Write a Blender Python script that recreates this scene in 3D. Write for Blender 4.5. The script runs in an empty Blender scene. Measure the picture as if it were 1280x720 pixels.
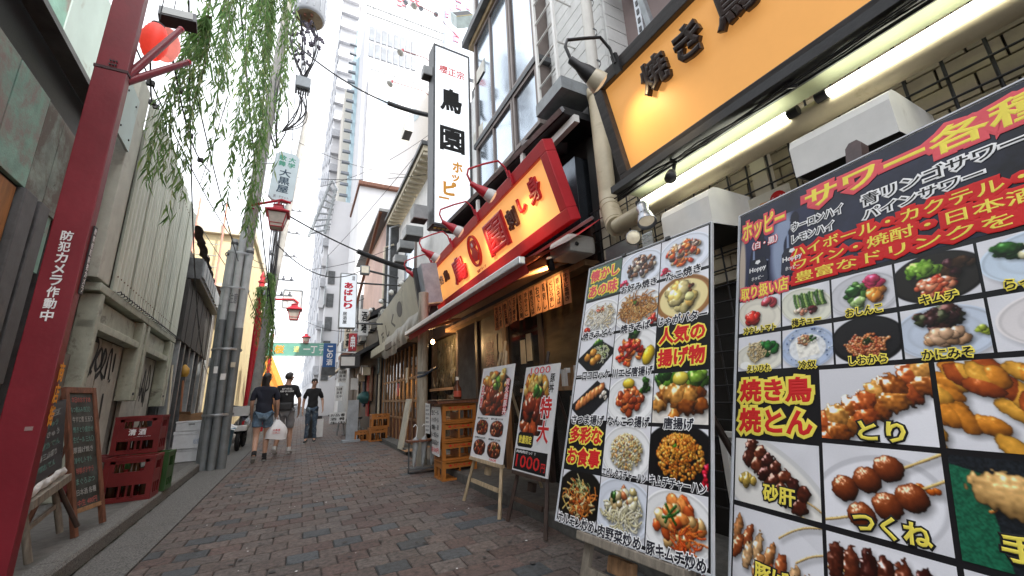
import bpy, bmesh, math, random
import numpy as np
from mathutils import Vector, Matrix
random.seed(7); RNG = np.random.default_rng(5)
SC = bpy.context.scene; COL = SC.collection
R = math.radians

# ---------------------------------------------------------------- camera
FPX = 500.0; EYE = 1.05
_pp = (640.0, 360.0)
def _n(v): return v / np.linalg.norm(v)
_y = _n(np.array([375. - 640, -(503. - 360), FPX]))            # street direction in camera space
_r = R(2.6); _d = (_y[2] * FPX) / (_y[0] * math.sin(_r) - _y[1] * math.cos(_r))
_z = _n(np.array([-_d * math.sin(_r), _d * math.cos(_r), FPX]))
_x = -np.cross(_y, _z)
CM = np.array([_x, _y, _z])                                     # rows: world axes in camera space
def ray(px, py): return CM @ np.array([px - 640, -(py - 360), FPX])
def onX(px, py, X): q = ray(px, py); t = X / q[0]; return Vector((X, q[1] * t, EYE + q[2] * t))
def onY(px, py, Y): q = ray(px, py); t = Y / q[1]; return Vector((q[0] * t, Y, EYE + q[2] * t))
def onZ(px, py, Z=0): q = ray(px, py); t = (Z - EYE) / q[2]; return Vector((q[0] * t, q[1] * t, Z))
LK, LX = -0.07, -1.85                                           # left wall line X = LX + LK*Y
def onL(px, py, off=0.): q = ray(px, py); t = (LX + off) / (q[0] - LK * q[1]); return Vector((q[0] * t, q[1] * t, EYE + q[2] * t))
cam = bpy.data.cameras.new('camera'); cam.sensor_width = 36; cam.lens = 36 * FPX / 1280
cam.clip_start = 0.02; cam.clip_end = 2000
camo = bpy.data.objects.new('camera', cam); COL.objects.link(camo); SC.camera = camo
camo.matrix_world = Matrix(((CM[0][0], CM[0][1], -CM[0][2], 0), (CM[1][0], CM[1][1], -CM[1][2], 0), (CM[2][0], CM[2][1], -CM[2][2], EYE), (0, 0, 0, 1)))

# ---------------------------------------------------------------- sky, sun, exposure
SUN_DIR = Vector((0.50, -0.62, 0.95)).normalized()              # towards the sun
W = bpy.data.worlds.new('World'); SC.world = W; W.use_nodes = True
nt = W.node_tree; nt.nodes.clear()
sky = nt.nodes.new('ShaderNodeTexSky'); sky.sky_type = 'NISHITA'; sky.sun_disc = False
sky.sun_elevation = math.asin(SUN_DIR.z); sky.sun_rotation = math.atan2(SUN_DIR.x, SUN_DIR.y)
sky.air_density = 1.0; sky.dust_density = 6.0; sky.ozone_density = 0.6; sky.altitude = 0
hs = nt.nodes.new('ShaderNodeHueSaturation'); hs.inputs['Saturation'].default_value = 0.30
hz = nt.nodes.new('ShaderNodeMix'); hz.data_type = 'RGBA'; hz.inputs[0].default_value = .62; hz.inputs[7].default_value = (6.0, 6.15, 6.4, 1)   # even white haze over the blue
bg = nt.nodes.new('ShaderNodeBackground'); bg.inputs['Strength'].default_value = 0.15
wo = nt.nodes.new('ShaderNodeOutputWorld')
nt.links.new(sky.outputs[0], hs.inputs['Color']); nt.links.new(hs.outputs[0], hz.inputs[6]); nt.links.new(hz.outputs[2], bg.inputs[0]); nt.links.new(bg.outputs[0], wo.inputs[0])
sl = bpy.data.lights.new('sun', 'SUN'); sl.energy = 2.3; sl.angle = R(0.6); sl.color = (1, .95, .87)
so = bpy.data.objects.new('sun', sl); COL.objects.link(so); so.rotation_euler = SUN_DIR.to_track_quat('Z', 'Y').to_euler()
SC.view_settings.view_transform = 'Standard'; SC.view_settings.look = 'None'
SC.view_settings.exposure = 1.62; SC.view_settings.gamma = 1

# ---------------------------------------------------------------- helpers
ORG = {}
def thing(name, label, cat, loc=(0, 0, 0), group=None):
    o = bpy.data.objects.new(name, None); COL.objects.link(o); o.empty_display_size = .1
    o.location = loc; o['label'] = label; o['category'] = cat
    if group: o['group'] = group
    ORG[o] = Vector(loc); return o
class MB:
    def __init__(s): s.v = []; s.f = []; s.m = []; s.sm = []
    def add(s, vs, fs, m=0, sm=False):
        b = len(s.v); s.v += [tuple(v) for v in vs]; s.f += [tuple(i + b for i in f) for f in fs]; s.m += [m] * len(fs); s.sm += [sm] * len(fs); return s
    def box(s, a, b, m=0):
        x0, x1 = sorted((a[0], b[0])); y0, y1 = sorted((a[1], b[1])); z0, z1 = sorted((a[2], b[2]))
        vs = [(x, y, z) for z in (z0, z1) for y in (y0, y1) for x in (x0, x1)]
        return s.add(vs, [(0, 2, 3, 1), (4, 5, 7, 6), (0, 1, 5, 4), (2, 6, 7, 3), (0, 4, 6, 2), (1, 3, 7, 5)], m)
    def fbox(s, F, u0, u1, b0, b1, n0, n1, m=0, bev=0):
        vs = [F.p(a, b, c) for c in (n0, n1) for b in (b0, b1) for a in (u0, u1)]
        return s.add(vs, [(0, 1, 3, 2), (4, 6, 7, 5), (0, 4, 5, 1), (2, 3, 7, 6), (0, 2, 6, 4), (1, 5, 7, 3)], m)
    def quad(s, *ps, m=0): return s.add(ps, [tuple(range(len(ps)))], m)
    def tube(s, pts, r, seg=8, m=0, cap=True):
        pts = [Vector(p) for p in pts]; n = len(pts); rs = r if isinstance(r, (list, tuple)) else [r] * n
        t0 = (pts[1] - pts[0]).normalized(); ref = Vector((0, 0, 1)) if abs(t0.z) < .9 else Vector((1, 0, 0))
        a = t0.cross(ref).normalized(); vs = []; 
        for i, p in enumerate(pts):
            t = (pts[min(i + 1, n - 1)] - pts[max(i - 1, 0)]).normalized()
            a = (a - t * a.dot(t)); a = a.normalized() if a.length > 1e-6 else t.orthogonal().normalized(); b = t.cross(a)
            for k in range(seg):
                q = 2 * math.pi * k / seg; vs.append(p + (a * math.cos(q) + b * math.sin(q)) * rs[i])
        fs = [(i * seg + k, i * seg + (k + 1) % seg, (i + 1) * seg + (k + 1) % seg, (i + 1) * seg + k) for i in range(n - 1) for k in range(seg)]
        s.add(vs, fs, m, seg > 4)
        if cap: s.add(vs[:seg], [tuple(range(seg))[::-1]], m); s.add(vs[-seg:], [tuple(range(seg))], m)
        return s
    def lathe(s, c, ax, prof, seg=14, m=0):          # prof: list of (radius, distance along axis)
        ax = Vector(ax).normalized(); a = ax.orthogonal().normalized(); b = ax.cross(a); c = Vector(c); vs = []
        for r, h in prof:
            for k in range(seg):
                q = 2 * math.pi * k / seg; vs.append(c + ax * h + (a * math.cos(q) + b * math.sin(q)) * max(r, 1e-4))
        n = len(prof)
        return s.add(vs, [(i * seg + k, i * seg + (k + 1) % seg, (i + 1) * seg + (k + 1) % seg, (i + 1) * seg + k) for i in range(n - 1) for k in range(seg)], m, True)
    def prism(s, F, poly, n0, n1, m=0):
        k = len(poly); vs = [F.p(a, b, n0) for a, b in poly] + [F.p(a, b, n1) for a, b in poly]
        return s.add(vs, [tuple(range(k)), tuple(range(2 * k - 1, k - 1, -1))] + [(i, i + k, (i + 1) % k + k, (i + 1) % k) for i in range(k)], m)
    def grid(s, fn, nu, nv, m=0, smooth=True):
        vs = [fn(i / nu, j / nv) for j in range(nv + 1) for i in range(nu + 1)]
        return s.add(vs, [(j * (nu + 1) + i, j * (nu + 1) + i + 1, (j + 1) * (nu + 1) + i + 1, (j + 1) * (nu + 1) + i) for j in range(nv) for i in range(nu)], m, smooth)
    def mesh(s, org=Vector((0, 0, 0)), mats=()):
        me = bpy.data.meshes.new('m'); o = Vector(org)
        me.from_pydata([(v[0] - o.x, v[1] - o.y, v[2] - o.z) for v in s.v], [], s.f)
        for m in mats: me.materials.append(m)
        if len(mats) > 1: me.polygons.foreach_set('material_index', s.m)
        if any(s.sm): me.polygons.foreach_set('use_smooth', s.sm)
        me.update(); return me
    def build(s, name, mat, parent=None, label=None, kind=None, loc=None, bevel=0):
        org = ORG[parent] if parent is not None else Vector(loc if loc is not None else (0, 0, 0))
        mats = mat if isinstance(mat, (list, tuple)) else [mat]
        me = s.mesh(org, mats)
        if bevel:
            bm = bmesh.new(); bm.from_mesh(me)
            bmesh.ops.remove_doubles(bm, verts=bm.verts, dist=1e-5)
            bmesh.ops.bevel(bm, geom=[e for e in bm.edges if e.calc_face_angle(0) > .6], offset=bevel, segments=2, affect='EDGES', profile=.6)
            bm.to_mesh(me); bm.free()
        me.name = name; o = bpy.data.objects.new(name, me); COL.objects.link(o); ORG[o] = org
        if parent is not None: o.parent = parent
        else: o.location = org
        if label: o['label'] = label
        if kind: o['kind'] = kind
        return o
def single(o, label, cat, group=None):
    o['label'] = label; o['category'] = cat
    if group: o['group'] = group
    return o
class Frame:
    """a = to the reader's right, b = downwards, c = outwards"""
    def __init__(s, o, u, up, n=None):
        s.o = Vector(o); s.u = Vector(u).normalized(); s.w = Vector(up).normalized(); s.n = Vector(n).normalized() if n else s.u.cross(s.w)
    def p(s, a, b=0, c=0): return s.o + s.u * a - s.w * b + s.n * c
def rwall(o, yaw=0, lean=0):                           # frame of a thing on the right side, read from the street
    y, l = R(yaw), R(lean); u = Vector((math.sin(y), -math.cos(y), 0)); n = Vector((-math.cos(y), -math.sin(y), 0))
    return Frame(o, u, Vector((0, 0, math.cos(l))) - n * math.sin(l))
def yface(o): return Frame(o, (1, 0, 0), (0, 0, 1))    # faces the camera end of the street (-Y)
_lu = Vector((LK, 1, 0)).normalized()
LF = Frame((LX, 0, 0), _lu, (0, 0, 1))                 # left wall: a = along the street, b = -height
def copy_tree(o, d, parent=None, label=None, rz=0):
    c = o.copy(); COL.objects.link(c)
    if parent is None: c.location = o.location + Vector(d); c.rotation_euler.z += rz
    else: c.parent = parent
    if label: c['label'] = label
    ORG[c] = ORG[o] + Vector(d)
    for ch in list(o.children): copy_tree(ch, d, c)
    return c

# ---------------------------------------------------------------- materials
MATS = {}
def M(name, col, rough=.6, metal=0., var=.12, sc=6., bump=.15, col2=None, mix=.5, dsc=2., emis=0, ecol=None, alpha=1, spec=.5, stretch=None, trans=0, coat=0, random_v=0, fine=0, chips=None):
    if name in MATS: return MATS[name]
    m = bpy.data.materials.new(name); m.use_nodes = True; t = m.node_tree; L = t.links.new; N = t.nodes.new
    b = t.nodes['Principled BSDF']; b.inputs['Roughness'].default_value = rough; b.inputs['Metallic'].default_value = metal
    b.inputs['Specular IOR Level'].default_value = spec; b.inputs['Coat Weight'].default_value = coat; b.inputs['Coat Roughness'].default_value = .08
    g = N('ShaderNodeNewGeometry'); pos = g.outputs['Position']
    if stretch:
        mp = N('ShaderNodeMapping'); mp.inputs['Scale'].default_value = stretch; L(pos, mp.inputs[0]); pos = mp.outputs[0]
    n1 = N('ShaderNodeTexNoise'); n1.inputs['Scale'].default_value = sc; n1.inputs['Detail'].default_value = 8; n1.inputs['Roughness'].default_value = .65; L(pos, n1.inputs['Vector'])
    c = N('ShaderNodeMix'); c.data_type = 'RGBA'; c.blend_type = 'MIX'
    c.inputs[6].default_value = (*[max(0, x * (1 - 2 * var)) for x in col], 1); c.inputs[7].default_value = (*[min(1, x * (1 + 1.5 * var)) for x in col], 1)
    r1 = N('ShaderNodeMapRange'); r1.inputs[1].default_value = .3; r1.inputs[2].default_value = .7; L(n1.outputs[0], r1.inputs[0]); L(r1.outputs[0], c.inputs[0]); out = c.outputs[2]
    if col2:
        n2 = N('ShaderNodeTexNoise'); n2.inputs['Scale'].default_value = dsc; n2.inputs['Detail'].default_value = 10; n2.inputs['Roughness'].default_value = .72; n2.inputs['Distortion'].default_value = .4; L(pos, n2.inputs['Vector'])
        r2 = N('ShaderNodeMapRange'); r2.inputs[1].default_value = 1 - mix - .06 if mix < .95 else 0; r2.inputs[2].default_value = 1 - mix + .06; L(n2.outputs[0], r2.inputs[0])
        c2 = N('ShaderNodeMix'); c2.data_type = 'RGBA'; L(r2.outputs[0], c2.inputs[0]); L(out, c2.inputs[6]); c2.inputs[7].default_value = (*col2, 1); out = c2.outputs[2]
    if chips:
        n4 = N('ShaderNodeTexNoise'); n4.inputs['Scale'].default_value = chips[1]; n4.inputs['Detail'].default_value = 12; n4.inputs['Roughness'].default_value = .8; L(g.outputs['Position'], n4.inputs['Vector'])
        r4 = N('ShaderNodeMapRange'); r4.inputs[1].default_value = chips[2]; r4.inputs[2].default_value = chips[2] + .025; L(n4.outputs[0], r4.inputs[0]); c4 = N('ShaderNodeMix'); c4.data_type = 'RGBA'; L(r4.outputs[0], c4.inputs[0]); L(out, c4.inputs[6]); c4.inputs[7].default_value = (*chips[0], 1); out = c4.outputs[2]
    if random_v:
        oi = N('ShaderNodeObjectInfo'); h = N('ShaderNodeHueSaturation'); rr = N('ShaderNodeMapRange'); rr.inputs[3].default_value = 1 - random_v; rr.inputs[4].default_value = 1 + random_v
        ge = N('ShaderNodeMath'); ge.operation = 'ADD'; L(oi.outputs['Random'], ge.inputs[0]); L(g.outputs['Random Per Island'], ge.inputs[1]); fr = N('ShaderNodeMath'); fr.operation = 'FRACT'; L(ge.outputs[0], fr.inputs[0])
        L(fr.outputs[0], rr.inputs[0]); L(rr.outputs[0], h.inputs['Value']); L(out, h.inputs['Color']); out = h.outputs[0]
    L(out, b.inputs['Base Color'])
    if bump:
        bp = N('ShaderNodeBump'); bp.inputs['Strength'].default_value = bump; bp.inputs['Distance'].default_value = .01
        n3 = N('ShaderNodeTexNoise'); n3.inputs['Scale'].default_value = fine or sc * 12; n3.inputs['Detail'].default_value = 6; L(pos, n3.inputs['Vector']); L(n3.outputs[0], bp.inputs['Height']); L(bp.outputs[0], b.inputs['Normal'])
        rm = N('ShaderNodeMapRange'); rm.inputs[3].default_value = max(.02, rough - .12); rm.inputs[4].default_value = min(1, rough + .15); L(n1.outputs[0], rm.inputs[0]); L(rm.outputs[0], b.inputs['Roughness'])
    if emis: b.inputs['Emission Color'].default_value = (*(ecol or col), 1); b.inputs['Emission Strength'].default_value = emis
    if trans: b.inputs['Transmission Weight'].default_value = trans
    if alpha < 1: b.inputs['Alpha'].default_value = alpha
    MATS[name] = m; return m
def flat(name, col, rough=.55, coat=0): return M(name, col, rough, var=.04, bump=0, coat=coat * .12, spec=.25)
asphalt = M('asphalt', (.05, .05, .052), .85, sc=30, bump=.4)
conc = M('concrete', (.13, .127, .118), .85, var=.2, sc=14, bump=.5, col2=(.10, .10, .09), mix=.42, dsc=3)
speck = M('speckled_concrete', (.15, .148, .14), .85, var=.55, sc=90, bump=.5, col2=(.12, .12, .10), mix=.36, dsc=2.2)
kerbm = M('kerb_stone', (.17, .167, .155), .8, var=.5, sc=110, bump=.4, col2=(.14, .14, .12), mix=.35, dsc=4)
moss = M('mossy_joint', (.035, .037, .025), .95, sc=12, bump=.4)
joint = M('joint_sand', (.045, .04, .036), .95, sc=30, bump=.3)
BR = [M('brick_pink', (.124, .096, .084), .68, var=.38, sc=30, bump=.5, random_v=.16, col2=(.115, .088, .078), mix=.38, dsc=1.3),
      M('brick_red', (.112, .075, .065), .68, var=.38, sc=30, bump=.5, random_v=.16, col2=(.105, .075, .066), mix=.38, dsc=1.3),
      M('brick_grey', (.118, .098, .088), .68, var=.38, sc=30, bump=.5, random_v=.16),
      M('brick_blue', (.066, .074, .080), .62, var=.35, sc=30, bump=.5, random_v=.2)]
redpaint = M('dark_red_paint', (.20, .008, .018), .38, var=.10, sc=3, bump=.08, col2=(.14, .010, .018), mix=.34, dsc=1.5, chips=((.16, .07, .07), 9, .655))
redmetal = M('red_metal', (.42, .015, .03), .38, var=.1, bump=.05)
redbright = M('signal_red', (.50, .02, .03), .4, var=.08, sc=4, bump=.08, col2=(.38, .02, .03), mix=.36, dsc=3)
yelface = M('sign_yellow', (.80, .43, .14), .45, var=.04, sc=2, bump=.02, col2=(.76, .43, .15), mix=.42, dsc=.8, emis=.16, ecol=(1, .45, .12))  # slight emission added to brighten the downward-leaning face
black = M('black_paint', (.022, .022, .024), .45, var=.3, bump=.1)
blackwood = M('dark_frame_wood', (.05, .045, .045), .5, var=.3, sc=5, bump=.2, stretch=(8, 1, 8))
cream = M('cream_paint', (.58, .52, .40), .5, var=.08, sc=4, bump=.1, col2=(.40, .34, .24), mix=.33, dsc=2.5)
creampipe = M('cream_pipe', (.56, .48, .33), .4, var=.08, sc=5, bump=.06, col2=(.36, .29, .17), mix=.36, dsc=4)
white = M('white_paint', (.74, .73, .70), .45, var=.05, sc=4, bump=.05, col2=(.52, .50, .46), mix=.32, dsc=3)
whitewall = M('white_wall', (.72, .72, .71), .7, var=.06, sc=3, bump=.1, col2=(.55, .54, .52), mix=.35, dsc=1.2)
paper = M('white_paper', (.78, .78, .77), .55, var=.04, sc=8, bump=.05)
steel = M('stainless_steel', (.55, .55, .56), .28, metal=1, var=.12, sc=5, bump=.1, stretch=(1, 1, 12))
galv = M('galvanised_steel', (.42, .44, .46), .45, metal=.7, var=.15, sc=8, bump=.1)
greypaint = M('grey_paint', (.26, .28, .29), .5, var=.15, sc=5, bump=.12, col2=(.16, .17, .175), mix=.36)
darkgrey = M('dark_grey_metal', (.085, .09, .095), .5, var=.25, sc=6, bump=.15, col2=(.14, .13, .12), mix=.33)
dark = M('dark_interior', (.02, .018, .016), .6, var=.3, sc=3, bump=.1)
glass = M('window_glass', (.10, .13, .16), .06, var=.1, bump=0, spec=.9)
glassd = M('dark_glass', (.03, .03, .028), .08, var=.2, bump=0, spec=.7)
skyglass = M('upper_glass', (.50, .58, .66), .06, metal=.85, var=.12, sc=1.2, bump=.015, fine=1.5, spec=.9)
mint = M('weathered_mint', (.26, .47, .40), .7, var=.14, sc=5, bump=.35, col2=(.30, .265, .245), mix=.48, dsc=1.7, chips=((.05, .035, .03), 7, .64))
mintdirty = M('dirty_mint_board', (.25, .31, .28), .75, var=.2, sc=6, bump=.35, col2=(.15, .135, .12), mix=.5, dsc=2.4, chips=((.04, .03, .025), 8, .62))
palepanel = M('pale_blue_panel', (.50, .62, .60), .5, var=.06, sc=2, bump=.05, col2=(.34, .36, .33), mix=.34, dsc=3)
corrm = M('pale_green_tin', (.54, .57, .49), .5, metal=.0, var=.10, sc=2.5, bump=.1, col2=(.43, .44, .37), mix=.36, dsc=.8, stretch=(3, 3, .35), chips=((.14, .09, .06), 5, .70))
framegreen = M('pale_green_frame', (.40, .42, .34), .55, var=.12, sc=5, bump=.2, col2=(.17, .16, .13), mix=.40, dsc=4, chips=((.08, .05, .035), 9, .66))
plaster = M('dirty_plaster', (.20, .185, .165), .85, var=.15, sc=5, bump=.4, col2=(.09, .083, .075), mix=.40, dsc=1.8, chips=((.05, .045, .04), 6, .66))
plank = M('dark_plank', (.045, .043, .042), .75, var=.3, sc=6, bump=.3, stretch=(6, 6, .6))
orangewood = M('orange_plywood', (.36, .16, .05), .6, var=.2, sc=4, bump=.15, stretch=(5, 5, .8))
wood = M('honey_wood', (.30, .17, .085), .55, var=.25, sc=6, bump=.2, stretch=(6, 6, .7))
palewood = M('pale_wood', (.42, .32, .20), .6, var=.2, sc=6, bump=.2, stretch=(6, 6, .7))
greywood = M('grey_wood', (.22, .19, .15), .7, var=.25, sc=6, bump=.25, stretch=(6, 6, .7))
redwood = M('redbrown_wood', (.17, .065, .035), .6, var=.3, sc=6, bump=.25, stretch=(6, 6, .7))
darkwood = M('dark_brown_wood', (.05, .028, .02), .55, var=.3, sc=6, bump=.2)
cratered = M('red_plastic', (.17, .012, .012), .42, var=.12, sc=5, bump=.05, col2=(.11, .012, .012), mix=.36)
crateor = M('orange_plastic', (.40, .145, .025), .42, var=.12, sc=5, bump=.05, col2=(.42, .15, .03), mix=.36)
crategr = M('green_plastic', (.03, .085, .02), .42, var=.12, sc=5, bump=.05)
foam = M('white_foam', (.70, .72, .75), .7, var=.05, sc=12, bump=.25)
card = M('brown_cardboard', (.28, .16, .08), .8, var=.12, bump=.15)
wirem = M('black_cable', (.02, .02, .022), .55, var=.2, bump=.05)
rubber = M('black_rubber', (.018, .018, .018), .7, var=.2, bump=.1)
teal = M('teal_paper', (.05, .20, .20), .6, var=.2, sc=5, bump=.1)
lanternred = M('red_lantern_paper', (.75, .05, .03), .5, var=.08, bump=.05, emis=.25)
vinyl = M('dirty_vinyl', (.36, .35, .31), .45, var=.15, sc=3, bump=.2, col2=(.20, .19, .16), mix=.42, dsc=3)
beige = M('old_beige_sign', (.46, .44, .34), .55, var=.08, sc=3, bump=.1, col2=(.25, .23, .18), mix=.36, dsc=2)
mauve = M('mauve_wall', (.26, .20, .19), .8, var=.08, sc=2, bump=.15)
pinkwall = M('pink_wall', (.60, .44, .40), .8, var=.06, sc=2, bump=.1)
tilem = M('beige_tile', (.50, .42, .29), .45, var=.1, sc=7, bump=.05, random_v=.10)
whitebrick = M('white_clapboard', (.68, .68, .66), .6, var=.06, sc=5, bump=.1, random_v=.04, col2=(.52, .50, .47), mix=.32, dsc=2)
oldgold = M('yellow_house_wall', (.58, .48, .28), .8, var=.08, sc=2, bump=.15, col2=(.42, .36, .22), mix=.38)
lit = M('fluorescent_tube', (1, 1, .92), .5, var=0, bump=0, emis=4.5, ecol=(1, 1, .84))
bulbwarm = M('lit_bulb', (1, .8, .5), .4, var=0, bump=0, emis=14, ecol=(1, .62, .26))
lensm = M('lamp_lens', (.62, .60, .52), .15, var=.1, bump=0, emis=.10, ecol=(1, .85, .6))

# ---------------------------------------------------------------- lettering (the built-in font)
_tc = {}
def _glyphs(body, bev, ext=0):
    k = (body, bev, ext)
    if k not in _tc:
        cu = bpy.data.curves.new('t', 'FONT'); cu.body = body; cu.size = 1; cu.resolution_u = 2; cu.bevel_depth = bev; cu.bevel_resolution = 0 if bev < .05 else 1
        cu.extrude = ext; cu.fill_mode = 'FRONT' if not ext else 'BOTH'
        ob = bpy.data.objects.new('t', cu); me = bpy.data.meshes.new_from_object(ob)
        v = np.array([x.co[:] for x in me.vertices]); f = [tuple(p.vertices) for p in me.polygons]
        bpy.data.objects.remove(ob); bpy.data.curves.remove(cu); bpy.data.meshes.remove(me)
        if bev == 0 and not ext: f = f
        _tc[k] = (v, f)
    return _tc[k]
def glyphs_to(mb, F, box, body, bev, c0, c1, ref=None, ext=0, m=0, shear=0, per_glyph_base=None):
    """stretch the lettering to box=(a0,b0,a1,b1) of the frame"""
    v, f = _glyphs(body, bev, ext); r = _glyphs(body, ref if ref is not None else bev, ext)[0]
    x0, x1 = r[:, 0].min(), r[:, 0].max(); y0, y1 = r[:, 1].min(), r[:, 1].max(); z0, z1 = v[:, 2].min(), v[:, 2].max()
    if body in ('ー', '一'): y0 -= .3; y1 += .3
    if body == '・': x0 -= .35; x1 += .35; y0 -= .35; y1 += .35
    a0, b0, a1, b1 = box; vs = []
    for x, y, z in v:
        s = (x - x0) / (x1 - x0); t = (y - y0) / (y1 - y0)
        zz = (z - z0) / (z1 - z0) if z1 > z0 else 0
        vs.append(F.p(a0 + s * (a1 - a0) + shear * (t - .5), b1 + t * (b0 - b1), c0 + zz * (c1 - c0)))
    mb.add(vs, f, m)
def text(F, box, body, mat, parent, bold=.022, c=.002, outline=None, ow=.07, name='lettering', th=.001, ext=0, vertical=False, shear=0, outline2=None, ow2=.12):
    """outline: a wider copy underneath, as in Japanese signwriting"""
    layers = []
    if outline2: layers.append((ow2, outline2, c))
    if outline: layers.append((ow, outline, c + .0008))
    layers.append((bold, mat, c + (.0016 if outline else 0)))
    mats = [l[1] for l in layers]; mb = MB()
    for i, (bv, _, cc) in enumerate(layers):
        if vertical:
            a0, b0, a1, b1 = box; n = len(body); h = (b1 - b0) / n
            for k, ch in enumerate(body):
                if ch == ' ': continue
                pad = h * .04
                small = ch in 'ーっゃ'
                glyphs_to(mb, F, (a0 + (.0 if not small else (a1 - a0) * .2), b0 + k * h + pad, a1 - (.0 if not small else (a1 - a0) * .2), b0 + (k + 1) * h - pad), '｜' if ch == 'ー' else ch, bv, cc, cc + th, ref=bold, m=i)
        else: glyphs_to(mb, F, box, body, bv, cc, cc + th, ref=bold, ext=ext, m=i, shear=shear)
    return mb.build(name, mats, parent)
ink = flat('black_ink', (.012, .012, .012)); inkred = flat('red_ink', (.62, .02, .02), coat=.3); inkyel = flat('yellow_ink', (.86, .72, .10), coat=.3)
inkwhite = flat('white_ink', (.82, .82, .82), coat=.3); inkpink = flat('pink_red_ink', (.72, .10, .12), coat=.3); inkor = flat('orange_ink', (.80, .32, .04)); inkblue = M('dark_blue_ink', (.018, .022, .045), .3, var=.5, sc=3, bump=0, coat=.03, spec=.25)
inkgreen = flat('green_ink', (.10, .36, .26)); inkgrey = flat('grey_ink', (.2, .2, .22))
# ---------------------------------------------------------------- printed pictures (painted here, stored as the colours of a fine flat grid)
def _prm():
    m = bpy.data.materials.new('laminated_print'); m.use_nodes = True; t = m.node_tree; b = t.nodes['Principled BSDF']
    a = t.nodes.new('ShaderNodeAttribute'); a.attribute_name = 'print'; t.links.new(a.outputs['Color'], b.inputs['Base Color'])
    b.inputs['Roughness'].default_value = .45; b.inputs['Specular IOR Level'].default_value = .3; b.inputs['Coat Weight'].default_value = .10; b.inputs['Coat Roughness'].default_value = .12
    n = t.nodes.new('ShaderNodeTexNoise'); n.inputs['Scale'].default_value = 7; g = t.nodes.new('ShaderNodeNewGeometry'); t.links.new(g.outputs['Position'], n.inputs['Vector'])
    bp = t.nodes.new('ShaderNodeBump'); bp.inputs['Strength'].default_value = .12; bp.inputs['Distance'].default_value = .02; t.links.new(n.outputs[0], bp.inputs['Height']); t.links.new(bp.outputs[0], b.inputs['Coat Normal'])
    return m
PRINT = _prm()
def fnoise(h, w, cells):
    ch = max(2, int(cells)); cw = max(2, int(cells * w / h)); g = RNG.random((ch + 2, cw + 2))
    y = np.linspace(0, ch, h); x = np.linspace(0, cw, w); yi = y.astype(int); xi = x.astype(int); fy = y - yi; fx = x - xi
    fy = fy * fy * (3 - 2 * fy); fx = fx * fx * (3 - 2 * fx)
    a = g[yi][:, xi]; b = g[yi][:, xi + 1]; c = g[yi + 1][:, xi]; d = g[yi + 1][:, xi + 1]; fy = fy[:, None]; fx = fx[None]
    return (a * (1 - fx) + b * fx) * (1 - fy) + (c * (1 - fx) + d * fx) * fy
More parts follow.
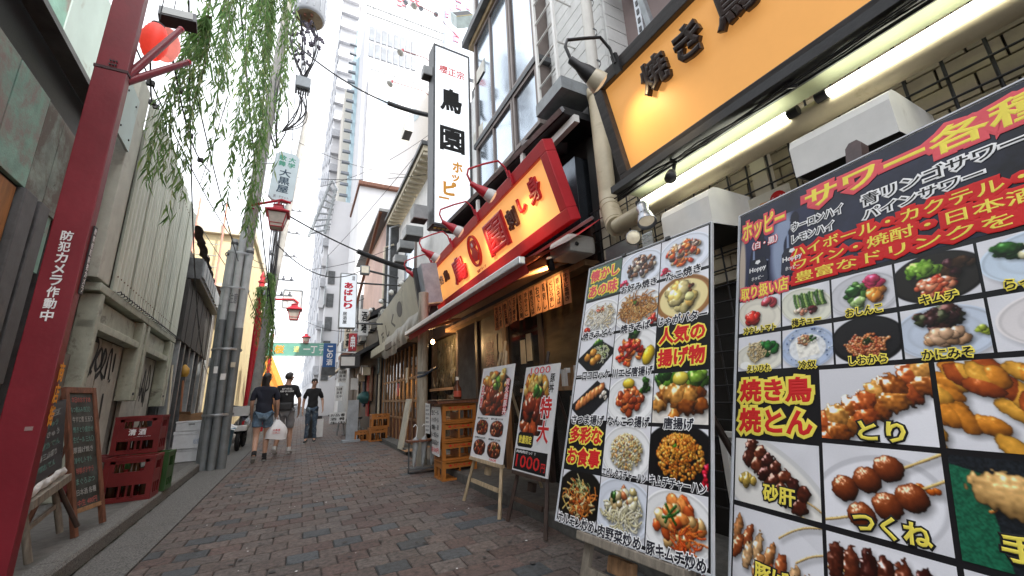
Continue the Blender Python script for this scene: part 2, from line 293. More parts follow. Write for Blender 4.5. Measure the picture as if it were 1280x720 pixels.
class Pic:
    """small painter: colours are photograph-like (sRGB) values, lengths are fractions of the picture height"""
    def __init__(s, w, h, bg):
        s.w, s.h = w, h; s.a = np.ones((h, w, 3)) * np.array(bg); s.z = np.full((h, w), -1.)
        s.a *= (1 + .10 * (fnoise(h, w, 3) - .5))[..., None]; s.Y, s.X = np.mgrid[0:h, 0:w] / h; s.asp = w / h; s.n1 = fnoise(h, w, h / 5); s.n2 = fnoise(h, w, h / 2.2)
    def _uv(s, cx, cy, rx, ry, rot):
        c, q = math.cos(rot), math.sin(rot); dx, dy = s.X - cx, s.Y - cy
        return (dx * c + dy * q) / rx, (-dx * q + dy * c) / ry
    def disc(s, cx, cy, rx, ry, col, rot=0, soft=.03, shade=.0):
        u, v = s._uv(cx, cy, rx, ry, rot); d = u * u + v * v; k = np.clip((1 - d) / (2 * soft), 0, 1)[..., None]
        c = np.array(col) * (1 + shade * (-v * .6 - u * .4))[..., None] if shade else np.array(col)
        s.a = s.a * (1 - k) + c * k
    def rect(s, x0, y0, x1, y1, col): s.a[int(y0 * s.h):int(y1 * s.h), int(x0 * s.h):int(x1 * s.h)] = col
    def poly(s, pts, col, var=0):
        k = np.ones((s.h, s.w), bool); n = len(pts)
        for i in range(n):
            (x0, y0), (x1, y1) = pts[i], pts[(i + 1) % n]; k &= ((x1 - x0) * (s.Y - y0) - (y1 - y0) * (s.X - x0)) >= 0
        s.a[k] = (np.array(col) * (1 + var * (s.n2 - .5))[..., None])[k]
    def plate(s, cx, cy, rx, ry, col=(.93, .93, .93), rot=0, rim=.86, deep=.1, shadow=.25):
        s.disc(cx + .02, cy + .05, rx * 1.05, ry * 1.08, np.array([.55, .55, .57]), rot, .25) if shadow else None
        s.disc(cx, cy, rx, ry, np.array(col), rot, .02, .06); s.disc(cx, cy, rx * .96, ry * .95, np.array(col) * rim, rot, .02)
        s.disc(cx, cy + .01, rx * .93, ry * .91, np.array(col) * .98, rot, .04, -.05); s.disc(cx, cy + .01, rx * .74, ry * .70, np.array(col) * (1 - deep), rot, .08); s.disc(cx, cy + .015, rx * .71, ry * .66, np.array(col) * .97, rot, .15, .05)
    def blob(s, cx, cy, rx, ry, rot, col, h=0., gloss=.5, rough=.35, tall=1.):
        R_ = max(rx, ry) * 1.25; x0 = max(0, int((cx - R_) * s.h)); x1 = min(s.w, int((cx + R_) * s.h) + 1); y0 = max(0, int((cy - R_) * s.h)); y1 = min(s.h, int((cy + R_) * s.h) + 1)
        if x1 <= x0 or y1 <= y0: return
        sl = (slice(y0, y1), slice(x0, x1)); c, q = math.cos(rot), math.sin(rot); dx, dy = s.X[sl] - cx, s.Y[sl] - cy
        u = (dx * c + dy * q) / rx; v = (-dx * q + dy * c) / ry; nz = s.n1[sl] - .5; n2 = s.n2[sl] - .5
        d = u * u + v * v + nz * rough * 1.6; inside = d < 1; z = np.sqrt(np.clip(1 - d, 0, 1)); zz = h + z * min(rx, ry) * tall
        k = inside & (zz > s.z[sl])
        nx = (u * c / rx - v * q / ry) * min(rx, ry); ny = (u * q / rx + v * c / ry) * min(rx, ry)
        nx = nx + nz * rough * 1.2; ny = ny + n2 * rough * 1.2; L = (-nx * .45 - ny * .65 + z * .7); sh = np.clip(.50 + .60 * L, .14, 1.28)
        edge = np.clip(z * 2.8, .68, 1); sp = np.clip(L * .95 + n2 * .35, 0, 1) ** 14 * gloss
        col = np.array(col); out = col[None, None] ** (1 + .35 * (1 - sh))[..., None] * (sh * edge * (1 + .35 * n2 * rough * 2))[..., None] + sp[..., None] * .9
        s.a[sl][k] = np.clip(out, 0, 1)[k]; s.z[sl][k] = zz[k]
    def strand(s, x0, y0, x1, y1, r, col, h=0., gloss=.3, bend=.1):
        n = max(3, int(math.hypot(x1 - x0, y1 - y0) / (r * .9))); b = RNG.uniform(-bend, bend)
        for i in range(n):
            t = i / (n - 1); k = math.sin(t * math.pi) * b; s.blob(x0 + (x1 - x0) * t - (y1 - y0) * k, y0 + (y1 - y0) * t + (x1 - x0) * k, r, r, 0, col, h, gloss, .1)
    def pile(s, n, cx, cy, sx, sy, r, cols, gloss=.5, rough=.35, lo=.7, hi=1.2, asp=1.5, dome=.25, rot=None):
        for _ in range(n):
            a = RNG.uniform(0, 6.28); q = math.sqrt(RNG.random()); x = cx + math.cos(a) * q * sx; y = cy + math.sin(a) * q * sy; rr = r * RNG.uniform(lo, hi)
            c = np.array(cols[RNG.integers(len(cols))]) * RNG.uniform(.85, 1.12); s.blob(x, y - dome * (1 - q * q) * .25, rr * RNG.uniform(1, asp), rr, RNG.uniform(0, 3.14) if rot is None else rot + RNG.uniform(-.3, .3), np.clip(c, .02, .98), dome * (1 - q * q), gloss, rough)
    def shreds(s, n, cx, cy, sx, sy, ln, r, cols, dome=.2, gloss=.25):
        for _ in range(n):
            a = RNG.uniform(0, 6.28); q = math.sqrt(RNG.random()); x = cx + math.cos(a) * q * sx; y = cy + math.sin(a) * q * sy; t = RNG.uniform(0, 3.14); l = ln * RNG.uniform(.5, 1.1)
            s.strand(x - math.cos(t) * l / 2, y - math.sin(t) * l / 2, x + math.cos(t) * l / 2, y + math.sin(t) * l / 2, r, np.clip(np.array(cols[RNG.integers(len(cols))]) * RNG.uniform(.85, 1.1), 0, 1), dome * (1 - q * q) + RNG.random() * .04, gloss, .35)
GRN = [(.25, .48, .12), (.42, .62, .18), (.16, .34, .10)]; CAB = [(.86, .88, .68), (.78, .84, .55), (.93, .92, .82)]
BRN = [(.62, .34, .12), (.72, .44, .18), (.50, .24, .08)]; RICE = [(.95, .88, .68), (.93, .84, .58), (.97, .93, .82), (.88, .66, .38)]
ORR = [(.86, .38, .14), (.92, .52, .22), (.76, .24, .10)]; REDS = [(.82, .12, .08), (.90, .30, .16), (.70, .08, .08)]; FRY = [(.80, .50, .20), (.88, .62, .30), (.66, .36, .12)]
DARKM = [(.36, .16, .10), (.46, .22, .13), (.28, .11, .08)]
def dish(kind, w, h, zoom=1.16):
    if kind == 'hoppy': zoom = 1
    W0, H0 = w, h; w, h = int(w * zoom), int(h * zoom); A = w / h; c = A / 2; p = Pic(w, h, (.86, .86, .88))
    if kind in ('okonomi', 'takoyaki'):
        p.plate(c, .5, .50 * A, .44, (.88, .90, .94)); p.pile(60, c, .47, .30 * A, .26, .055, [(.60, .42, .30), (.46, .28, .20), (.86, .80, .70), (.35, .30, .30)] if kind == 'okonomi' else ORR + [(.85, .72, .55), (.4, .3, .25)], .6)
        p.shreds(45, c, .42, .26 * A, .2, .12, .009, [(.92, .86, .76), (.55, .44, .40)] if kind == 'okonomi' else [(.9, .8, .7), (.85, .35, .2)]); p.pile(14, .16 * A, .80, .1, .07, .035, [(.90, .15, .30)], .5)
    elif kind == 'udon':
        p.plate(c, .52, .52 * A, .44); p.shreds(130, c, .5, .32 * A, .25, .3, .014, [(.95, .90, .80), (.90, .80, .62), (.97, .95, .90)]); p.pile(22, c, .4, .15 * A, .14, .035, [(.85, .35, .25), (.75, .55, .35)], .4); p.pile(14, .18 * A, .82, .09, .07, .04, REDS)
    elif kind == 'soba':
        p.plate(c, .52, .55 * A, .46); p.shreds(140, c, .5, .36 * A, .3, .32, .014, [(.78, .56, .32), (.68, .44, .22), (.86, .68, .42)]); p.pile(10, c, .42, .2 * A, .15, .05, BRN + [(.4, .55, .2)]); p.pile(12, .85 * A, .83, .1, .08, .04, REDS)
    elif kind == 'potato':
        p.plate(c, .52, .50 * A, .46, (.62, .44, .26)); p.disc(c, .52, .42 * A, .38, (.90, .84, .62)); p.pile(16, c, .5, .26 * A, .22, .12, [(.93, .82, .48), (.95, .88, .62), (.90, .74, .40)], .5, .3); p.pile(16, c + .08, .38, .15, .12, .035, [(.40, .20, .10), (.55, .3, .14)], .3)
    elif kind == 'croquette':
        p.poly([(.02, .55), (.55 * A, .12), (1.0 * A, .42), (.50 * A, .97)], (.10, .10, .11), .2); p.shreds(90, .62 * A, .45, .2 * A, .18, .14, .009, CAB, .1); p.pile(10, .55 * A, .25, .12, .08, .05, GRN)
        for x, y in ((.30, .52), (.44, .42), (.46, .62), (.56, .55)): p.blob(x * A, y, .11, .10, 0, (.80, .55, .22), .25, .2, .25)
    elif kind == 'shrimp':
        p.plate(c, .5, .56 * A, .50); p.pile(55, .42 * A, .5, .28 * A, .24, .055, REDS + ORR, .5, .4, asp=2.0); p.pile(14, .50 * A, .18, .12, .08, .06, [(.10, .22, .08), (.18, .34, .10)], .1, .6); p.blob(.80 * A, .62, .13, .20, .4, (.93, .80, .18), .4, .5, .1)
    elif kind == 'satsuma':
        p.poly([(.0, .66), (.62 * A, .12), (1.0 * A, .40), (.40 * A, 1.0)], (.12, .12, .14), .2)
        for i in range(7): p.blob(.22 * A + i * .085 * A, .62 - i * .055, .085, .14, .5, (.85, .52 + .03 * (i % 2), .30), .1 + .01 * i, .3, .3)
        p.pile(10, .80 * A, .45, .08, .06, .04, [(.9, .86, .8), (.95, .9, .85)])
    elif kind == 'nankotsu':
        p.plate(c, .52, .50 * A, .45); p.pile(44, .5 * A, .55, .26 * A, .2, .07, [(.78, .36, .18), (.86, .46, .22), (.66, .26, .12)], .5, .4, dome=.3); p.blob(.45 * A, .22, .15, .10, 0, (.95, .82, .25), .5, .5, .1); p.pile(14, .78 * A, .3, .09, .12, .05, [(.12, .26, .08), (.2, .4, .1)], .1, .6)
    elif kind == 'karaage':
        p.pile(14, .3 * A, .2, .2, .10, .10, GRN, .4, .5); p.plate(c, .75, .60 * A, .42, (.9, .88, .85), shadow=0); p.pile(12, .75 * A, .22, .18, .10, .10, [(.55, .72, .25), (.35, .55, .15)], .4, .5); p.blob(.50 * A, .18, .16, .12, 0, (.93, .85, .35), .42, .4, .1)
        p.pile(18, .5 * A, .58, .36 * A, .22, .15, FRY, .55, .55, dome=.3)
    elif kind == 'friedrice':
        p.plate(c, .52, .48 * A, .46); p.pile(420, c, .52, .30 * A, .30, .022, RICE, .3, .2, dome=.35); p.pile(22, c, .45, .2 * A, .2, .035, [(.93, .55, .38), (.90, .45, .30)], .5); p.pile(22, c, .5, .26 * A, .26, .018, GRN, .2)
    elif kind == 'kimchirice':
        p.disc(c, .5, .56 * A, .52, (.08, .08, .09)); p.pile(420, .52 * A, .5, .34 * A, .34, .026, [(.90, .58, .20), (.94, .66, .26), (.84, .46, .14)], .4, .2, dome=.4); p.pile(9, .5 * A, .30, .15, .07, .035, [(.36, .60, .16)], .5, .1); p.pile(30, .92 * A, .75, .08, .2, .03, [(.85, .10, .22)], .4)
    elif kind == 'horumon':
        p.disc(c, .5, .54 * A, .50, (.10, .09, .08)); p.shreds(90, c, .52, .34 * A, .3, .28, .016, [(.86, .50, .20), (.92, .78, .46), (.72, .36, .14), (.95, .88, .66)]); p.shreds(22, c, .34, .22 * A, .12, .22, .010, [(.35, .42, .22), (.7, .74, .5)], .4); p.pile(22, c, .6, .3 * A, .22, .05, ORR + BRN)
    elif kind == 'veg':
        p.plate(c, .5, .56 * A, .48, (.86, .88, .92)); p.shreds(80, .5 * A, .58, .34 * A, .28, .25, .016, [(.93, .90, .78), (.88, .84, .66)]); p.pile(16, .5 * A, .45, .26 * A, .2, .08, [(.90, .82, .62), (.80, .70, .5), (.93, .9, .75)]); p.pile(16, .36 * A, .42, .15, .14, .04, [(.12, .22, .08), (.2, .36, .12)]); p.pile(6, .62 * A, .3, .2, .12, .06, [(.80, .48, .30), (.9, .82, .55)])
    elif kind == 'porkkimchi':
        p.plate(c, .52, .54 * A, .48); p.pile(32, c, .5, .34 * A, .28, .085, [(.90, .56, .28), (.86, .40, .18), (.93, .76, .50)], .6); p.shreds(44, .62 * A, .62, .24 * A, .2, .22, .014, [(.90, .45, .16), (.86, .33, .12)], .3)
        for a in (.9, 2.2, 2.7): p.strand(.42 * A - .15 * math.cos(a), .4 - .15 * math.sin(a), .42 * A + .15 * math.cos(a), .4 + .15 * math.sin(a), .022, (.16, .36, .12), .55, .4)
    elif kind == 'tomato':
        p.plate(c, .5, .5 * A, .42, (.90, .88, .82), .5); p.pile(8, .38 * A, .60, .16, .12, .13, [(.82, .14, .10), (.88, .2, .14)], .9, .2); p.pile(6, .68 * A, .28, .14, .08, .10, [(.88, .30, .36)], .6, .2)
    elif kind == 'cucumber':
        p.plate(c, .52, .50 * A, .42, (.88, .88, .82), .4)
        for i in range(12): x = .3 + .045 * i; p.strand(x * A, .22 + .02 * (i % 3), (x + .05) * A, .55, .028, ((.30, .46, .20), (.62, .74, .40), (.2, .36, .14))[i % 3], .2, .4)
        p.pile(12, .42 * A, .66, .12, .07, .05, [(.92, .62, .50), (.95, .85, .75)]); p.pile(8, .62 * A, .66, .08, .05, .05, [(.40, .12, .14)])
    elif kind == 'pickle':
        p.plate(c, .52, .50 * A, .45, (.82, .82, .84)); p.pile(14, .40 * A, .50, .14, .18, .08, [(.16, .34, .12), (.35, .55, .22)], .5); p.pile(8, .48 * A, .72, .1, .06, .08, [(.72, .84, .55)], .5); p.pile(8, .66 * A, .34, .1, .1, .09, [(.90, .28, .46)], .5); p.pile(8, .68 * A, .60, .09, .09, .09, [(.95, .62, .25)], .5)
    elif kind == 'kimchi':
        p.disc(c, .5, .52 * A, .47, (.10, .09, .09)); p.disc(c, .49, .49 * A, .43, (.16, .15, .14)); p.pile(20, .38 * A, .34, .2, .13, .09, [(.46, .66, .20), (.58, .76, .30)], .3, .6); p.pile(16, .74 * A, .42, .16, .18, .08, [(.24, .10, .12), (.3, .2, .12)], .3, .6); p.pile(30, .5 * A, .66, .26, .14, .07, [(.90, .42, .28), (.93, .60, .45), (.82, .22, .14)], .7)
    elif kind == 'rakkyo':
        p.plate(.6 * A, .5, .56 * A, .44, (.80, .86, .92)); p.pile(14, .3 * A, .32, .16, .1, .08, [(.14, .34, .12), (.2, .42, .16)], .3, .6); p.pile(16, .58 * A, .44, .2, .13, .09, [(.92, .90, .78), (.86, .84, .68)], .5, .1)
    elif kind == 'rayfin':
        p.plate(c, .6, .52 * A, .36, (.90, .89, .84)); p.pile(10, .68 * A, .42, .2, .12, .08, [(.14, .45, .18)], .2); p.shreds(34, .45 * A, .48, .2 * A, .18, .26, .02, [(.86, .78, .60), (.78, .68, .5)]); p.disc(.22 * A, .78, .14, .09, (.95, .95, .93))
    elif kind == 'tofu':
        p.plate(c, .5, .48 * A, .46, (.72, .78, .88)); p.pile(90, c, .5, .46 * A, .44, .016, [(.35, .45, .68), (.85, .88, .93)], .2, dome=.01); p.disc(c, .52, .32 * A, .31, (.90, .91, .92)); p.poly([(.30 * A, .38), (.66 * A, .34), (.72 * A, .66), (.36 * A, .74)], (.97, .96, .92)); p.pile(18, .44 * A, .36, .14, .1, .035, [(.86, .62, .46), (.9, .8, .6)]); p.pile(9, .6 * A, .34, .06, .05, .03, GRN)
    elif kind == 'shiokara':
        p.disc(c, .5, .50 * A, .47, (.07, .07, .08)); p.disc(c, .48, .46 * A, .42, (.14, .14, .15)); p.shreds(44, .52 * A, .62, .26 * A, .16, .22, .030, [(.86, .46, .26), (.90, .58, .36), (.76, .34, .2)], .3, .6); p.shreds(14, .52 * A, .52, .1, .06, .1, .014, [(.14, .22, .08)], .5)
    elif kind == 'crabmiso':
        p.plate(c, .52, .54 * A, .46, (.78, .82, .88)); p.pile(26, .44 * A, .30, .26, .16, .09, [(.24, .14, .14), (.32, .18, .16), (.2, .22, .12)], .3, .7); p.pile(20, .52 * A, .62, .22, .10, .08, [(.84, .66, .50), (.90, .74, .60)], .4); p.pile(6, .86 * A, .58, .05, .04, .05, [(.75, .82, .30)])
    elif kind == 'fries':
        p.plate(.7 * A, .5, .62 * A, .46, (.90, .88, .88)); p.pile(26, .8 * A, .45, .2, .2, .05, [(.92, .90, .84)], .3)
    elif kind == 'tori':
        p.a *= .97; p.disc(.75 * A, .75, .8 * A, .5, (.84, .84, .86), -.5, .02); p.disc(.75 * A, .78, .76 * A, .46, (.91, .91, .93), -.5, .05)
        for k, oy in ((0, 0), (1, .27)):
            for i in range(8): p.blob(.10 * A + i * .115 * A, .72 - i * .085 + oy * .7 + RNG.uniform(-.03, .03), .165, .14, RNG.uniform(0, 3), FRY[(i + k) % 3] if i % 3 else (.78, .38, .16), .2 + .05 * (i % 2), .9, .55)
    elif kind == 'tare':
        for i in range(46): p.blob(RNG.uniform(.0, 1) * A, RNG.uniform(.15, 1.0), RNG.uniform(.13, .22), .085, RNG.uniform(.4, 1.3), ((.93, .68, .26), (.88, .56, .18), (.72, .34, .12))[i % 3], RNG.random() * .2, .8, .22)
        p.pile(14, .8 * A, .2, .2 * A, .14, .10, [(.46, .14, .06), (.6, .2, .08)], .9, .6, dome=.4)
    elif kind == 'gizzard':
        p.disc(.4 * A, .6, .75 * A, .5, (.80, .80, .80), .5, .02); p.disc(.4 * A, .62, .7 * A, .46, (.90, .89, .87), .5, .05); p.pile(8, .22 * A, .62, .1, .06, .06, [(.85, .72, .35)], .8, dome=.02)
        p.strand(.70 * A, .70, 1.05 * A, .95, .012, (.86, .72, .48), .1); p.strand(.72 * A, .90, .95 * A, 1.1, .012, (.86, .72, .48), .1)
        for k in (0, 1):
            for i in range(7): p.blob((.26 + i * .085 - k * .06) * A + .04 * k, .16 + i * .085 + k * .16, .12, .10, RNG.uniform(0, 3), DARKM[i % 3], .2 + .03 * k, .7, .6)
    elif kind == 'tsukune':
        p.disc(.45 * A, .62, .52 * A, .46, (.78, .78, .80), -.35, .02); p.disc(.45 * A, .63, .49 * A, .42, (.91, .91, .93), -.35, .05)
        for a, b in (((.62, .28), (.98, .04)), ((.66, .50), (1.0, .26)), ((.25, .80), (.06, .88))): p.strand(a[0] * A, a[1], b[0] * A, b[1], .014, (.90, .76, .48), .1, .1, .02)
        p.pile(8, .80 * A, .42, .1, .04, .03, [(.80, .40, .10)], .9, dome=.01)
        for x, y in ((.58, .26), (.42, .40), (.24, .52), (.72, .50), (.55, .62), (.36, .76)): p.blob(x * A, y, .135, .13, 0, (.56, .27, .12), .3, .8, .16)
    elif kind == 'tebasaki':
        p.a[:] = (.12, .14, .16); p.a *= (.6 + .8 * p.n2)[..., None]; p.poly([(0, .12), (.22 * A, .2), (.3 * A, 1), (0, 1)], (.12, .38, .28), .5)
        for x, y, r in ((.36, .36, .3), (.56, .42, .3), (.78, .50, .3), (.95, .55, .3), (.62, .86, .1), (.88, .85, .2)): p.blob(x * A, y, .30, .17, r, (.90, .72, .46), .2 + y * .1, .4, .35)
        p.shreds(30, .55 * A, .42, .34 * A, .10, .12, .014, [(.70, .36, .16), (.80, .50, .24)], .45, .5)
    elif kind == 'bara':
        p.disc(.5 * A, .6, .6 * A, .5, (.88, .88, .90), .3, .02)
        for a in ((.55, .3, 1.0, .05), (.7, .5, 1.02, .3)): p.strand(a[0] * A, a[1], a[2] * A, a[3], .012, (.88, .74, .48), .1)
        for i in range(13): p.blob((.12 + (i % 7) * .11) * A, .35 + .07 * (i % 7) + (.2 if i > 6 else -.02), .07, .17, .2 + .2 * (i % 2), ((.84, .58, .36), (.72, .38, .20), (.90, .72, .52))[i % 3], .1 + .02 * i, .7, .5)
    elif kind == 'liver':
        p.disc(.6 * A, .7, .6 * A, .6, (.90, .90, .92), .2, .02); p.strand(0, .42, 1.0 * A, .34, .014, (.86, .70, .44), .05, .1, .01); p.strand(0, .8, 1.0 * A, .72, .014, (.86, .70, .44), .05, .1, .01)
        for i in range(11): p.blob((.14 + (i % 6) * .12) * A, .34 + (.38 if i > 5 else 0) + .02 * (i % 2), .085, .20, .05, DARKM[i % 3], .1 + .01 * (i % 3), 1.0, .5)
        p.pile(8, .88 * A, .6, .06, .1, .05, [(.90, .66, .25)], .8)
    elif kind == 'whiteplate':
        p.plate(.6 * A, .7, .62 * A, .6); p.pile(12, .6 * A, .8, .2, .1, .1, FRY, .5)
    elif kind == 'bigbowl':                                    # pork bowl, tall
        p.disc(c, .55, .52 * A, .43, (.22, .07, .05)); p.disc(c, .54, .49 * A, .41, (.07, .04, .04)); p.pile(26, c, .30, .40 * A, .16, .07, [(.92, .66, .24), (.90, .52, .18), (.95, .80, .46)], .6, .4, asp=2.2, dome=.1); p.pile(40, c, .64, .40 * A, .26, .085, [(.62, .22, .10), (.76, .34, .16), (.48, .14, .07)], .9, .4, asp=1.7); p.pile(12, .52 * A, .40, .1, .12, .055, [(.36, .62, .16), (.52, .74, .24), (.2, .42, .12)], .4, .5, dome=.5)
    elif kind == 'bowl':
        p.a[:] = (.88, .88, .90); p.disc(c, .5, .46 * A, .44, (.20, .08, .06)); p.pile(36, c, .5, .38 * A, .34, .08, [(.66, .26, .12), (.80, .42, .20), (.50, .16, .08)], .7); p.pile(6, c, .42, .1, .08, .05, GRN, dome=.5)
    elif kind == 'hoppy':                                      # two dark bottles on a cold grey-blue ground
        p.a[:] = (.16, .18, .30); p.a *= (.8 + .5 * fnoise(h, w, 3))[..., None]; p.disc(.62 * A, .5, .2, .7, (.55, .60, .70), 0, .3); p.disc(.04, .6, .06, .6, (.72, .66, .60), 0, .3)
        for x in (.30, .76):
            for (yy, r) in ((.12, .055), (.20, .06), (.30, .09)): p.disc(x * A, yy, r * 1.0, .10, (.07, .08, .16))
            p.disc(x * A, .46, .145, .22, (.08, .10, .20)); p.rect(x * A - .14, .46, x * A + .14, 1.0, (.08, .10, .20)); p.disc(x * A - .09, .6, .018, .36, (.50, .56, .68)); p.disc(x * A, .55, .12, .02, (.5, .55, .66))
    k = (p.z > -.5).astype(float); sx, sy = int(.02 * h) + 1, int(.03 * h) + 1; k2 = np.zeros_like(k); k2[sy:, sx:] = k[:-sy, :-sx]
    def blur(m, r):
        for ax in (0, 1):
            c = np.cumsum(np.pad(m, [(r + 1, r) if q == ax else (0, 0) for q in range(m.ndim)], mode='edge'), axis=ax); n = m.shape[ax]
            m = (np.take(c, range(2 * r + 1, 2 * r + 1 + n), axis=ax) - np.take(c, range(0, n), axis=ax)) / (2 * r + 1)
        return m
    if kind != 'hoppy': p.a *= (1 - .42 * blur(k2, max(2, int(.035 * h))) * (1 - k))[..., None]
    soft = blur(p.a, 1); p.a = p.a * .45 + soft * .55
    p.a += .018 * (RNG.random(p.a.shape[:2])[..., None] - .5)
    oy, ox = (h - H0) // 2, (w - W0) // 2; return np.clip((p.a[oy:oy + H0, ox:ox + W0] - .5) * 1.06 + .5, 0, 1)
def picture(F, a0, b0, a1, b1, img, parent, name='food_picture', c=.0012, warp=None):
    h, w = img.shape[:2]; xs = np.linspace(a0, a1, w); ys = np.linspace(b0, b1, h); A_, B_ = np.meshgrid(xs, ys); A_, B_ = A_.ravel(), B_.ravel()
    o, u, q, n = (np.array(x) for x in (F.o, F.u, F.w, F.n)); org = np.array(ORG[parent]); C_ = c + (warp(A_, B_) if warp else 0 * A_)
    P = (o - org)[None] + A_[:, None] * u - B_[:, None] * q + C_[:, None] * n
    me = bpy.data.meshes.new(name); nq = (w - 1) * (h - 1); me.vertices.add(w * h); me.vertices.foreach_set('co', P.astype(np.float32).ravel())
    i = (np.arange(h - 1)[:, None] * w + np.arange(w - 1)[None]).ravel(); me.loops.add(nq * 4); me.loops.foreach_set('vertex_index', np.stack([i, i + w, i + w + 1, i + 1], 1).astype(np.int32).ravel())
    me.polygons.add(nq); me.polygons.foreach_set('loop_start', np.arange(0, nq * 4, 4, dtype=np.int32)); me.update(calc_edges=True)
    at = me.color_attributes.new('print', 'FLOAT_COLOR', 'POINT'); lin = np.where(img < .04, img / 12.9, ((img + .055) / 1.055) ** 2.4); lin = np.clip(lin * .95, 0, 1)
    at.data.foreach_set('color', np.concatenate([lin.reshape(-1, 3), np.ones((w * h, 1))], 1).astype(np.float32).ravel())
    me.materials.append(PRINT); ob = bpy.data.objects.new(name, me); COL.objects.link(ob); ob.parent = parent; ORG[ob] = ORG[parent]; return ob
# ---------------------------------------------------------------- ground, road, kerb
def struct(o, label): o['kind'] = 'structure'; o['label'] = label; return o
g = MB(); g.quad((-400, -60, -.03), (400, -60, -.03), (400, 900, -.03), (-400, 900, -.03)); struct(g.build('ground', asphalt), 'dark asphalt ground reaching to the horizon')
BL, BRX = -.93, 1.86                                              # paved strip between the gutter and the right-hand step
road = struct(MB().quad((BL - .05, -3, -.012), (BRX + .05, -3, -.012), (BRX + .05, 60, -.012), (BL - .35, 60, -.012)).build('road', joint), 'alley paved with pink, red and blue-grey bricks')
BW, BH = .207, .178
def _brickmesh(w, mat):
    mb = MB(); x0, x1, y0, y1 = 0, w - .006, 0, BH - .007; e = .006; z0, z1 = -.05, 0
    vs = [(x0, y0, z0), (x1, y0, z0), (x1, y1, z0), (x0, y1, z0), (x0, y0, z1 - e), (x1, y0, z1 - e), (x1, y1, z1 - e), (x0, y1, z1 - e), (x0 + e, y0 + e, z1), (x1 - e, y0 + e, z1), (x1 - e, y1 - e, z1), (x0 + e, y1 - e, z1)]
    mb.add(vs, [(8, 9, 10, 11), (4, 5, 9, 8), (5, 6, 10, 9), (6, 7, 11, 10), (7, 4, 8, 11), (0, 1, 5, 4), (1, 2, 6, 5), (2, 3, 7, 6), (3, 0, 4, 7)]); return mb
_bm = [_brickmesh(BW, None).mesh(mats=[m]) for m in BR]; _bh = [_brickmesh(BW / 2, None).mesh(mats=[m]) for m in BR]
rest = MB(); nb = 0; _rows = []
for r in range(-4, 190):
    y = 2.2 + r * BH; x = BL - (BW / 2 if r % 2 else 0)
    while x < BRX - .02:
        xs = max(x, BL); xe = min(x + BW, BRX); k = random.choices(range(4), (5, 3.2, 3, 1.8))[0]; jz = random.uniform(-.004, .002)
        vis = r >= 0 and nb < 300 and (xs < 1.45 or y > 2.7) and (xs < 1.2 or y > 2.3) and xe > (-.93 if y > 3.6 else -.85)
        if vis and xe - xs > .09:
            o = bpy.data.objects.new('brick', (_bm if xe - xs > BW - .02 else _bh)[k]); COL.objects.link(o); o.parent = road; o.location = (xs, y, jz); o.rotation_euler = (random.gauss(0, .006), random.gauss(0, .006), random.gauss(0, .006)); nb += 1
        elif xe - xs > .03:
            rest.add([(v[0] * (xe - xs) / BW + xs, v[1] + y, v[2] + jz) for v in _brickmesh(BW, None).v], _brickmesh(BW, None).f, k)
        x += BW
rest.build('distant_paving_bricks', BR, road, kind='stuff')
def strip(pts_in, pts_out, z, z0=-.05):
    mb = MB(); n = len(pts_in)
    for i in range(n - 1):
        a, b, c, d = pts_in[i], pts_in[i + 1], pts_out[i + 1], pts_out[i]
        mb.quad((a[0], a[1], z), (d[0], d[1], z), (c[0], c[1], z), (b[0], b[1], z)); mb.quad((a[0], a[1], z0), (a[0], a[1], z), (b[0], b[1], z), (b[0], b[1], z0)); mb.quad((d[0], d[1], z), (d[0], d[1], z0), (c[0], c[1], z0), (c[0], c[1], z))
    return mb
gut = struct(MB().quad((-1.8, -3, -.02), (BL, -3, -.02), (BL, 60, -.02), (-5, 60, -.02)).build('gutter', joint), 'concrete gutter strip between kerb and bricks')
kx = lambda y: -1.24 - .032 * (y - 3)
y = -2.
while y < 24:
    mb = MB(); y1 = y + .596; mb.add([(kx(y) + .004, y, -.05), (BL - .006, y, -.05), (BL - .006, y1, -.05), (kx(y1) + .004, y1, -.05), (kx(y) + .004, y, .001), (BL - .006, y, .004), (BL - .006, y1, .004), (kx(y1) + .004, y1, .001)], [(4, 5, 6, 7), (0, 1, 5, 4), (1, 2, 6, 5), (3, 0, 4, 7), (2, 3, 7, 6)]); mb.build('gutter_slab', speck, gut); y += .602
kerb = struct(MB().quad((-1.5, -3, .05), (-1.3, -3, .05), (-2.5, 60, .05), (-2.7, 60, .05)).build('kerb', moss), 'mossy stone kerb of the left pavement')
y = -2.
while y < 26:
    y1 = y + .994; mb = MB(); mb.add([(kx(y) - .15, y, -.04), (kx(y), y, -.04), (kx(y1), y1, -.04), (kx(y1) - .15, y1, -.04), (kx(y) - .15, y, .12), (kx(y) - .015, y, .12), (kx(y1) - .015, y1, .12), (kx(y1) - .15, y1, .12), (kx(y), y, .10), (kx(y1), y1, .10)],
        [(4, 5, 6, 7), (5, 8, 9, 6), (8, 1, 2, 9), (0, 1, 8, 5, 4), (2, 3, 7, 6, 9), (3, 0, 4, 7)]); mb.build('kerb_stone', kerbm, kerb); y += 1.0
struct(strip([(-1.0 - 2, -3), (-5, 60)][::1], [(kx(-3) - .152, -3), (kx(60) - .152, 60)], .116).build('left_pavement', conc), 'raised concrete pavement along the left wall')
ms = MB()
for i in range(160): y = random.uniform(2.5, 14); w = random.uniform(.004, .02); l = random.uniform(.03, .2); ms.quad((kx(y) + .001, y, .0065), (kx(y) + w, y, .0065), (kx(y) + w * .7, y + l, .0065), (kx(y) + .001, y + l, .0065))
ms.build('moss', moss, gut, kind='stuff')
gs = MB()
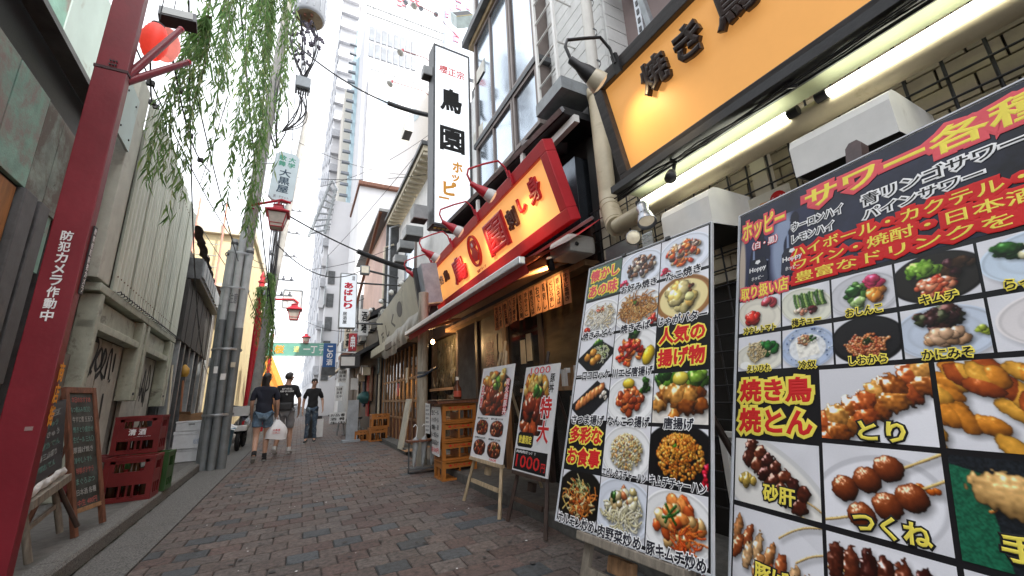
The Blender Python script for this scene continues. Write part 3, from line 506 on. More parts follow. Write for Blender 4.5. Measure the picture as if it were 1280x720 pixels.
for i in range(240):
    x, y, r = random.uniform(-.9, 1.8), 2.3 + 12 * random.random() ** 1.4, random.uniform(.006, .022); gs.add([(x + r * math.cos(q) * random.uniform(.8, 1.2), y + r * math.sin(q) * random.uniform(.8, 1.2), .0052 + i * 3e-6) for q in np.linspace(0, 5.6, 8)], [tuple(range(8))])
gs.build('gum_spots', M('gum_grey', (.05, .047, .045), .7, var=.3, bump=0), road, kind='stuff')
st = struct(MB().box((1.87, -3, -.05), (2.75, 7.0, .10)).build('shop_step', conc, bevel=.012), 'worn concrete step in front of the right-hand shops')
struct(MB().box((1.95, 7.0, -.05), (2.75, 45, .06)).build('shop_sill', conc), 'low concrete sill under the farther right-hand shops')
lt = MB()
for i in range(46):
    x, y = random.uniform(-.8, 1.8), random.uniform(2.4, 9); r = random.uniform(.004, .012); lt.add([(x - r, y, .006), (x, y - r, .006), (x + r, y, .006), (x, y + r * .8, .007)], [(0, 1, 2, 3)])
o = lt.build('litter', paper); o['kind'] = 'stuff'; o['label'] = 'tiny white paper scraps scattered on the paving'; o['category'] = 'litter'

# ================================================================= LEFT SIDE
# ---- weathered tin shed nearest the camera
sh = thing('tin_shed', 'weathered tin shed with peeling mint panels nearest on the left', 'shed', LF.p(4, 0))
MB().fbox(LF, -1, 6.55, -5.6, 0, -1.6, -.22).build('shed_wall', dark, sh)
for a0, a1, m in ((1.6, 2.9, mint), (2.92, 3.98, mint), (4.0, 4.50, mint), (4.52, 4.83, mintdirty), (4.85, 5.5, mintdirty)):
    MB().fbox(LF, a0, a1, -3.74, -2.86 - random.uniform(-.02, .02), -.05, -.02 + random.uniform(0, .01)).build('panel', m, sh, bevel=.004)
for a0, a1, m in ((1.6, 3.2, mint), (3.22, 4.3, mint), (4.32, 5.02, palepanel), (5.04, 5.70, palepanel)):
    MB().fbox(LF, a0, a1, -5.35, -4.26, -.02, .02).build('panel', m, sh, bevel=.004)
MB().fbox(LF, 1, 5.75, -4.26, -3.74, -.20, -.12).build('roof_beam', black, sh)
MB().fbox(LF, 1, 5.7, -4.30, -4.24, -.1, .05).build('beam_edge', darkgrey, sh)
MB().fbox(LF, 2.0, 4.43, -2.84, -1.7, -.10, -.03).build('plywood_board', orangewood, sh)
for a0, a1, b0, b1, m in ((4.45, 4.66, -2.86, -1.25, darkgrey), (4.72, 4.90, -2.86, -1.3, darkgrey), (5.18, 5.36, -3.7, -.1, darkgrey), (5.62, 5.78, -3.8, -.1, darkgrey)):
    MB().fbox(LF, a0, a1, b0, b1, -.1, .02).build('post', m, sh, bevel=.01)
MB().fbox(LF, 4.95, 5.12, -3.6, -2.3, -.1, -.04).build('panel', mint, sh)
MB().fbox(LF, 5.82, 6.02, -3.9, -2.62, -.1, -.02).build('panel', palepanel, sh)
MB().fbox(LF, 1, 6.5, -1.7, 0, -.20, -.10).build('lower_wall', plaster, sh)
MB().fbox(LF, 2.2, 4.3, -1.76, -1.66, -.1, .02).build('rail', darkgrey, sh)
# ---- corrugated building
cb = thing('corrugated_building', 'pale corrugated tin building with graffiti under its upper storey', 'building', LF.p(8.8, 0))
def corr(a0, a1, b0f, b1, c0, pitch=.076, amp=.017, top=None):
    n = int((a1 - a0) / pitch * 6); mb = MB()
    prof = [0, .5, 1, 1, .5, 0]
    vs = []; 
    for i in range(n + 1):
        a = a0 + (a1 - a0) * i / n; q = ((a - a0) / pitch) % 1; c = c0 + amp * min(1, max(0, (abs(q - .5) - .14) / .12)); vs += [LF.p(a, b0f(a), c), LF.p(a, b1, c)]
    mb.add(vs, [(2 * i, 2 * i + 1, 2 * i + 3, 2 * i + 2) for i in range(n)], 0, False); return mb
_e = [6.75]
while _e[-1] < 11.3: _e.append(_e[-1] + .76)
for i in range(len(_e) - 1):
    corr(_e[i] - .02, _e[i + 1], lambda a: -5.50 - .03 * math.sin(a * 9), -2.54 - random.uniform(0, .02), .02 + .006 * (i % 2), pitch=.16, amp=.05).build('tin_sheet', corrm, cb)
MB().fbox(LF, 6.30, 6.74, -5.50, -2.6, -.1, .03).build('corner_flashing', M('chalky_white_tin', (.50, .50, .43), .6, var=.08, sc=3, col2=(.34, .31, .26), mix=.38), cb, bevel=.01)
MB().fbox(LF, 5.74, 6.28, -5.05, -4.28, .03, .06).build('blue_panel', palepanel, cb, bevel=.005)
for a, b in ((5.84, -4.9), (6.18, -4.9), (5.84, -4.4), (6.18, -4.4)): MB().lathe(LF.p(a, b, .06), LF.n, [(.014, 0), (.014, .008), (0, .01)], 8).build('bolt', black, cb)
MB().fbox(LF, 6.28, 11.5, -5.45, 0, -2.2, -.22).build('body', plaster, cb)
MB().fbox(LF, 6.4, 11.5, -2.56, -2.46, -.2, .05).build('header_beam', framegreen, cb, bevel=.012)
MB().fbox(LF, 6.5, 11.45, -2.12, -2.02, -.12, .035).build('lintel', framegreen, cb, bevel=.01)
for a0, a1, b1 in ((6.50, 6.62, -.12), (8.62, 8.82, -1.2), (8.95, 9.1, -1.2), (11.0, 11.2, -1.1), (11.28, 11.44, -1.1)):
    MB().fbox(LF, a0, a1, -2.44, b1, -.14, .05).build('post', framegreen, cb, bevel=.012)
for a in (8.72, 11.1): MB().fbox(LF, a - .02, a + .02, -1.32, -1.28, .05, .07).build('post_stud', darkgrey, cb)
for a0, a1 in ((6.68, 8.6), (9.12, 10.98)): MB().fbox(LF, a0, a1, -2.42, -2.14, -.16, -.05).build('fascia_board', framegreen, cb)
for a0, a1 in ((6.68, 7.62), (7.64, 8.6), (9.12, 10.0), (10.02, 10.98)): MB().fbox(LF, a0, a1, -2.02, -.1, -.20, -.15).build('wall_board', M('graffiti_wall', (.42, .40, .35), .85, var=.12, sc=5, bump=.4, col2=(.17, .16, .14), mix=.36, dsc=1.6, chips=((.08, .07, .06), 7, .68)), cb)
sw = MB()
for i in range(60):
    a = 6.83 + (i % 30) * .155; sw.lathe(LF.p(a, -5.2 if i < 30 else -2.75, .068), LF.n, [(.011, 0), (.011, .008), (0, .010)], 6)
sw.build('rusty_screws', M('screw_rust', (.12, .06, .03), .7), cb, kind='stuff')
hk = MB()
for i in range(34): a = 6.85 + i * .135; hk.tube([LF.p(a, -2.54, .09), LF.p(a + .02, -2.56, .12), LF.p(a + .05, -2.53, .13)], .008, 5)
hk.build('hook_row', black, cb, kind='stuff')
def scrib(pts, r=.030):
    mb = MB(); P = [Vector(p) for p in pts]; out = []
    for i in range(len(P) - 1):
        p0, p1, p2, p3 = P[max(i - 1, 0)], P[i], P[i + 1], P[min(i + 2, len(P) - 1)]
        for k in range(6):
            t = k / 6; out.append(.5 * ((2 * p1) + (-p0 + p2) * t + (2 * p0 - 5 * p1 + 4 * p2 - p3) * t * t + (-p0 + 3 * p1 - 3 * p2 + p3) * t ** 3))
    out.append(P[-1]); vs = []
    for i, p in enumerate(out):
        d = (out[min(i + 1, len(out) - 1)] - out[max(i - 1, 0)]).normalized(); q = Vector((-d.y, d.x)) * r * (1 + .3 * math.sin(i * .7)); vs += [LF.p(p.x + q.x, p.y + q.y, -.145), LF.p(p.x - q.x, p.y - q.y, -.145)]
    mb.add(vs, [(2 * i, 2 * i + 1, 2 * i + 3, 2 * i + 2) for i in range(len(out) - 1)]); return mb
grf = flat('graffiti_black', (.02, .02, .022))
for pts in ([(7.15, -1.98), (7.5, -1.95), (7.35, -1.55), (7.1, -1.35), (6.95, -1.55), (7.1, -1.7), (7.45, -1.55)], [(7.5, -1.75), (7.65, -1.9), (7.75, -1.72), (7.6, -1.6), (7.5, -1.75)], [(7.62, -1.5), (7.8, -1.62), (7.9, -1.8), (7.8, -1.9), (7.78, -1.62), (7.95, -1.5)], [(8.0, -1.5), (8.02, -1.85), (8.12, -1.9), (8.2, -1.5)], [(8.3, -1.9), (8.32, -1.62)],
            [(8.25, -1.5), (8.27, -1.47)], [(6.9, -1.15), (7.1, -1.2), (7.2, -1.0), (7.1, -.85)], [(7.3, -.95), (7.65, -1.05), (7.8, -.8), (7.6, -.6), (7.3, -.7)], [(8.1, -1.3), (8.15, -.9)],
            [(9.4, -1.2), (9.5, -1.8), (9.62, -1.25), (9.75, -1.85), (9.8, -1.2)], [(9.9, -1.25), (10.0, -1.9), (10.15, -1.3)], [(10.2, -1.2), (10.35, -1.8), (10.45, -1.2), (10.3, -1.45)], [(10.55, -1.1), (10.6, -1.9), (10.8, -1.5), (10.6, -1.4)]):
    scrib(pts).build('graffiti_stroke', grf, cb)
sg = MB()
for pts in ([(5.85, -1.5), (6.1, -1.8), (6.2, -1.55), (6.0, -1.3), (5.85, -1.5)], [(5.4, -.7), (5.6, -1.3), (5.75, -.8)], [(6.0, -1.0), (6.15, -.6), (6.25, -1.0)], [(4.0, -1.2), (4.3, -1.5), (4.4, -1.1)]):
    k = scrib(pts); sg.add([Vector(v) + LF.n * .05 for v in k.v], k.f)
sg.build('graffiti', grf, sh, kind='stuff')
# ---- dark timber building with bundled awning
db = thing('dark_building', 'dark boarded building with rolled awning beyond the tin sheets', 'building', LF.p(13.5, 0))
MB().fbox(LF, 11.55, 17.7, -5.0, 0, -2.5, -.1).build('body', darkgrey, db)
for i in range(3): MB().fbox(LF, 16.5 + i * .4, 16.85 + i * .4, -4.2, -.1, -.08, .06 + .02 * i).build('board', (plank, greypaint, plaster)[i], db)
for i in range(10): MB().fbox(LF, 11.6 + i * .5, 12.08 + i * .5, -4.0, -2.55, -.08, .12 + .01 * (i % 2)).build('board', plank, db)
MB().fbox(LF, 11.6, 16.4, -4.55, -4.02, .0, .30).build('shutter_box', darkgrey, db, bevel=.02)
for i in range(9): MB().fbox(LF, 11.7 + i * .52, 12.1 + i * .52, -4.5, -4.1, .30, .34).build('slat', greypaint, db)
aw = MB(); aw.grid(lambda u, v: LF.p(11.5 + 5.6 * u, -5.25 + .55 * u - .03 * math.sin(u * 40) + .09 * math.sin(v * 3.1) * -1, .10 + .09 * math.cos(v * 3.1) + .02 * math.sin(u * 60)), 60, 8); aw.build('rolled_awning', M('brown_tarp', (.10, .075, .06), .7, var=.3, sc=6, bump=.4), db)
for a in (11.7, 12.4, 13.2, 14.1, 15.0, 15.9): MB().fbox(LF, a, a + .14, -2.55, 0, -.08, .10).build('post', greypaint if int(a * 10) % 2 else darkgrey, db)
MB().lathe(LF.p(12.9, -2.0, .1), (0, 0, -1), [(.02, -.1), (.10, 0), (.11, .12), (.07, .2)], 12).build('yellow_lamp', M('amber_lamp', (.40, .22, .03), .5), db)
MB().fbox(LF, 12.6, 15.8, -1.4, -.1, -.08, -.02).build('lower_board', plaster, db)
# ---- yellow house
yh = thing('yellow_house', 'old yellow mortar house rising behind the dark boarded building', 'house', (-4.5, 18, 0))
YF = yface((-7.5, 18, 0)); MB().fbox(YF, 0, 5.3, -7.5, 0, -7, 0).build('wall', oldgold, yh)
MB().fbox(YF, -.1, 5.4, -7.85, -7.5, -7.1, .18).build('eave', cream, yh, bevel=.02)
MB().fbox(YF, -.05, 5.35, -5.55, -5.42, -.1, .06).build('string_course', cream, yh)
for x in (3.5, 4.35):
    MB().tube([YF.p(x, -3.9, .25), YF.p(x, -8.8, .25)], .035, 8).build('ladder_rail', M('salmon_pole', (.55, .24, .18), .5), yh)
for z in np.arange(4.3, 7.4, .45): MB().tube([YF.p(3.5, -z, .25), YF.p(4.35, -z, .25)], .014, 6).build('ladder_rung', greypaint, yh)
for x in (3.0, 4.6): MB().fbox(YF, x, x + .55, -5.0, -4.0, .0, .05).build('window', dark, yh)
for a0 in (17.2, 19.4, 21.6): MB().fbox(LF, a0, a0 + 1.3, -4.2, -3.0, -.1, -.03).build('window', glassd, yh)
MB().fbox(LF, 17.75, 24, -5.3, 0, -1.2, -.12).build('side_wall', plaster, yh)
for k in range(5): MB().fbox(LF, 18.0 + k * 1.15, 18.7 + k * 1.15, -2.3, -.1, -.12, -.06).build('door', (redwood, darkgrey, greypaint, plank, framegreen, darkgrey)[k], yh)
for k in range(3): MB().fbox(LF, 18 + k * 1.7, 19.3 + k * 1.7, -2.75, -2.45, -.1, .35 - .05 * k).build('awning', (darkgrey, redwood, framegreen, greypaint)[k], yh)
ev = MB(); ev.grid(lambda u, v: LF.p(16.7 + 7 * u, -5.2 + .25 * v + .05 * math.sin(u * 90), -.1 + .75 * v), 90, 3); ev.build('tin_canopy', M('rust_canopy', (.22, .13, .10), .7, var=.3, sc=5), yh)
# ---- pale houses farther down on the left
for k, (a0, a1, h, m, lab) in enumerate(((24.2, 31, 4.6, plaster, 'grey low house beyond the yellow one on the left'), (31.2, 40, 6.2, whitewall, 'white low house farthest down the left side'))):
    b = thing('house', lab, 'house', LF.p(a0, 0)); MB().fbox(LF, a0, a1, -h, 0, -5, -.05).build('wall', m, b)
    MB().fbox(LF, a0 - .1, a1 + .1, -h - .2, -h, -5, .25).build('eave', darkgrey, b)
    for j in range(3):
        w = MB().fbox(LF, a0 + .6 + j * 2, a0 + 1.8 + j * 2, -h + .5, -h + 1.6, -.05, .02).build('window', darkgrey, b); MB().fbox(LF, a0 + .7 + j * 2, a0 + 1.7 + j * 2, -h + .58, -h + 1.52, .02, .03).build('pane', skyglass, w)
        MB().fbox(LF, a0 + .5 + j * 2, a0 + 1.7 + j * 2, -2.3, -.1, -.05, .02).build('door', redwood, b)

# ---- red gate pillar
_px0, _px1, _py0, _py1 = -1.362, -1.2, 3.11, 3.175; _bz = onY(138, 85, 3.11).z
pl = thing('gate_pillar', 'tall dark red steel gate pillar with white lettering, nearest camera', 'pillar', (-1.28, 3.16, .12))
MB().box((_px0, _py0, .12), (_px1, _py1, _bz - .012)).build('shaft', redpaint, pl, bevel=.004)
MB().box((_px0 + .002, _py0 + .002, _bz + .008), (_px1 - .002, _py1 - .002, 4.4)).build('upper_shaft', redpaint, pl, bevel=.004)
MB().box((_px0 - .004, _py0 - .004, _bz - .012), (_px1 + .004, _py1 + .004, _bz + .008)).build('band', M('dark_band', (.05, .01, .012), .5), pl)
for z in (_bz + .025, _bz + .055):
    for x in (-1.29, -1.275, -1.26): MB().tube([(x, _py0 - .004, z), (x, _py0 - .012, z)], .006, 6).build('bolt', black, pl)
PF = yface((_px0, _py0 - .001, 0)); zt, zb = PF.p(0, 0).z, 0
_t = onY(84, 288, _py0).z; _b = onY(56, 402, _py0).z
_c = .076
text(PF, (_c - .026, -_t, _c + .026, -_b), '防犯カメラ作動中', inkwhite, pl, bold=.028, vertical=True)
SF = Frame((_px1 + .001, _py0, 0), (0, 1, 0), (0, 0, 1))
_pt = onX(140, 302, _px1).z; _pb = onX(120, 378, _px1).z
for a, b, w, h, m_ in ((.10, .99, .03, .02, M('torn_paper', (.30, .20, .19), .7)), (.02, .72, .03, .04, M('torn_paper', (.30, .20, .19), .7))): MB().fbox(PF, a, a + w, -b, -b + h, .001, .0025).build('sticker', m_, pl)
pt = MB().fbox(SF, .035, .075, -_pt, -_pb, 0, .006).build('notice_plate', black, pl)
text(SF, (.042, -_pt + .01, .068, -_pb - .01), '歌舞伎町防犯カメラ', inkwhite, pt, bold=.02, c=.007, vertical=True)
text(SF, (.03, -1.33, .085, -.98), '商店街', inkor, pl, bold=.03, c=.002, vertical=True, name='orange_lettering')
MB().box((_px0 + .01, _py1, 2.1), (_px0 + .10, _py1 + .05, 4.4)).build('back_channel', redpaint, pl)
for (e, zr) in (((235, 78), 3.26), ((226, 37), 3.30)):
    root = Vector((-1.22, 3.17, 3.20 if e[1] > 50 else 3.24)); end = onY(e[0], e[1], 3.45); d = (end - root)
    b = MB().tube([root, root + d * .6, end], [.026, .024, .020], 10).build('branch_stub', redpaint, pl)
    MB().tube([end - d.normalized() * .01, end + d.normalized() * .012], .022, 10).build('cut_end', redmetal, b)
# ---- red paper lantern and square sign lamp behind the pillar
lc = onY(193, 52, 3.5)
ln = thing('paper_lantern', 'glowing red paper lantern hanging behind the gate pillar', 'lantern', lc)
pr = [(.035, -.15)] + [(.085 * math.sin(math.pi * (.18 + .64 * i / 16)) + (.004 if i % 2 else 0), -.145 + .29 * i / 16) for i in range(17)] + [(.035, .15)]
MB().lathe(lc, (0, 0, 1), pr, 20).build('shade', lanternred, ln)
MB().lathe(lc, (0, 0, 1), [(.04, .15), (.042, .165), (0, .167)], 16).build('top_ring', black, ln); MB().tube([lc + Vector((0, 0, .165)), lc + Vector((0, 0, .5))], .004, 5).build('cord', wirem, ln)
lc2 = onY(208, 56, 3.9); l2 = thing('paper_lantern', 'paler pink-red lantern partly hidden behind the branch stubs', 'lantern', lc2)
MB().lathe(lc2, (0, 0, 1), [(r * 1.1, h) for r, h in pr], 20).build('shade', M('pink_lantern_paper', (.72, .22, .18), .6, emis=.3), l2); MB().tube([lc2 + Vector((0, 0, .15)), lc2 + Vector((0, 0, .6))], .004, 5).build('cord', wirem, l2)
bc = onY(222, 14, 3.7); bx = thing('sign_lamp_box', 'square black-framed box lamp high beside the gate pillar', 'lamp', bc)
BF = Frame(bc, (.93, .2, .28), (-.2, .5, .85))
MB().fbox(BF, -.13, .13, -.12, .10, -.12, -.02).build('frame', black, bx, bevel=.008); MB().fbox(BF, -.105, .105, -.095, .075, -.02, -.015).build('glass', M('smoky_panel', (.22, .22, .20), .3), bx)
# wire with little clips running down behind the pillar
for k, (p0, p1, lab) in enumerate((((188, 78), (201, 128), 'short black cable with clips behind the gate pillar'), ((214, 62), (263, 215), 'long black cable drooping through the willow leaves'))):
    a, b = onY(*p0, 4.2), onY(*p1, 6.5); w = MB(); P = [a.lerp(b, t) - Vector((0, 0, .25 * math.sin(math.pi * t))) for t in np.linspace(0, 1, 12)]; w.tube(P, .008, 6)
    for p in P[2:10:3]: w.box(p - Vector((.03, .02, .02)), p + Vector((.03, .02, .03)))
    single(w.build('cable', wirem, loc=a), lab, 'cable')

# ---- utility pole with conduits, transformer and sign
up = thing('utility_pole', 'grey utility pole wrapped in conduits beside the white boxes', 'utility pole', (-1.27, 9.15, 0))
ptop = Vector((-1.0, 9.4, 11.6)); MB().tube([(-1.27, 9.18, 0), (-1.23, 9.2, 4), ptop], [.15, .13, .09], 16).build('pole', M('pole_concrete', (.34, .33, .31), .8, var=.12, sc=5, bump=.2), up)
cgrey = M('conduit_dark', (.19, .21, .22), .45, metal=.2, var=.15, sc=4, bump=.1, col2=(.16, .17, .17), mix=.36); clight = M('conduit_light', (.50, .53, .54), .45, var=.1, sc=4, bump=.08)
for x, y0, z1, z2, r in ((-1.40, 8.98, 2.6, 4.2, .062), (-1.265, 8.93, 2.75, 4.55, .062), (-1.13, 8.97, 2.45, 4.05, .070), (-1.47, 9.08, 2.9, 4.0, .045)):
    MB().tube([(x, y0, 0.0), (x, y0, z1)], r, 14).build('lower_conduit', cgrey, up); MB().tube([(x, y0, z1), (x + .02, y0, z2)], r * .93, 14).build('upper_conduit', clight, up)
    MB().lathe((x + .02, y0, z2), (0, 0, 1), [(r * .97, -.12), (r * 1.02, -.11), (r * 1.02, -.07), (r * .95, -.06)], 14).build('collar', darkgrey, up)
for z in (.9, 2.05, 3.2, 3.9): MB().lathe((-1.285, 9.06, z), (0, 0, 1), [(.235, -.02), (.24, 0), (.235, .02)], 20).build('steel_band', galv, up)
for x, z, w, h, m_ in ((-1.30, 1.5, .08, .11, paper), (-1.17, 1.72, .07, .09, cream), (-1.42, 1.62, .06, .12, paper)): MB().box((x, 8.86 if x > -1.35 else 8.91, z), (x + w, 8.868 if x > -1.35 else 8.918, z + h)).build('bill_sticker', m_, up)
text(yface((-1.3, 8.865, 0)), (-.03, -3.1, .10, -2.9), '注意', inkgrey, up, bold=.01)
tc = onY(387, 24, 9.4); tr = thing('transformer', 'grey pole transformer drum with brown underside at top', 'transformer', tc)
MB().lathe(tc, (0, 0, 1), [(.0, -.02), (.34, 0), (.36, .06), (.36, 1.2), (.3, 1.25)], 24).build('drum', M('transformer_grey', (.40, .42, .45), .4, var=.08), tr)
MB().lathe(tc, (0, 0, -1), [(.30, .0), (.31, .03), (0, .035)], 20).build('underside', M('rusty_brown', (.20, .15, .09), .7, var=.2, bump=.2), tr)
for dx, dy in ((-.1, -.15), (.05, -.2), (.0, 0)): MB().box(tc + Vector((dx - .03, dy - .03, -.1)), tc + Vector((dx + .03, dy + .03, -.02))).build('terminal', redwood, tr)
for k in range(14): a = k * .45; MB().box(tc + Vector((.37 * math.cos(a) - .008, .37 * math.sin(a) - .008, .1)), tc + Vector((.37 * math.cos(a) + .008, .37 * math.sin(a) + .008, 1.1))).build('cooling_fin', galv, tr)
def wires(name, lab, A, B, n, r, spread, sag=.2, m=wirem, cat='cables', parent=None):
    w = MB(); A, B = Vector(A), Vector(B)
    for i in range(n):
        o1 = Vector((random.uniform(-1, 1), random.uniform(-1, 1), random.uniform(-.5, .5))) * spread; o2 = Vector((random.uniform(-1, 1), random.uniform(-1, 1), random.uniform(-.5, .5))) * spread * .4; bow = Vector((random.uniform(-1, 1), random.uniform(-1, 1), 0)) * sag
        w.tube([(A + o1).lerp(B + o2, t) + bow * math.sin(math.pi * t) for t in np.linspace(0, 1, 9)], r * random.uniform(.7, 1.3), 6, cap=False)
    return w
jb = onY(379, 105, 9.3)
jx = thing('junction_box', 'light grey cable junction box hanging below the transformer', 'junction box', jb)
MB().box(jb - Vector((.16, .1, .14)), jb + Vector((.16, .1, .14))).build('case', M('pale_plastic', (.30, .33, .35), .4), jx, bevel=.02)
for k in range(6): MB().tube([jb + Vector((-.13 + k * .05, 0, -.14)), jb + Vector((-.13 + k * .05, 0, -.3))], .02, 8).build('cable_gland', black, jx)
for A, B, n, sp, lab in ((tc + Vector((-.1, 0, -.05)), jb + Vector((0, 0, .15)), 12, .22, 'tangle of black leads from transformer to junction box'), (jb + Vector((0, 0, -.3)), onY(355, 165, 9.3), 7, .10, 'loose black cables looping below the junction box'), (onY(352, 90, 9.3), onY(345, 185, 9.3), 7, .08, 'cable bundle tied along the upper utility pole')):
    single(wires('c', '', A, B, n, .014, sp, .3).build('cable_bundle', wirem, loc=A), lab, 'cables')
il = MB()
for k in range(70): p = tc.lerp(jb, random.uniform(.1, .6)) + Vector((random.uniform(-.4, .35), random.uniform(-.3, .3), random.uniform(-.2, .25))); il.lathe(p, (random.uniform(-1, 1), random.uniform(-1, 1), 1), [(.01, -.06), (.035, -.03), (.02, 0), (.035, .03), (.01, .06)], 7)
o = il.build('insulator_cluster', M('purple_grey', (.10, .085, .12), .5)); o['kind'] = 'stuff'; o['label'] = 'cluster of small insulators and clamps below the transformer'; o['category'] = 'insulators'
# vertical street sign of a pawn shop
s0 = onY(341, 218, 9); dk = thing('street_sign', 'pale rounded vertical shop sign hung from the utility pole', 'sign', s0)
DF = Frame(s0, (.985, .17, 0), (.05, 0, 1))
pts = [(-.22, -.50), (-.14, -.58), (.14, -.58), (.22, -.50), (.22, .50), (.14, .58), (-.14, .58), (-.22, .50)]
DF = Frame(s0 + Vector((.22, 0, 0)), (.985, .17, 0), (.055, 0, 1)); MB().prism(DF, pts, -.1, 0).build('body', M('sign_pale_blue', (.60, .70, .74), .4, var=.03), dk)
MB().prism(DF, [(a * 1.05, b * 1.02) for a, b in pts], -.07, -.03).build('rim', galv, dk)
text(DF, (.02, -.50, .16, -.22), '大学', inkgreen, dk, bold=.03, c=.002, vertical=True); text(DF, (-.16, -.50, -.02, -.22), '歌舞', inkgreen, dk, bold=.03, c=.002, vertical=True)
text(DF, (-.11, -.18, .11, .40), '大黒屋', flat('dark_sign_ink', (.06, .10, .14)), dk, bold=.02, c=.002, vertical=True); text(DF, (-.14, .46, .14, .52), '質・チケット', inkgrey, dk, bold=.01, c=.002)
MB().tube([s0 + Vector((.3, 0, .58)), onY(372, 60, 9)], .008, 6).build('hanger', wirem, dk); MB().tube([s0 + Vector((0, .05, .3)), s0 + Vector((-.35, .2, .3))], .015, 6).build('bracket', galv, dk)
# ornamental red lamp lantern (first of several)
def street_lantern(c, s, lab):
    c = Vector(c); t = thing('hanging_street_lamp', lab, 'street lamp', c, 'ornamental red lanterns along the alley')
    def ring(r, h): return [(c.x + r * sx, c.y + r * sy, c.z + h) for sx, sy in ((-1, -1), (1, -1), (1, 1), (-1, 1))]
    m = MB()
    for (r0, h0), (r1, h1) in (((.24, .0), (.25, .03)), ((.25, .03), (.10, .13)), ((.10, .13), (.09, .20)), ((.09, .20), (.11, .21)), ((.11, .21), (.03, .25))):
        A, B = ring(r0 * s, h0 * s), ring(r1 * s, h1 * s); m.add(A + B, [(0, 1, 5, 4), (1, 2, 6, 5), (2, 3, 7, 6), (3, 0, 4, 7)])
    m.add(ring(.24 * s, 0), [(3, 2, 1, 0)]); m.build('roof', redmetal, t)
    A, B = ring(.12 * s, -.34 * s), ring(.19 * s, -.01 * s); MB().add(A + B, [(0, 1, 5, 4), (1, 2, 6, 5), (2, 3, 7, 6), (3, 0, 4, 7), (3, 2, 1, 0)]).build('glass', M('milky_glass', (.55, .48, .42), .3, var=.1), t)
    f = MB()
    for k in range(4): f.tube([A[k], B[k]], .014 * s, 5); f.tube([A[k], A[(k + 1) % 4]], .014 * s, 5); f.tube([Vector(A[k]).lerp(Vector(B[k]), .25), Vector(A[(k + 1) % 4]).lerp(Vector(B[(k + 1) % 4]), .25)], .01 * s, 5)
    f.build('frame', redmetal, t); return t
L1 = onY(347, 268, 9); L1_ = street_lantern(L1, .9, 'red ornamental lantern under the pale rounded shop sign')
ar = MB(); p0 = onY(310, 257, 9); ar.tube([(-1.15, 9.15, p0.z), p0, L1 + Vector((.05, 0, .34)), L1 + Vector((.22, 0, .3))], .028, 8); ar.tube([L1 + Vector((0, 0, .34)), L1 + Vector((0, 0, .2))], .02, 6); ar.build('bracket_arm', redmetal, L1_)
# ---- banners, rear pole, far red lamp post
p2 = thing('utility_pole', 'slim far utility pole with many cables behind the red lantern', 'utility pole', (-1.1, 14, 0))
MB().tube([(-1.25, 14, 0), (-1.0, 14, 5), (-.55, 14, 11)], [.13, .12, .09], 12).build('pole', MATS['pole_concrete'], p2)
for z in (4.3, 4.8, 5.6, 6.4, 7.2):
    MB().tube([(-1.35 + z * .02, 14, z), (-.55 + z * .02, 14, z)], .025, 6).build('crossarm', galv, p2)
    for k in range(4): MB().lathe((-1.3 + z * .02 + k * .22, 14, z), (0, 0, 1), [(.03, 0), (.05, .04), (.02, .08), (.04, .12), (0, .14)], 8).build('insulator', M('porcelain_grey', (.35, .36, .40), .3), p2)
single(wires('', '', (-1.1, 13.8, 9), (-1.05, 13.8, 4), 9, .016, .18, .15).build('cable_bundle', wirem, loc=(-1, 14, 4)), 'bundle of cables running down the far utility pole', 'cables')
rp = thing('lamp_post', 'red ornamental lamp post wrapped in willow, middle of the alley', 'lamp post', (-1.42, 15, 0))
MB().tube([(-1.45, 15, 0), (-1.42, 15, 4.9)], [.09, .08], 10).build('post', redbright, rp); MB().lathe((-1.42, 15, 4.9), (0, 0, 1), [(.09, 0), (.12, .04), (.05, .12), (.08, .2), (0, .42)], 12).build('finial', redbright, rp)
MB().tube([(-1.5, 15, 4.35), (-.45, 15, 4.42), (-.3, 15, 4.3)], .04, 8).build('arm', redbright, rp)
q = onY(368, 388, 15); street_lantern(q, .95, 'red ornamental lantern on the lamp post beside the blank sign frame')
q = onY(384, 425, 20); street_lantern(q + Vector((-.05, 0, .1)), .7, 'small far lantern just above the green banner')
fs = thing('blank_sign', 'empty white rectangular sign with thin grey frame on post', 'sign', onY(366, 374, 15))
FF = yface(onY(355, 362, 15)); MB().fbox(FF, 0, .56, 0, .62, -.05, 0).build('panel', paper, fs)
for bx_ in ((0, .56, -.02, .02), (0, .56, .6, .64), (-.02, .02, .02, .6), (.54, .58, .02, .6)): MB().fbox(FF, bx_[0], bx_[1], bx_[2], bx_[3], -.06, .012).build('frame_bar', greypaint, fs)
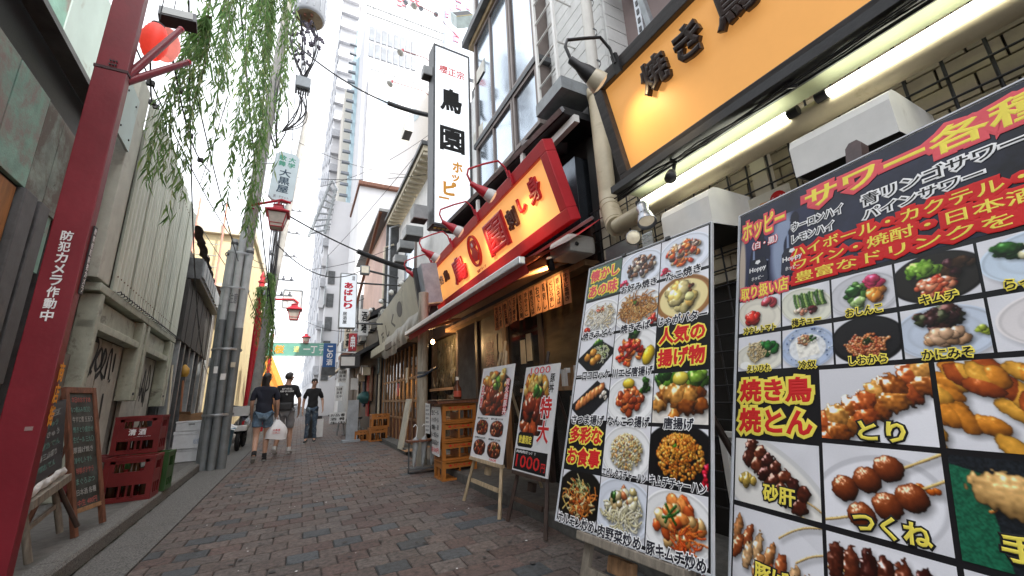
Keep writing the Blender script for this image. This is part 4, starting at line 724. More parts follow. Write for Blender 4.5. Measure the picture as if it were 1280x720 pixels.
# red banner poles, motorbikes and clutter on the far left
for k, (x, y, h, lab) in enumerate(((-1.5, 16.6, 4.2, 'red banner pole just behind the red lamp post'), (-1.75, 18.5, 3.2, 'shorter red banner pole against the pale left houses'), (-1.3, 19.6, 3.9, 'red pole carrying the left end of the green banner'))):
    single(MB().tube([(x, y, 0), (x + .05, y, h)], .06, 8).build('banner_pole', redbright, loc=(x, y, 0)), lab, 'pole')
gb = thing('street_banner', 'green overhead banner with white lettering spanning the alley', 'banner', (-.3, 20, 3.06)); GF = yface((-1.45, 20, 3.56))
MB().fbox(GF, 0, 2.25, 0, .50, -.06, 0).build('panel', M('banner_green', (.16, .42, .34), .5, var=.1, sc=2, bump=.05), gb)
text(GF, (.30, .08, .66, .44), '桜', inkor, gb, bold=.04, c=.004); text(GF, (1.02, .12, 1.24, .38), '通', flat('soft_yellow', (.75, .70, .25)), gb, bold=.02, c=.004); text(GF, (1.40, .10, 1.95, .42), '一丁', inkwhite, gb, bold=.03, c=.004); text(GF, (2.02, .06, 2.2, .46), '三丁', inkwhite, gb, bold=.02, c=.004, vertical=True)
for b0 in (-.04, .50): MB().fbox(GF, -.05, 2.6, b0, b0 + .04, -.08, .01).build('rail', M('banner_edge', (.30, .52, .46), .5), gb)
ob = thing('orange_awning', 'orange slanted awning wall far behind the walking couple', 'awning', (-1, 24, 2)); MB().add([(-1.95, 24, 3.2), (-1.6, 24, 3.2), (-.7, 24.4, 1.0), (-1.95, 24, .2), (-1.95, 24.6, 3.4), (-1.5, 24.6, 3.5), (-.4, 24.9, 1.0), (-1.95, 24.6, .2)], [(0, 3, 2, 1), (4, 5, 6, 7), (0, 1, 5, 4), (1, 2, 6, 5)]).build('canvas', M('orange_canvas', (.70, .28, .05), .7), ob)
def fp(F, px, py):
    """where the line of sight through a pixel of the photograph meets the plane of a frame"""
    q = Vector(ray(px, py)); e = Vector((0, 0, EYE)); t = (F.o - e).dot(F.n) / q.dot(F.n); p = e + q * t - F.o; return p.dot(F.u), -p.dot(F.w)
def fbx(F, px0, py0, px1, py1): a, b = fp(F, px0, py0), fp(F, px1, py1); return a[0], a[1], b[0], b[1]
# ---------------------------------------------------------------- willow
leafm = bpy.data.materials.new('willow_leaf'); leafm.use_nodes = True
def _leaf():
    t = leafm.node_tree; b = t.nodes['Principled BSDF']; g = t.nodes.new('ShaderNodeNewGeometry'); r = t.nodes.new('ShaderNodeValToRGB'); e = r.color_ramp.elements
    e[0].color = (.12, .24, .08, 1); e[1].color = (.38, .46, .16, 1); x = e.new(.55); x.color = (.20, .35, .11, 1); x = e.new(.93); x.color = (.31, .40, .17, 1)
    t.links.new(g.outputs['Random Per Island'], r.inputs[0]); t.links.new(r.outputs[0], b.inputs['Base Color']); b.inputs['Roughness'].default_value = .5
    tr = t.nodes.new('ShaderNodeBsdfTranslucent'); mx = t.nodes.new('ShaderNodeMixShader'); mx.inputs[0].default_value = .72; t.links.new(r.outputs[0], tr.inputs[0]); t.links.new(b.outputs[0], mx.inputs[1]); t.links.new(tr.outputs[0], mx.inputs[2]); t.links.new(mx.outputs[0], t.nodes['Material Output'].inputs[0])
_leaf(); stemm = M('willow_stem', (.14, .15, .06), .6)
def willow(lab, tips, root, ll=.085, lw=.0075, dens=60, seed=1, droop=.3):
    """tips: hanging ends; every bough arches out from the root and falls to its tip"""
    rnd = random.Random(seed); t = thing('willow_bough', lab, 'willow', root); st = MB(); lf = MB(); root = Vector(root)
    for tip in tips:
        tip = Vector(tip[:3]); top = Vector((tip.x * .85 + root.x * .15, tip.y * .85 + root.y * .15, max(root.z, tip.z + .4) + rnd.uniform(0, droop)))
        P = []
        for i in range(25):
            s = i / 24; P.append(root * (1 - s) ** 2 + top * 2 * s * (1 - s) + tip * s * s + Vector((math.sin(s * 9 + tip.x * 7), math.cos(s * 8 + tip.z), 0)) * .02)
        st.tube(P, [.006 * (1 - i / 26) + .0012 for i in range(25)], 4, cap=False); L = sum((P[i + 1] - P[i]).length for i in range(24)); n = int(dens * L)
        for k in range(n):
            s = rnd.random() ** .8; f = s * 23.99; i = int(f); p = P[i].lerp(P[i + 1], f - i); d = (P[i + 1] - P[i]).normalized()
            if rnd.random() < .35: p = p + Vector((rnd.gauss(0, .05), rnd.gauss(0, .05), rnd.gauss(0, .03)))
            sd = Vector((rnd.uniform(-1, 1), rnd.uniform(-1, 1), rnd.uniform(-.3, .2))).normalized(); v = (d * .45 + sd * .55 + Vector((0, 0, -.75))).normalized(); l = ll * rnd.uniform(.5, 1.25); w = v.cross(Vector((rnd.uniform(-1, 1), rnd.uniform(-1, 1), rnd.uniform(-1, 1)))).normalized() * lw * rnd.uniform(.7, 1.2); nn = v.cross(w).normalized() * l * rnd.uniform(-.12, .12)
            lf.add([p, p + v * l * .4 + w + nn, p + v * l, p + v * l * .4 - w + nn], [(0, 1, 2), (0, 2, 3)])
    st.build('stem', stemm, t); o = lf.build('leaves', leafm, t, kind='stuff'); return t
def tipsY(spec, Y, n, jx=10, jy=18, jd=.5, seed=3):
    rnd = random.Random(seed); out = []
    for _ in range(n):
        a = rnd.choice(spec); out.append(onY(a[0] + rnd.uniform(-jx, jx), a[1] + rnd.uniform(-jy, jy), Y + rnd.uniform(-jd, jd)))
    return out
willow('thin green willow boughs trailing over the tin shed roof beside pillar', tipsY([(190, 235), (200, 205), (205, 255), (215, 265), (188, 215), (222, 240)], 4.6, 11, 9, 16, .3, 5), onY(262, 22, 4.3), dens=36, seed=4, ll=.17, lw=.0095, droop=.05)
willow('bright willow boughs fanning out right of the red branch stubs', tipsY([(240, 150), (262, 175), (285, 165), (275, 120), (300, 190), (250, 215), (235, 130), (225, 90), (262, 110)], 5.2, 19, 16, 30, .5, 8), onY(292, -40, 5.2), dens=26, seed=6, ll=.20, lw=.0105)
willow('dense willow curtain hanging in front of the utility pole', tipsY([(290, 240), (300, 225), (312, 255), (306, 275), (316, 200), (292, 190), (322, 170)], 6.6, 22, 12, 34, .5, 11), onY(335, -30, 6.8), dens=26, seed=9, ll=.21, lw=.012)
willow('loose willow sprays around the upper cable bundle', tipsY([(345, 140), (362, 60), (345, 90), (358, 120), (325, 60), (300, 90), (345, 190)], 6.8, 15, 14, 26, .4, 17), onY(325, -60, 6.8), dens=20, seed=12, ll=.21, lw=.012)
willow('far willow garland wrapped around the red lamp post', tipsY([(322, 400), (335, 410), (328, 440), (322, 420)], 14.6, 12, 7, 26, .3, 4), (-1.4, 14.8, 4.7), dens=60, seed=2, ll=.16, lw=.014)
willow('far green willow garland hanging by the cable pole', tipsY([(336, 440), (340, 470), (330, 480), (334, 400)], 13.6, 12, 5, 20, .3, 7), (-1.15, 13.8, 4.9), dens=60, seed=3, ll=.16, lw=.014)
willow('low willow sprig beneath the green banner end', tipsY([(322, 490), (330, 470), (315, 470)], 18.6, 8, 5, 12, .3, 8), (-1.5, 18.8, 3.6), dens=50, seed=8, ll=.18, lw=.018)

# ---------------------------------------------------------------- left pavement clutter
ch = thing('chalkboard', 'tall narrow wood-framed chalkboard covered with menu writing', 'chalkboard', (-1.5, 4.8, .12))
_o = Vector((-1.727, 4.689, 1.237)); CF = Frame(_o, Vector((.066, .34, 0)), (_o - Vector((-1.466, 4.639, .119))))
MB().fbox(CF, .02, .33, .03, .98, -.012, 0).build('slate', M('slate', (.035, .042, .04), .6, var=.5, sc=9, bump=.05), ch)
for a0, a1, b0, b1 in ((-.012, .03, -.02, 1.15), (.315, .357, -.02, 1.13)): MB().fbox(CF, a0, a1, b0, b1, -.02, .012).build('frame_post', redwood, ch, bevel=.004)
for b0, b1 in ((-.02, .03), (.95, .985)): MB().fbox(CF, .03, .315, b0, b1, -.018, .01).build('frame_rail', redwood if b0 < 0 else wood, ch, bevel=.003)
for a in (.0, .34): MB().add([CF.p(a, .02, -.02), CF.p(a + .03, .02, -.02), CF.p(a + .03, .04, -.02), CF.p(a, .04, -.02)] + [Vector(v) for v in ((-1.95, 4.75 + a, .12), (-1.95, 4.78 + a, .12), (-1.92, 4.78 + a, .12), (-1.92, 4.75 + a, .12))], [(0, 1, 5, 4), (1, 2, 6, 5), (2, 3, 7, 6), (3, 0, 4, 7)]).build('back_leg', redwood, ch)
ck = [flat('chalk_white', (.30, .31, .30)), flat('chalk_teal', (.12, .23, .20)), flat('chalk_pink', (.34, .10, .09))]
for i, (s, c) in enumerate((('本日のおすすめ', 2), ('もつ煮込み 四〇〇', 1), ('牛すじ煮 五五〇', 0), ('焼きとり盛合せ', 1), ('生ビール 三九〇', 1), ('厚揚げ焼き', 0), ('冷やしトマト', 1), ('特製ポテサラ', 2), ('まぐろぶつ', 1), ('日本酒 各種', 0), ('中生 480円', 2))):
    text(CF, (.045 + random.uniform(0, .02), .06 + i * .083, .30 - random.uniform(0, .05), .11 + i * .083), s, ck[c], ch, bold=.012, c=.001, name='chalk_line')
c2 = thing('menu_stand', 'low wooden stand with dark menu board half hidden behind pillar', 'menu stand', (-1.75, 4.2, .12))
_o = onY(44, 512, 3.95); DF2 = Frame(_o, Vector(onY(80, 500, 4.4)) - Vector(_o), Vector((-.12, 0, 1)))
MB().fbox(DF2, 0, .50, 0, .50, -.02, 0).build('board', M('menu_black', (.03, .032, .035), .3, var=.4, sc=8, bump=.03), c2)
for i in range(6): text(DF2, (.05, .05 + i * .07, .45 - random.uniform(0, .1), .095 + i * .07), random.choice(('刺身三点盛り', 'ハムカツ 三五〇', 'もろきゅう', '味噌おでん', '塩辛バター', '枝豆')), ck[i % 2], c2, bold=.012, c=.001, name='chalk_line')
wr = MB(); wr.grid(lambda u, v: DF2.p(-.02 + .55 * u, .50 + .055 * v + .005 * math.sin(u * 15), .008 + .012 * math.sin(v * 3) + .004 * math.sin(u * 23 + v * 5)), 24, 5); wr.build('plastic_wrap', M('white_plastic_wrap', (.62, .62, .60), .3, var=.1, bump=.2), c2)
MB().fbox(DF2, -.04, .56, .57, .62, -.06, .04).build('crossbar', greywood, c2)
for a in (.0, .46): MB().tube([DF2.p(a, .6, -.02), DF2.p(a + .02, .95, .02)], .02, 6).build('leg', greywood, c2)
MB().tube([DF2.p(.46, .62, .0), DF2.p(.52, .95, .10)], .016, 6).build('leg', darkwood, c2); MB().fbox(DF2, .0, .47, .74, .77, -.02, .0).build('stretcher', greywood, c2)

def crate(lab, x0, y0, z0, w, d, h, mat, group, rz=0, slots=3, handle=True, words=None, wmat=None, name='bottle_crate', bottles=True, mid=(.34, .62)):
    t = thing(name, lab, 'crate', (x0 + w / 2, y0 + d / 2, z0), group); b = MB(); e = .02; H1 = z0 + h
    def side(P0, U, N, W_):                                        # one wall seen from outside; U along it, N inwards
        F = Frame(P0, U, (0, 0, 1), [-v for v in N])
        def bx(a0, a1, za, zb, n0=-e, n1=0): b.fbox(F, a0, a1, -zb * h, -za * h, n0, n1)
        bx(0, W_, 0, .07, -e, .004); bx(0, W_, .93, 1, -e, .006); bx(.0, W_, mid[0], mid[1]); bx(0, .045, .07, .93, -e, .003); bx(W_ - .045, W_, .07, .93, -e, .003)
        bx(.045, .13 * W_ + .03, mid[1], .93); bx(W_ - .13 * W_ - .03, W_ - .045, mid[1], .93); bx(.045, W_ - .045, .86, .93)
        n = slots
        for k in range(1, n): bx(.045 + (W_ - .09) * k / n - .009, .045 + (W_ - .09) * k / n + .009, .07, mid[0])
        bx(.045, W_ - .045, .07, .11)
        return F
    F = side((x0, y0, z0), (1, 0, 0), (0, 1, 0), w); G = side((x0, y0 + d, z0), (0, -1, 0), (1, 0, 0), d); side((x0 + w, y0, z0), (0, 1, 0), (-1, 0, 0), d); side((x0 + w, y0 + d, z0), (-1, 0, 0), (0, -1, 0), w)
    b.box((x0 + e, y0 + e, z0 + .005), (x0 + w - e, y0 + d - e, z0 + .02))
    b.build('shell', mat, t); MB().box((x0 + w * .48, y0 + e, z0 + .02), (x0 + w * .52, y0 + d - e, z0 + h * .5)).build('divider', mat, t)
    if bottles:
        m = MB()
        for i in range(3):
            for j in range(2): m.lathe((x0 + w * (i + .5) / 3, y0 + d * (j + .5) / 2, z0 + .02), (0, 0, 1), [(0, 0), (.045, 0), (.045, h * .52), (.016, h * .72), (.016, h * .86)], 9)
        m.build('bottles', M('brown_bottle', (.05, .022, .01), .12, var=.1, bump=0), t, kind='stuff')
    for (s, bx_) in (words or []): text(F, (w * bx_[0], -h * bx_[1], w * bx_[2], -h * bx_[3]), s, wmat, t, bold=.03, c=.004)
    if rz: t.rotation_euler.z = rz
    return t
xa, xb = onZ(130, 627, .12).x, onZ(181, 627, .12).x; CR = 'plastic bottle crates along the left wall'
crate('lower red bottle crate standing alone in front on the pavement', xa, 6.0, .12, xb - xa, .30, .44, cratered, CR, mid=(.36, .66))
crate('green bottle crate squeezed beneath the lettered red crate', xb - .38, 6.44, .12, .40, .30, .43, crategr, CR, mid=(.3, .6))
crate('red bottle crate with white lettering, on top of the stack', xb - .53, 6.46, .556, .42, .32, .42, cratered, CR, words=[('清 酒', (.32, .66, .70, .49)), ('御用店標', (.18, .455, .82, .365))], wmat=inkwhite, mid=(.34, .68), bottles=True)
crate('dark red crate under the lettered crate at the back', xb - .88, 6.5, .12, .40, .30, .43, M('old_red_plastic', (.14, .02, .02), .5), CR)
FB = [(9.45, .12, .22, .46), (9.42, .342, .30, .44), (9.40, .644, .17, .47)]
for i, (yy, z0, h, w) in enumerate(FB):
    x0 = -1.97 + .015 * i; t = thing('foam_box', ('bottom white foam box of the stack beside the utility pole', 'tall middle white foam box with faint blue print', 'top white foam box with lid carrying brown cardboard')[i], 'box', (x0 + w / 2, yy + .2, z0), 'white foam boxes by the utility pole')
    MB().box((x0 + .01, yy + .01, z0), (x0 + w - .01, yy + .38, z0 + h * .8)).build('body', foam, t, bevel=.008); MB().box((x0, yy, z0 + h * .8), (x0 + w, yy + .39, z0 + h)).build('lid', foam, t, bevel=.012)
    if i == 1: text(yface((x0, yy + .009, z0)), (.30, -.16, .40, -.07), '松島', flat('faint_blue', (.35, .42, .55)), t, bold=.01, c=.002)
    if i == 2: MB().box((x0 + .19, yy - .006, z0 + .1), (x0 + .28, yy + .005, z0 + .125)).build('grip', greypaint, t)
t = MB(); x0, z0 = -1.9, .816
t.add([(x0, 9.45, z0), (x0 + .36, 9.45, z0), (x0 + .36, 9.75, z0), (x0, 9.75, z0), (x0 - .02, 9.45, z0 + .13), (x0 + .34, 9.44, z0 + .09), (x0 + .38, 9.76, z0 + .15), (x0 + .02, 9.74, z0 + .11)], [(0, 1, 5, 4), (1, 2, 6, 5), (2, 3, 7, 6), (3, 0, 4, 7)]); t.quad((x0 - .02, 9.45, z0 + .13), (x0 + .16, 9.43, z0 + .10), (x0 + .16, 9.33, z0 + .16), (x0, 9.32, z0 + .17))
single(t.build('cardboard_box', card, loc=(x0, 9.5, z0)), 'torn brown cardboard box on top of the foam boxes', 'box')
# loose pipes and brooms between shed and pole
for k, (x, y, h, m, lab) in enumerate(((-2.25, 10.4, 1.9, cream, 'pale broom handle leaning by the dark building'), (-2.1, 10.7, 1.6, M('rusty_bar', (.3, .12, .06), .6), 'rusty rod leaning behind the foam boxes'))):
    single(MB().tube([(x, y, .12), (x - .12, y + .1, h)], .018, 8).build('rod', m, loc=(x, y, .12)), lab, 'rod')
# blue bin and scooter behind the pole
bn = thing('bin', 'small light blue plastic bin behind the utility pole', 'bin', (-1.42, 11.2, .0)); MB().lathe((-1.42, 11.2, 0.02), (0, 0, 1), [(0, 0), (.13, 0), (.17, .52), (.19, .52), (.19, .55), (.16, .55), (.12, .05)], 16).build('bucket', M('light_blue_plastic', (.20, .38, .50), .4), bn)
mb_ = MB(); mb_.grid(lambda u, v: Vector((-1.42, 11.2, .56)) + Vector((math.cos(u * 6.283), math.sin(u * 6.283), 0)) * (.20 - .16 * v) * (1 + .12 * math.sin(u * 30)) + Vector((0, 0, .10 * v + .03 * math.sin(u * 19))), 32, 5); mb_.build('bag_liner', paper, bn)
sc_ = thing('scooter', 'parked dark scooter with white front basket beyond the pole', 'scooter', (-1.25, 12.6, 0)); sx, sy = -1.25, 12.6
for yy in (sy - .55, sy + .6):
    wl = MB().lathe((sx - .05, yy, .24), (1, 0, 0), [(.16, 0), (.22, .01), (.245, .05), (.22, .09), (.16, .1)], 20).build('wheel', rubber, sc_); MB().lathe((sx - .04, yy, .24), (1, 0, 0), [(0, .0), (.15, .02), (.15, .06), (0, .08)], 14).build('rim', galv, wl)
bd = MB(); bd.grid(lambda u, v: Vector((sx + .17 * math.cos(v * 6.283) * (1 - .3 * u), sy - .35 + 1.1 * u, .52 + .18 * math.sin(v * 6.283) * (1 - .35 * u) + .12 * math.sin(u * 3))), 14, 14); bd.build('body', M('dark_fairing', (.03, .03, .04), .25, coat=.5), sc_)
MB().box((sx - .13, sy - .1, .78), (sx + .13, sy + .6, .86)).build('seat', rubber, sc_, bevel=.03); MB().tube([(sx, sy - .55, .3), (sx, sy - .42, 1.02)], .03, 8).build('fork', darkgrey, sc_); MB().tube([(sx - .32, sy - .38, 1.06), (sx, sy - .42, 1.0), (sx + .32, sy - .38, 1.06)], .016, 8).build('handlebar', darkgrey, sc_)
MB().add([(sx - .17, sy - .85, .80), (sx + .17, sy - .85, .80), (sx + .17, sy - .58, .80), (sx - .17, sy - .58, .80), (sx - .2, sy - .9, 1.02), (sx + .2, sy - .9, 1.02), (sx + .2, sy - .55, 1.02), (sx - .2, sy - .55, 1.02)], [(0, 1, 5, 4), (1, 2, 6, 5), (2, 3, 7, 6), (3, 0, 4, 7), (3, 2, 1, 0)]).build('basket', paper, sc_)
MB().lathe((sx, sy - .62, .9), (0, -1, 0), [(.02, -.06), (.07, -.03), (.08, 0), (0, .01)], 14).build('headlight', lensm, sc_); MB().box((sx - .16, sy - .75, .45), (sx + .16, sy - .45, .58)).build('front_bag', white, sc_, bevel=.03)

# ================================================================= RIGHT SIDE: the near shop
ns = thing('grill_shop', 'near skewer shop front with tiled wall behind black grille', 'shop', (2.5, 0, .1))
WX = 2.5
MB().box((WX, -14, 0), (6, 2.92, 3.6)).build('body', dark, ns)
MB().box((2.9, -1.0, 3.6), (6.2, 2.6, 17)).build('upper_wall', mauve, ns); MB().box((2.9, -14, 3.6), (6.2, -1.003, 13.5)).build('upper_wall', mauve, ns)  # unseen heights shaped to shade the left wall, leaving one sun patch
tl = []
for r in range(9):
    for k in range(24):
        y0 = 2.80 - k * .205 - (.1 if r % 2 else 0); z0 = 1.78 + r * .105
        MB().box((WX - .02, y0 - .196, z0), (WX - .001, y0, z0 + .096)).build('tile', tilem, ns)
MB().box((WX - .05, -2, 1.70), (WX, 2.9, 1.76)).build('ledge', cream, ns)
for y0 in (1.20, 2.62): MB().box((WX - .10, y0, 1.3), (WX - .02, y0 + .09, 2.7)).build('trim_post', cream, ns)
gx = WX - .09
for k in range(38): MB().tube([(gx, 2.75 - k * .13, .25), (gx, 2.75 - k * .13, 2.70)], .0065, 6).build('grille_bar', black, ns)
for r in range(24): MB().tube([(gx - .01, 2.85, .3 + r * .105), (gx - .01, -2, .3 + r * .105)], .0055, 6).build('grille_rail', black, ns)
lv = thing('louvred_vent', 'pale metal louvred vent low on the wall between menu boards', 'vent', (WX - .1, 1.35, .3))
for k in range(15): MB().add([(WX - .16, 1.10, .28 + k * .03), (WX - .16, 1.75, .28 + k * .03), (WX - .12, 1.75, .305 + k * .03), (WX - .12, 1.10, .305 + k * .03), (WX - .12, 1.10, .30 + k * .03), (WX - .12, 1.75, .30 + k * .03)], [(0, 1, 2, 3), (3, 2, 5, 4)]).build('slat', white, lv)
for a in ((1.08, .25, 1.12, .76), (1.73, .25, 1.77, .76), (1.12, .25, 1.73, .28), (1.12, .73, 1.73, .76)): MB().box((WX - .17, a[0], a[1]), (WX - .11, a[2], a[3])).build('vent_frame', white, lv)
# yellow sign
YS = rwall((1.79, 1.836, 3.15), .5, -14)
ys = thing('shop_sign', 'huge yellow sign with black frame and raised dark lettering', 'sign', YS.p(1, .3, 0))
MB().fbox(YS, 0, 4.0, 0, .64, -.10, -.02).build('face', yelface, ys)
for a0, a1, b0, b1 in ((-.078, 4.08, -.088, 0), (-.078, 4.08, .64, .735), (-.078, 0, 0, .64), (4.0, 4.08, 0, .64)): MB().fbox(YS, a0, a1, b0, b1, -.26, .03).build('frame_board', blackwood, ys, bevel=.006)
MB().fbox(YS, .0, 4.0, .0, .64, -.26, -.2).build('back', black, ys)
lt3 = M('carved_letter_brown', (.035, .018, .014), .35, var=.3, bump=.1)
for ch_, box in (('焼', (.31, .09, .52, .30)), ('き', (.58, .09, .76, .29)), ('鳥', (.83, .07, 1.07, .30))):
    m = MB(); v, f = _glyphs(ch_, .05, .10); glyphs_to(m, YS, box, ch_, .05, -.015, .03, ext=.10); m.build('letter', lt3, ys)
for a in (.18, .62, 1.2): MB().fbox(YS, a + .18, a + .22, -.75, -.08, -.20, -.16).build('hanging_strut', galv, ys)
def sign_lamp(F, a, mat, headmat, lab, grp, reach=.46, s=1.0, lit_=True, glow=8, b0=-.05):
    base = F.p(a, b0, 0); t = thing('sign_lamp', lab, 'lamp', base, grp); up_ = F.w
    MB().fbox(F, a - .02 * s, a + .02 * s, b0 - .06 * s, b0 + .07 * s, .03, .055).build('bracket', mat, t)
    P = [F.p(a, b0, .055), F.p(a, b0 - .10 * s, .06), F.p(a, b0 - .17 * s, .12), F.p(a - .02, b0 - .16 * s, reach * .6), F.p(a - .03, b0 - .13 * s, reach), F.p(a - .03, b0 - .08 * s, reach + .035), F.p(a - .03, b0 + .01 * s, reach + .02)]
    MB().tube(P, .0095 * s, 8).build('arm', mat, t); hd = P[-1]; ax = (F.u * .12 - F.w * .62 - F.n * .55).normalized()
    MB().lathe(hd, ax, [(.0, -.02), (.022 * s, -.01), (.026 * s, .05 * s), (.042 * s, .10 * s), (.048 * s, .145 * s)], 16).build('shade', mat, t)
    bl = MB().lathe(hd + ax * .145 * s, ax, [(.046 * s, -.005), (.056 * s, .02 * s), (.062 * s, .05 * s), (.064 * s, .07 * s)], 16).build('reflector', headmat, t)
    MB().lathe(hd + ax * .145 * s, ax, [(.062 * s, .068 * s), (.04 * s, .082 * s), (0, .086 * s)], 16).build('bulb_face', lensm, t)
    if glow:
        l = bpy.data.lights.new('lamp_light', 'SPOT'); l.energy = glow; l.color = (1, .72, .38); l.spot_size = R(95); l.spot_blend = .9; l.shadow_soft_size = .05; lo = bpy.data.objects.new('lamp_light', l); COL.objects.link(lo); lo.parent = t; lo.location = hd + ax * .24 * s - base; lo.rotation_euler = (-ax).to_track_quat('Z', 'Y').to_euler()
    return t
creamhead = M('cream_lamp_glass', (.62, .56, .42), .3, var=.05, bump=0)
sign_lamp(YS, .20, black, creamhead, 'black gooseneck lamp lighting the corner of the big yellow sign', 'gooseneck lamps over the signs', reach=.40, s=1.1, glow=3.5)
# pipe, fluorescent fixtures
vp = thing('drain_pipe', 'fat cream drainpipe with elbow running under the yellow sign', 'pipe', (2.4, 2.7, 2.7))
V1 = onX(748, 112, 2.42); V2 = onX(757, 255, 2.42); V2 = Vector((2.42, (V1.y + V2.y) / 2, V2.z)); V1 = Vector((2.42, V2.y, V1.z))
MB().tube([V1, V2 + Vector((0, 0, .08))], .082, 18).build('downpipe', creampipe, vp); MB().tube([Vector((2.45, V1.y, 9)), V1], .058, 16).build('upper_downpipe', M('pale_pipe', (.60, .58, .53), .45, var=.05), vp)
MB().lathe(V1, (0, 0, 1), [(.084, -.07), (.092, -.06), (.092, .03), (.058, .05)], 18).build('collar', creampipe, vp)
H0 = Vector((2.20, V2.y - .30, 2.33)); EL = [V2 + Vector((0, 0, .08)), V2 + Vector((-.01, -.01, -.03)), V2 + Vector((-.05, -.07, -.12)), V2.lerp(H0, .75) + Vector((0, 0, -.04)), H0]
MB().tube(EL, .084, 18).build('elbow', creampipe, vp)
for k in range(1, 4): d = (EL[k + 1] - EL[k - 1]).normalized(); MB().lathe(EL[k], d, [(.086, -.006), (.088, 0), (.086, .006)], 18).build('seam', M('seam_brown', (.25, .19, .10), .6), vp)
MB().tube([H0, (2.20, -2.4, 2.36)], .062, 18).build('horizontal_pipe', creampipe, vp)
for z in (V1.z + .35, V1.z + .75, V1.z + 1.15, V1.z + 1.6): MB().lathe((2.45, V1.y, z), (0, 0, 1), [(.06, -.012), (.064, 0), (.06, .012)], 16).build('pipe_clip', darkgrey, vp)
fx = thing('fluorescent_fixture', 'row of lit fluorescent tubes under the yellow sign', 'light', (2.1, 1, 2.4))
MB().box((2.02, -2.2, 2.46), (2.22, 2.02, 2.49)).build('reflector', M('pale_green_enamel', (.38, .41, .29), .35, var=.05), fx)
MB().box((1.90, -2.2, 2.42), (2.00, 2.0, 2.47)).build('cable_tray', black, fx); MB().box((2.04, -2.2, 2.435), (2.058, 2.0, 2.462)).build('rail', darkgrey, fx)
for y0, y1 in ((1.92, .90), (.72, -.42), (-.6, -1.8)):
    tb = MB().tube([(2.12, y0, 2.36), (2.12, y1, 2.37)], .020, 12).build('tube', lit, fx)
    for yy, dd in ((y0, .05), (y1, -.05)): MB().tube([(2.12, yy, 2.365), (2.12, yy + dd, 2.365)], .026, 10).build('end_cap', black, fx)
for yy in (1.5, .80, .1): MB().tube([(1.955, yy, 2.43), (1.955, yy, 2.40), (1.97, yy - .03, 2.39)], .010, 6).build('hook', black, fx)
tr_ = MB()
for k in range(5): tr_.tube([(1.93 + .012 * k, 1.98, 2.41 - .006 * k)] + [(1.92 + random.uniform(0, .07), 1.98 - j * .35, 2.405 + random.uniform(-.012, .01)) for j in range(1, 12)], .005, 5)
single(tr_.build('cable_run', wirem, loc=(1.95, 1, 2.4)), 'black cables tied along the bottom of the yellow sign', 'cables')
# camera dome, silver spot, round lamps
c0 = onX(840, 222, 1.93); cd = thing('security_camera', 'small black bullet camera under the yellow sign', 'security camera', c0)
MB().lathe(c0 + Vector((0, 0, .03)), (-.5, -.2, -.8), [(.0, -.02), (.025, -.01), (.034, .03), (.036, .06), (.0, .066)], 16).build('housing', black, cd); MB().tube([c0 + Vector((.02, 0, .04)), c0 + Vector((.05, .0, .12))], .012, 6).build('mount', black, cd)
c0 = onX(803, 258, 1.98); sp = thing('spotlight', 'silver perforated spotlight beside the end of the fluorescent tube', 'lamp', c0)
axs = Vector((-.25, -.35, -.85)).normalized(); MB().lathe(c0, axs, [(.0, -.03), (.035, -.02), (.045, .02), (.035, .06), (.05, .11), (.062, .17), (.060, .175), (.045, .13)], 20).build('can', M('silver_can', (.42, .45, .50), .3, metal=.7), sp); MB().lathe(c0 + axs * .15, axs, [(.05, 0), (.03, .012), (0, .016)], 16).build('lens', lensm, sp)
hl = MB()
for k in range(12): a = k * .52; u_, w_ = axs.orthogonal().normalized(), axs.cross(axs.orthogonal().normalized()); hl.lathe(c0 + axs * .10 + (u_ * math.cos(a) + w_ * math.sin(a)) * .048, (u_ * math.cos(a) + w_ * math.sin(a)), [(.006, 0), (0, .002)], 6)
hl.build('vent_holes', black, sp, kind='stuff')
c0 = onX(792, 297, 2.1); sp = thing('round_lamp', 'round clear flood lamp next to the silver spotlight', 'lamp', c0); axs = Vector((-.75, -.6, -.25)).normalized()
MB().lathe(c0, axs, [(.0, -.05), (.04, -.045), (.052, 0), (.056, .01), (.048, .018)], 20).build('bowl', galv, sp); MB().lathe(c0, axs, [(.05, .01), (.03, .024), (0, .03)], 18).build('lens', lensm, sp)
c0 = onX(812, 308, 2.1); bk = MB(); bk.box(c0 + Vector((-.015, -.05, -.18)), c0 + Vector((.0, .05, .1))); single(bk.build('steel_bracket', steel, loc=c0, bevel=.003), 'perforated stainless steel bracket above the food board', 'bracket')
c0 = onX(790, 330, 2.35); pn = thing('sheet_cover', 'bare stainless sheet on the wall left of the flood lamp', 'panel', c0); MB().box(c0 + Vector((-.02, -.1, -.22)), c0 + Vector((0, .28, .22))).build('sheet', M('dull_steel', (.34, .34, .35), .35, metal=.8, var=.1), pn)
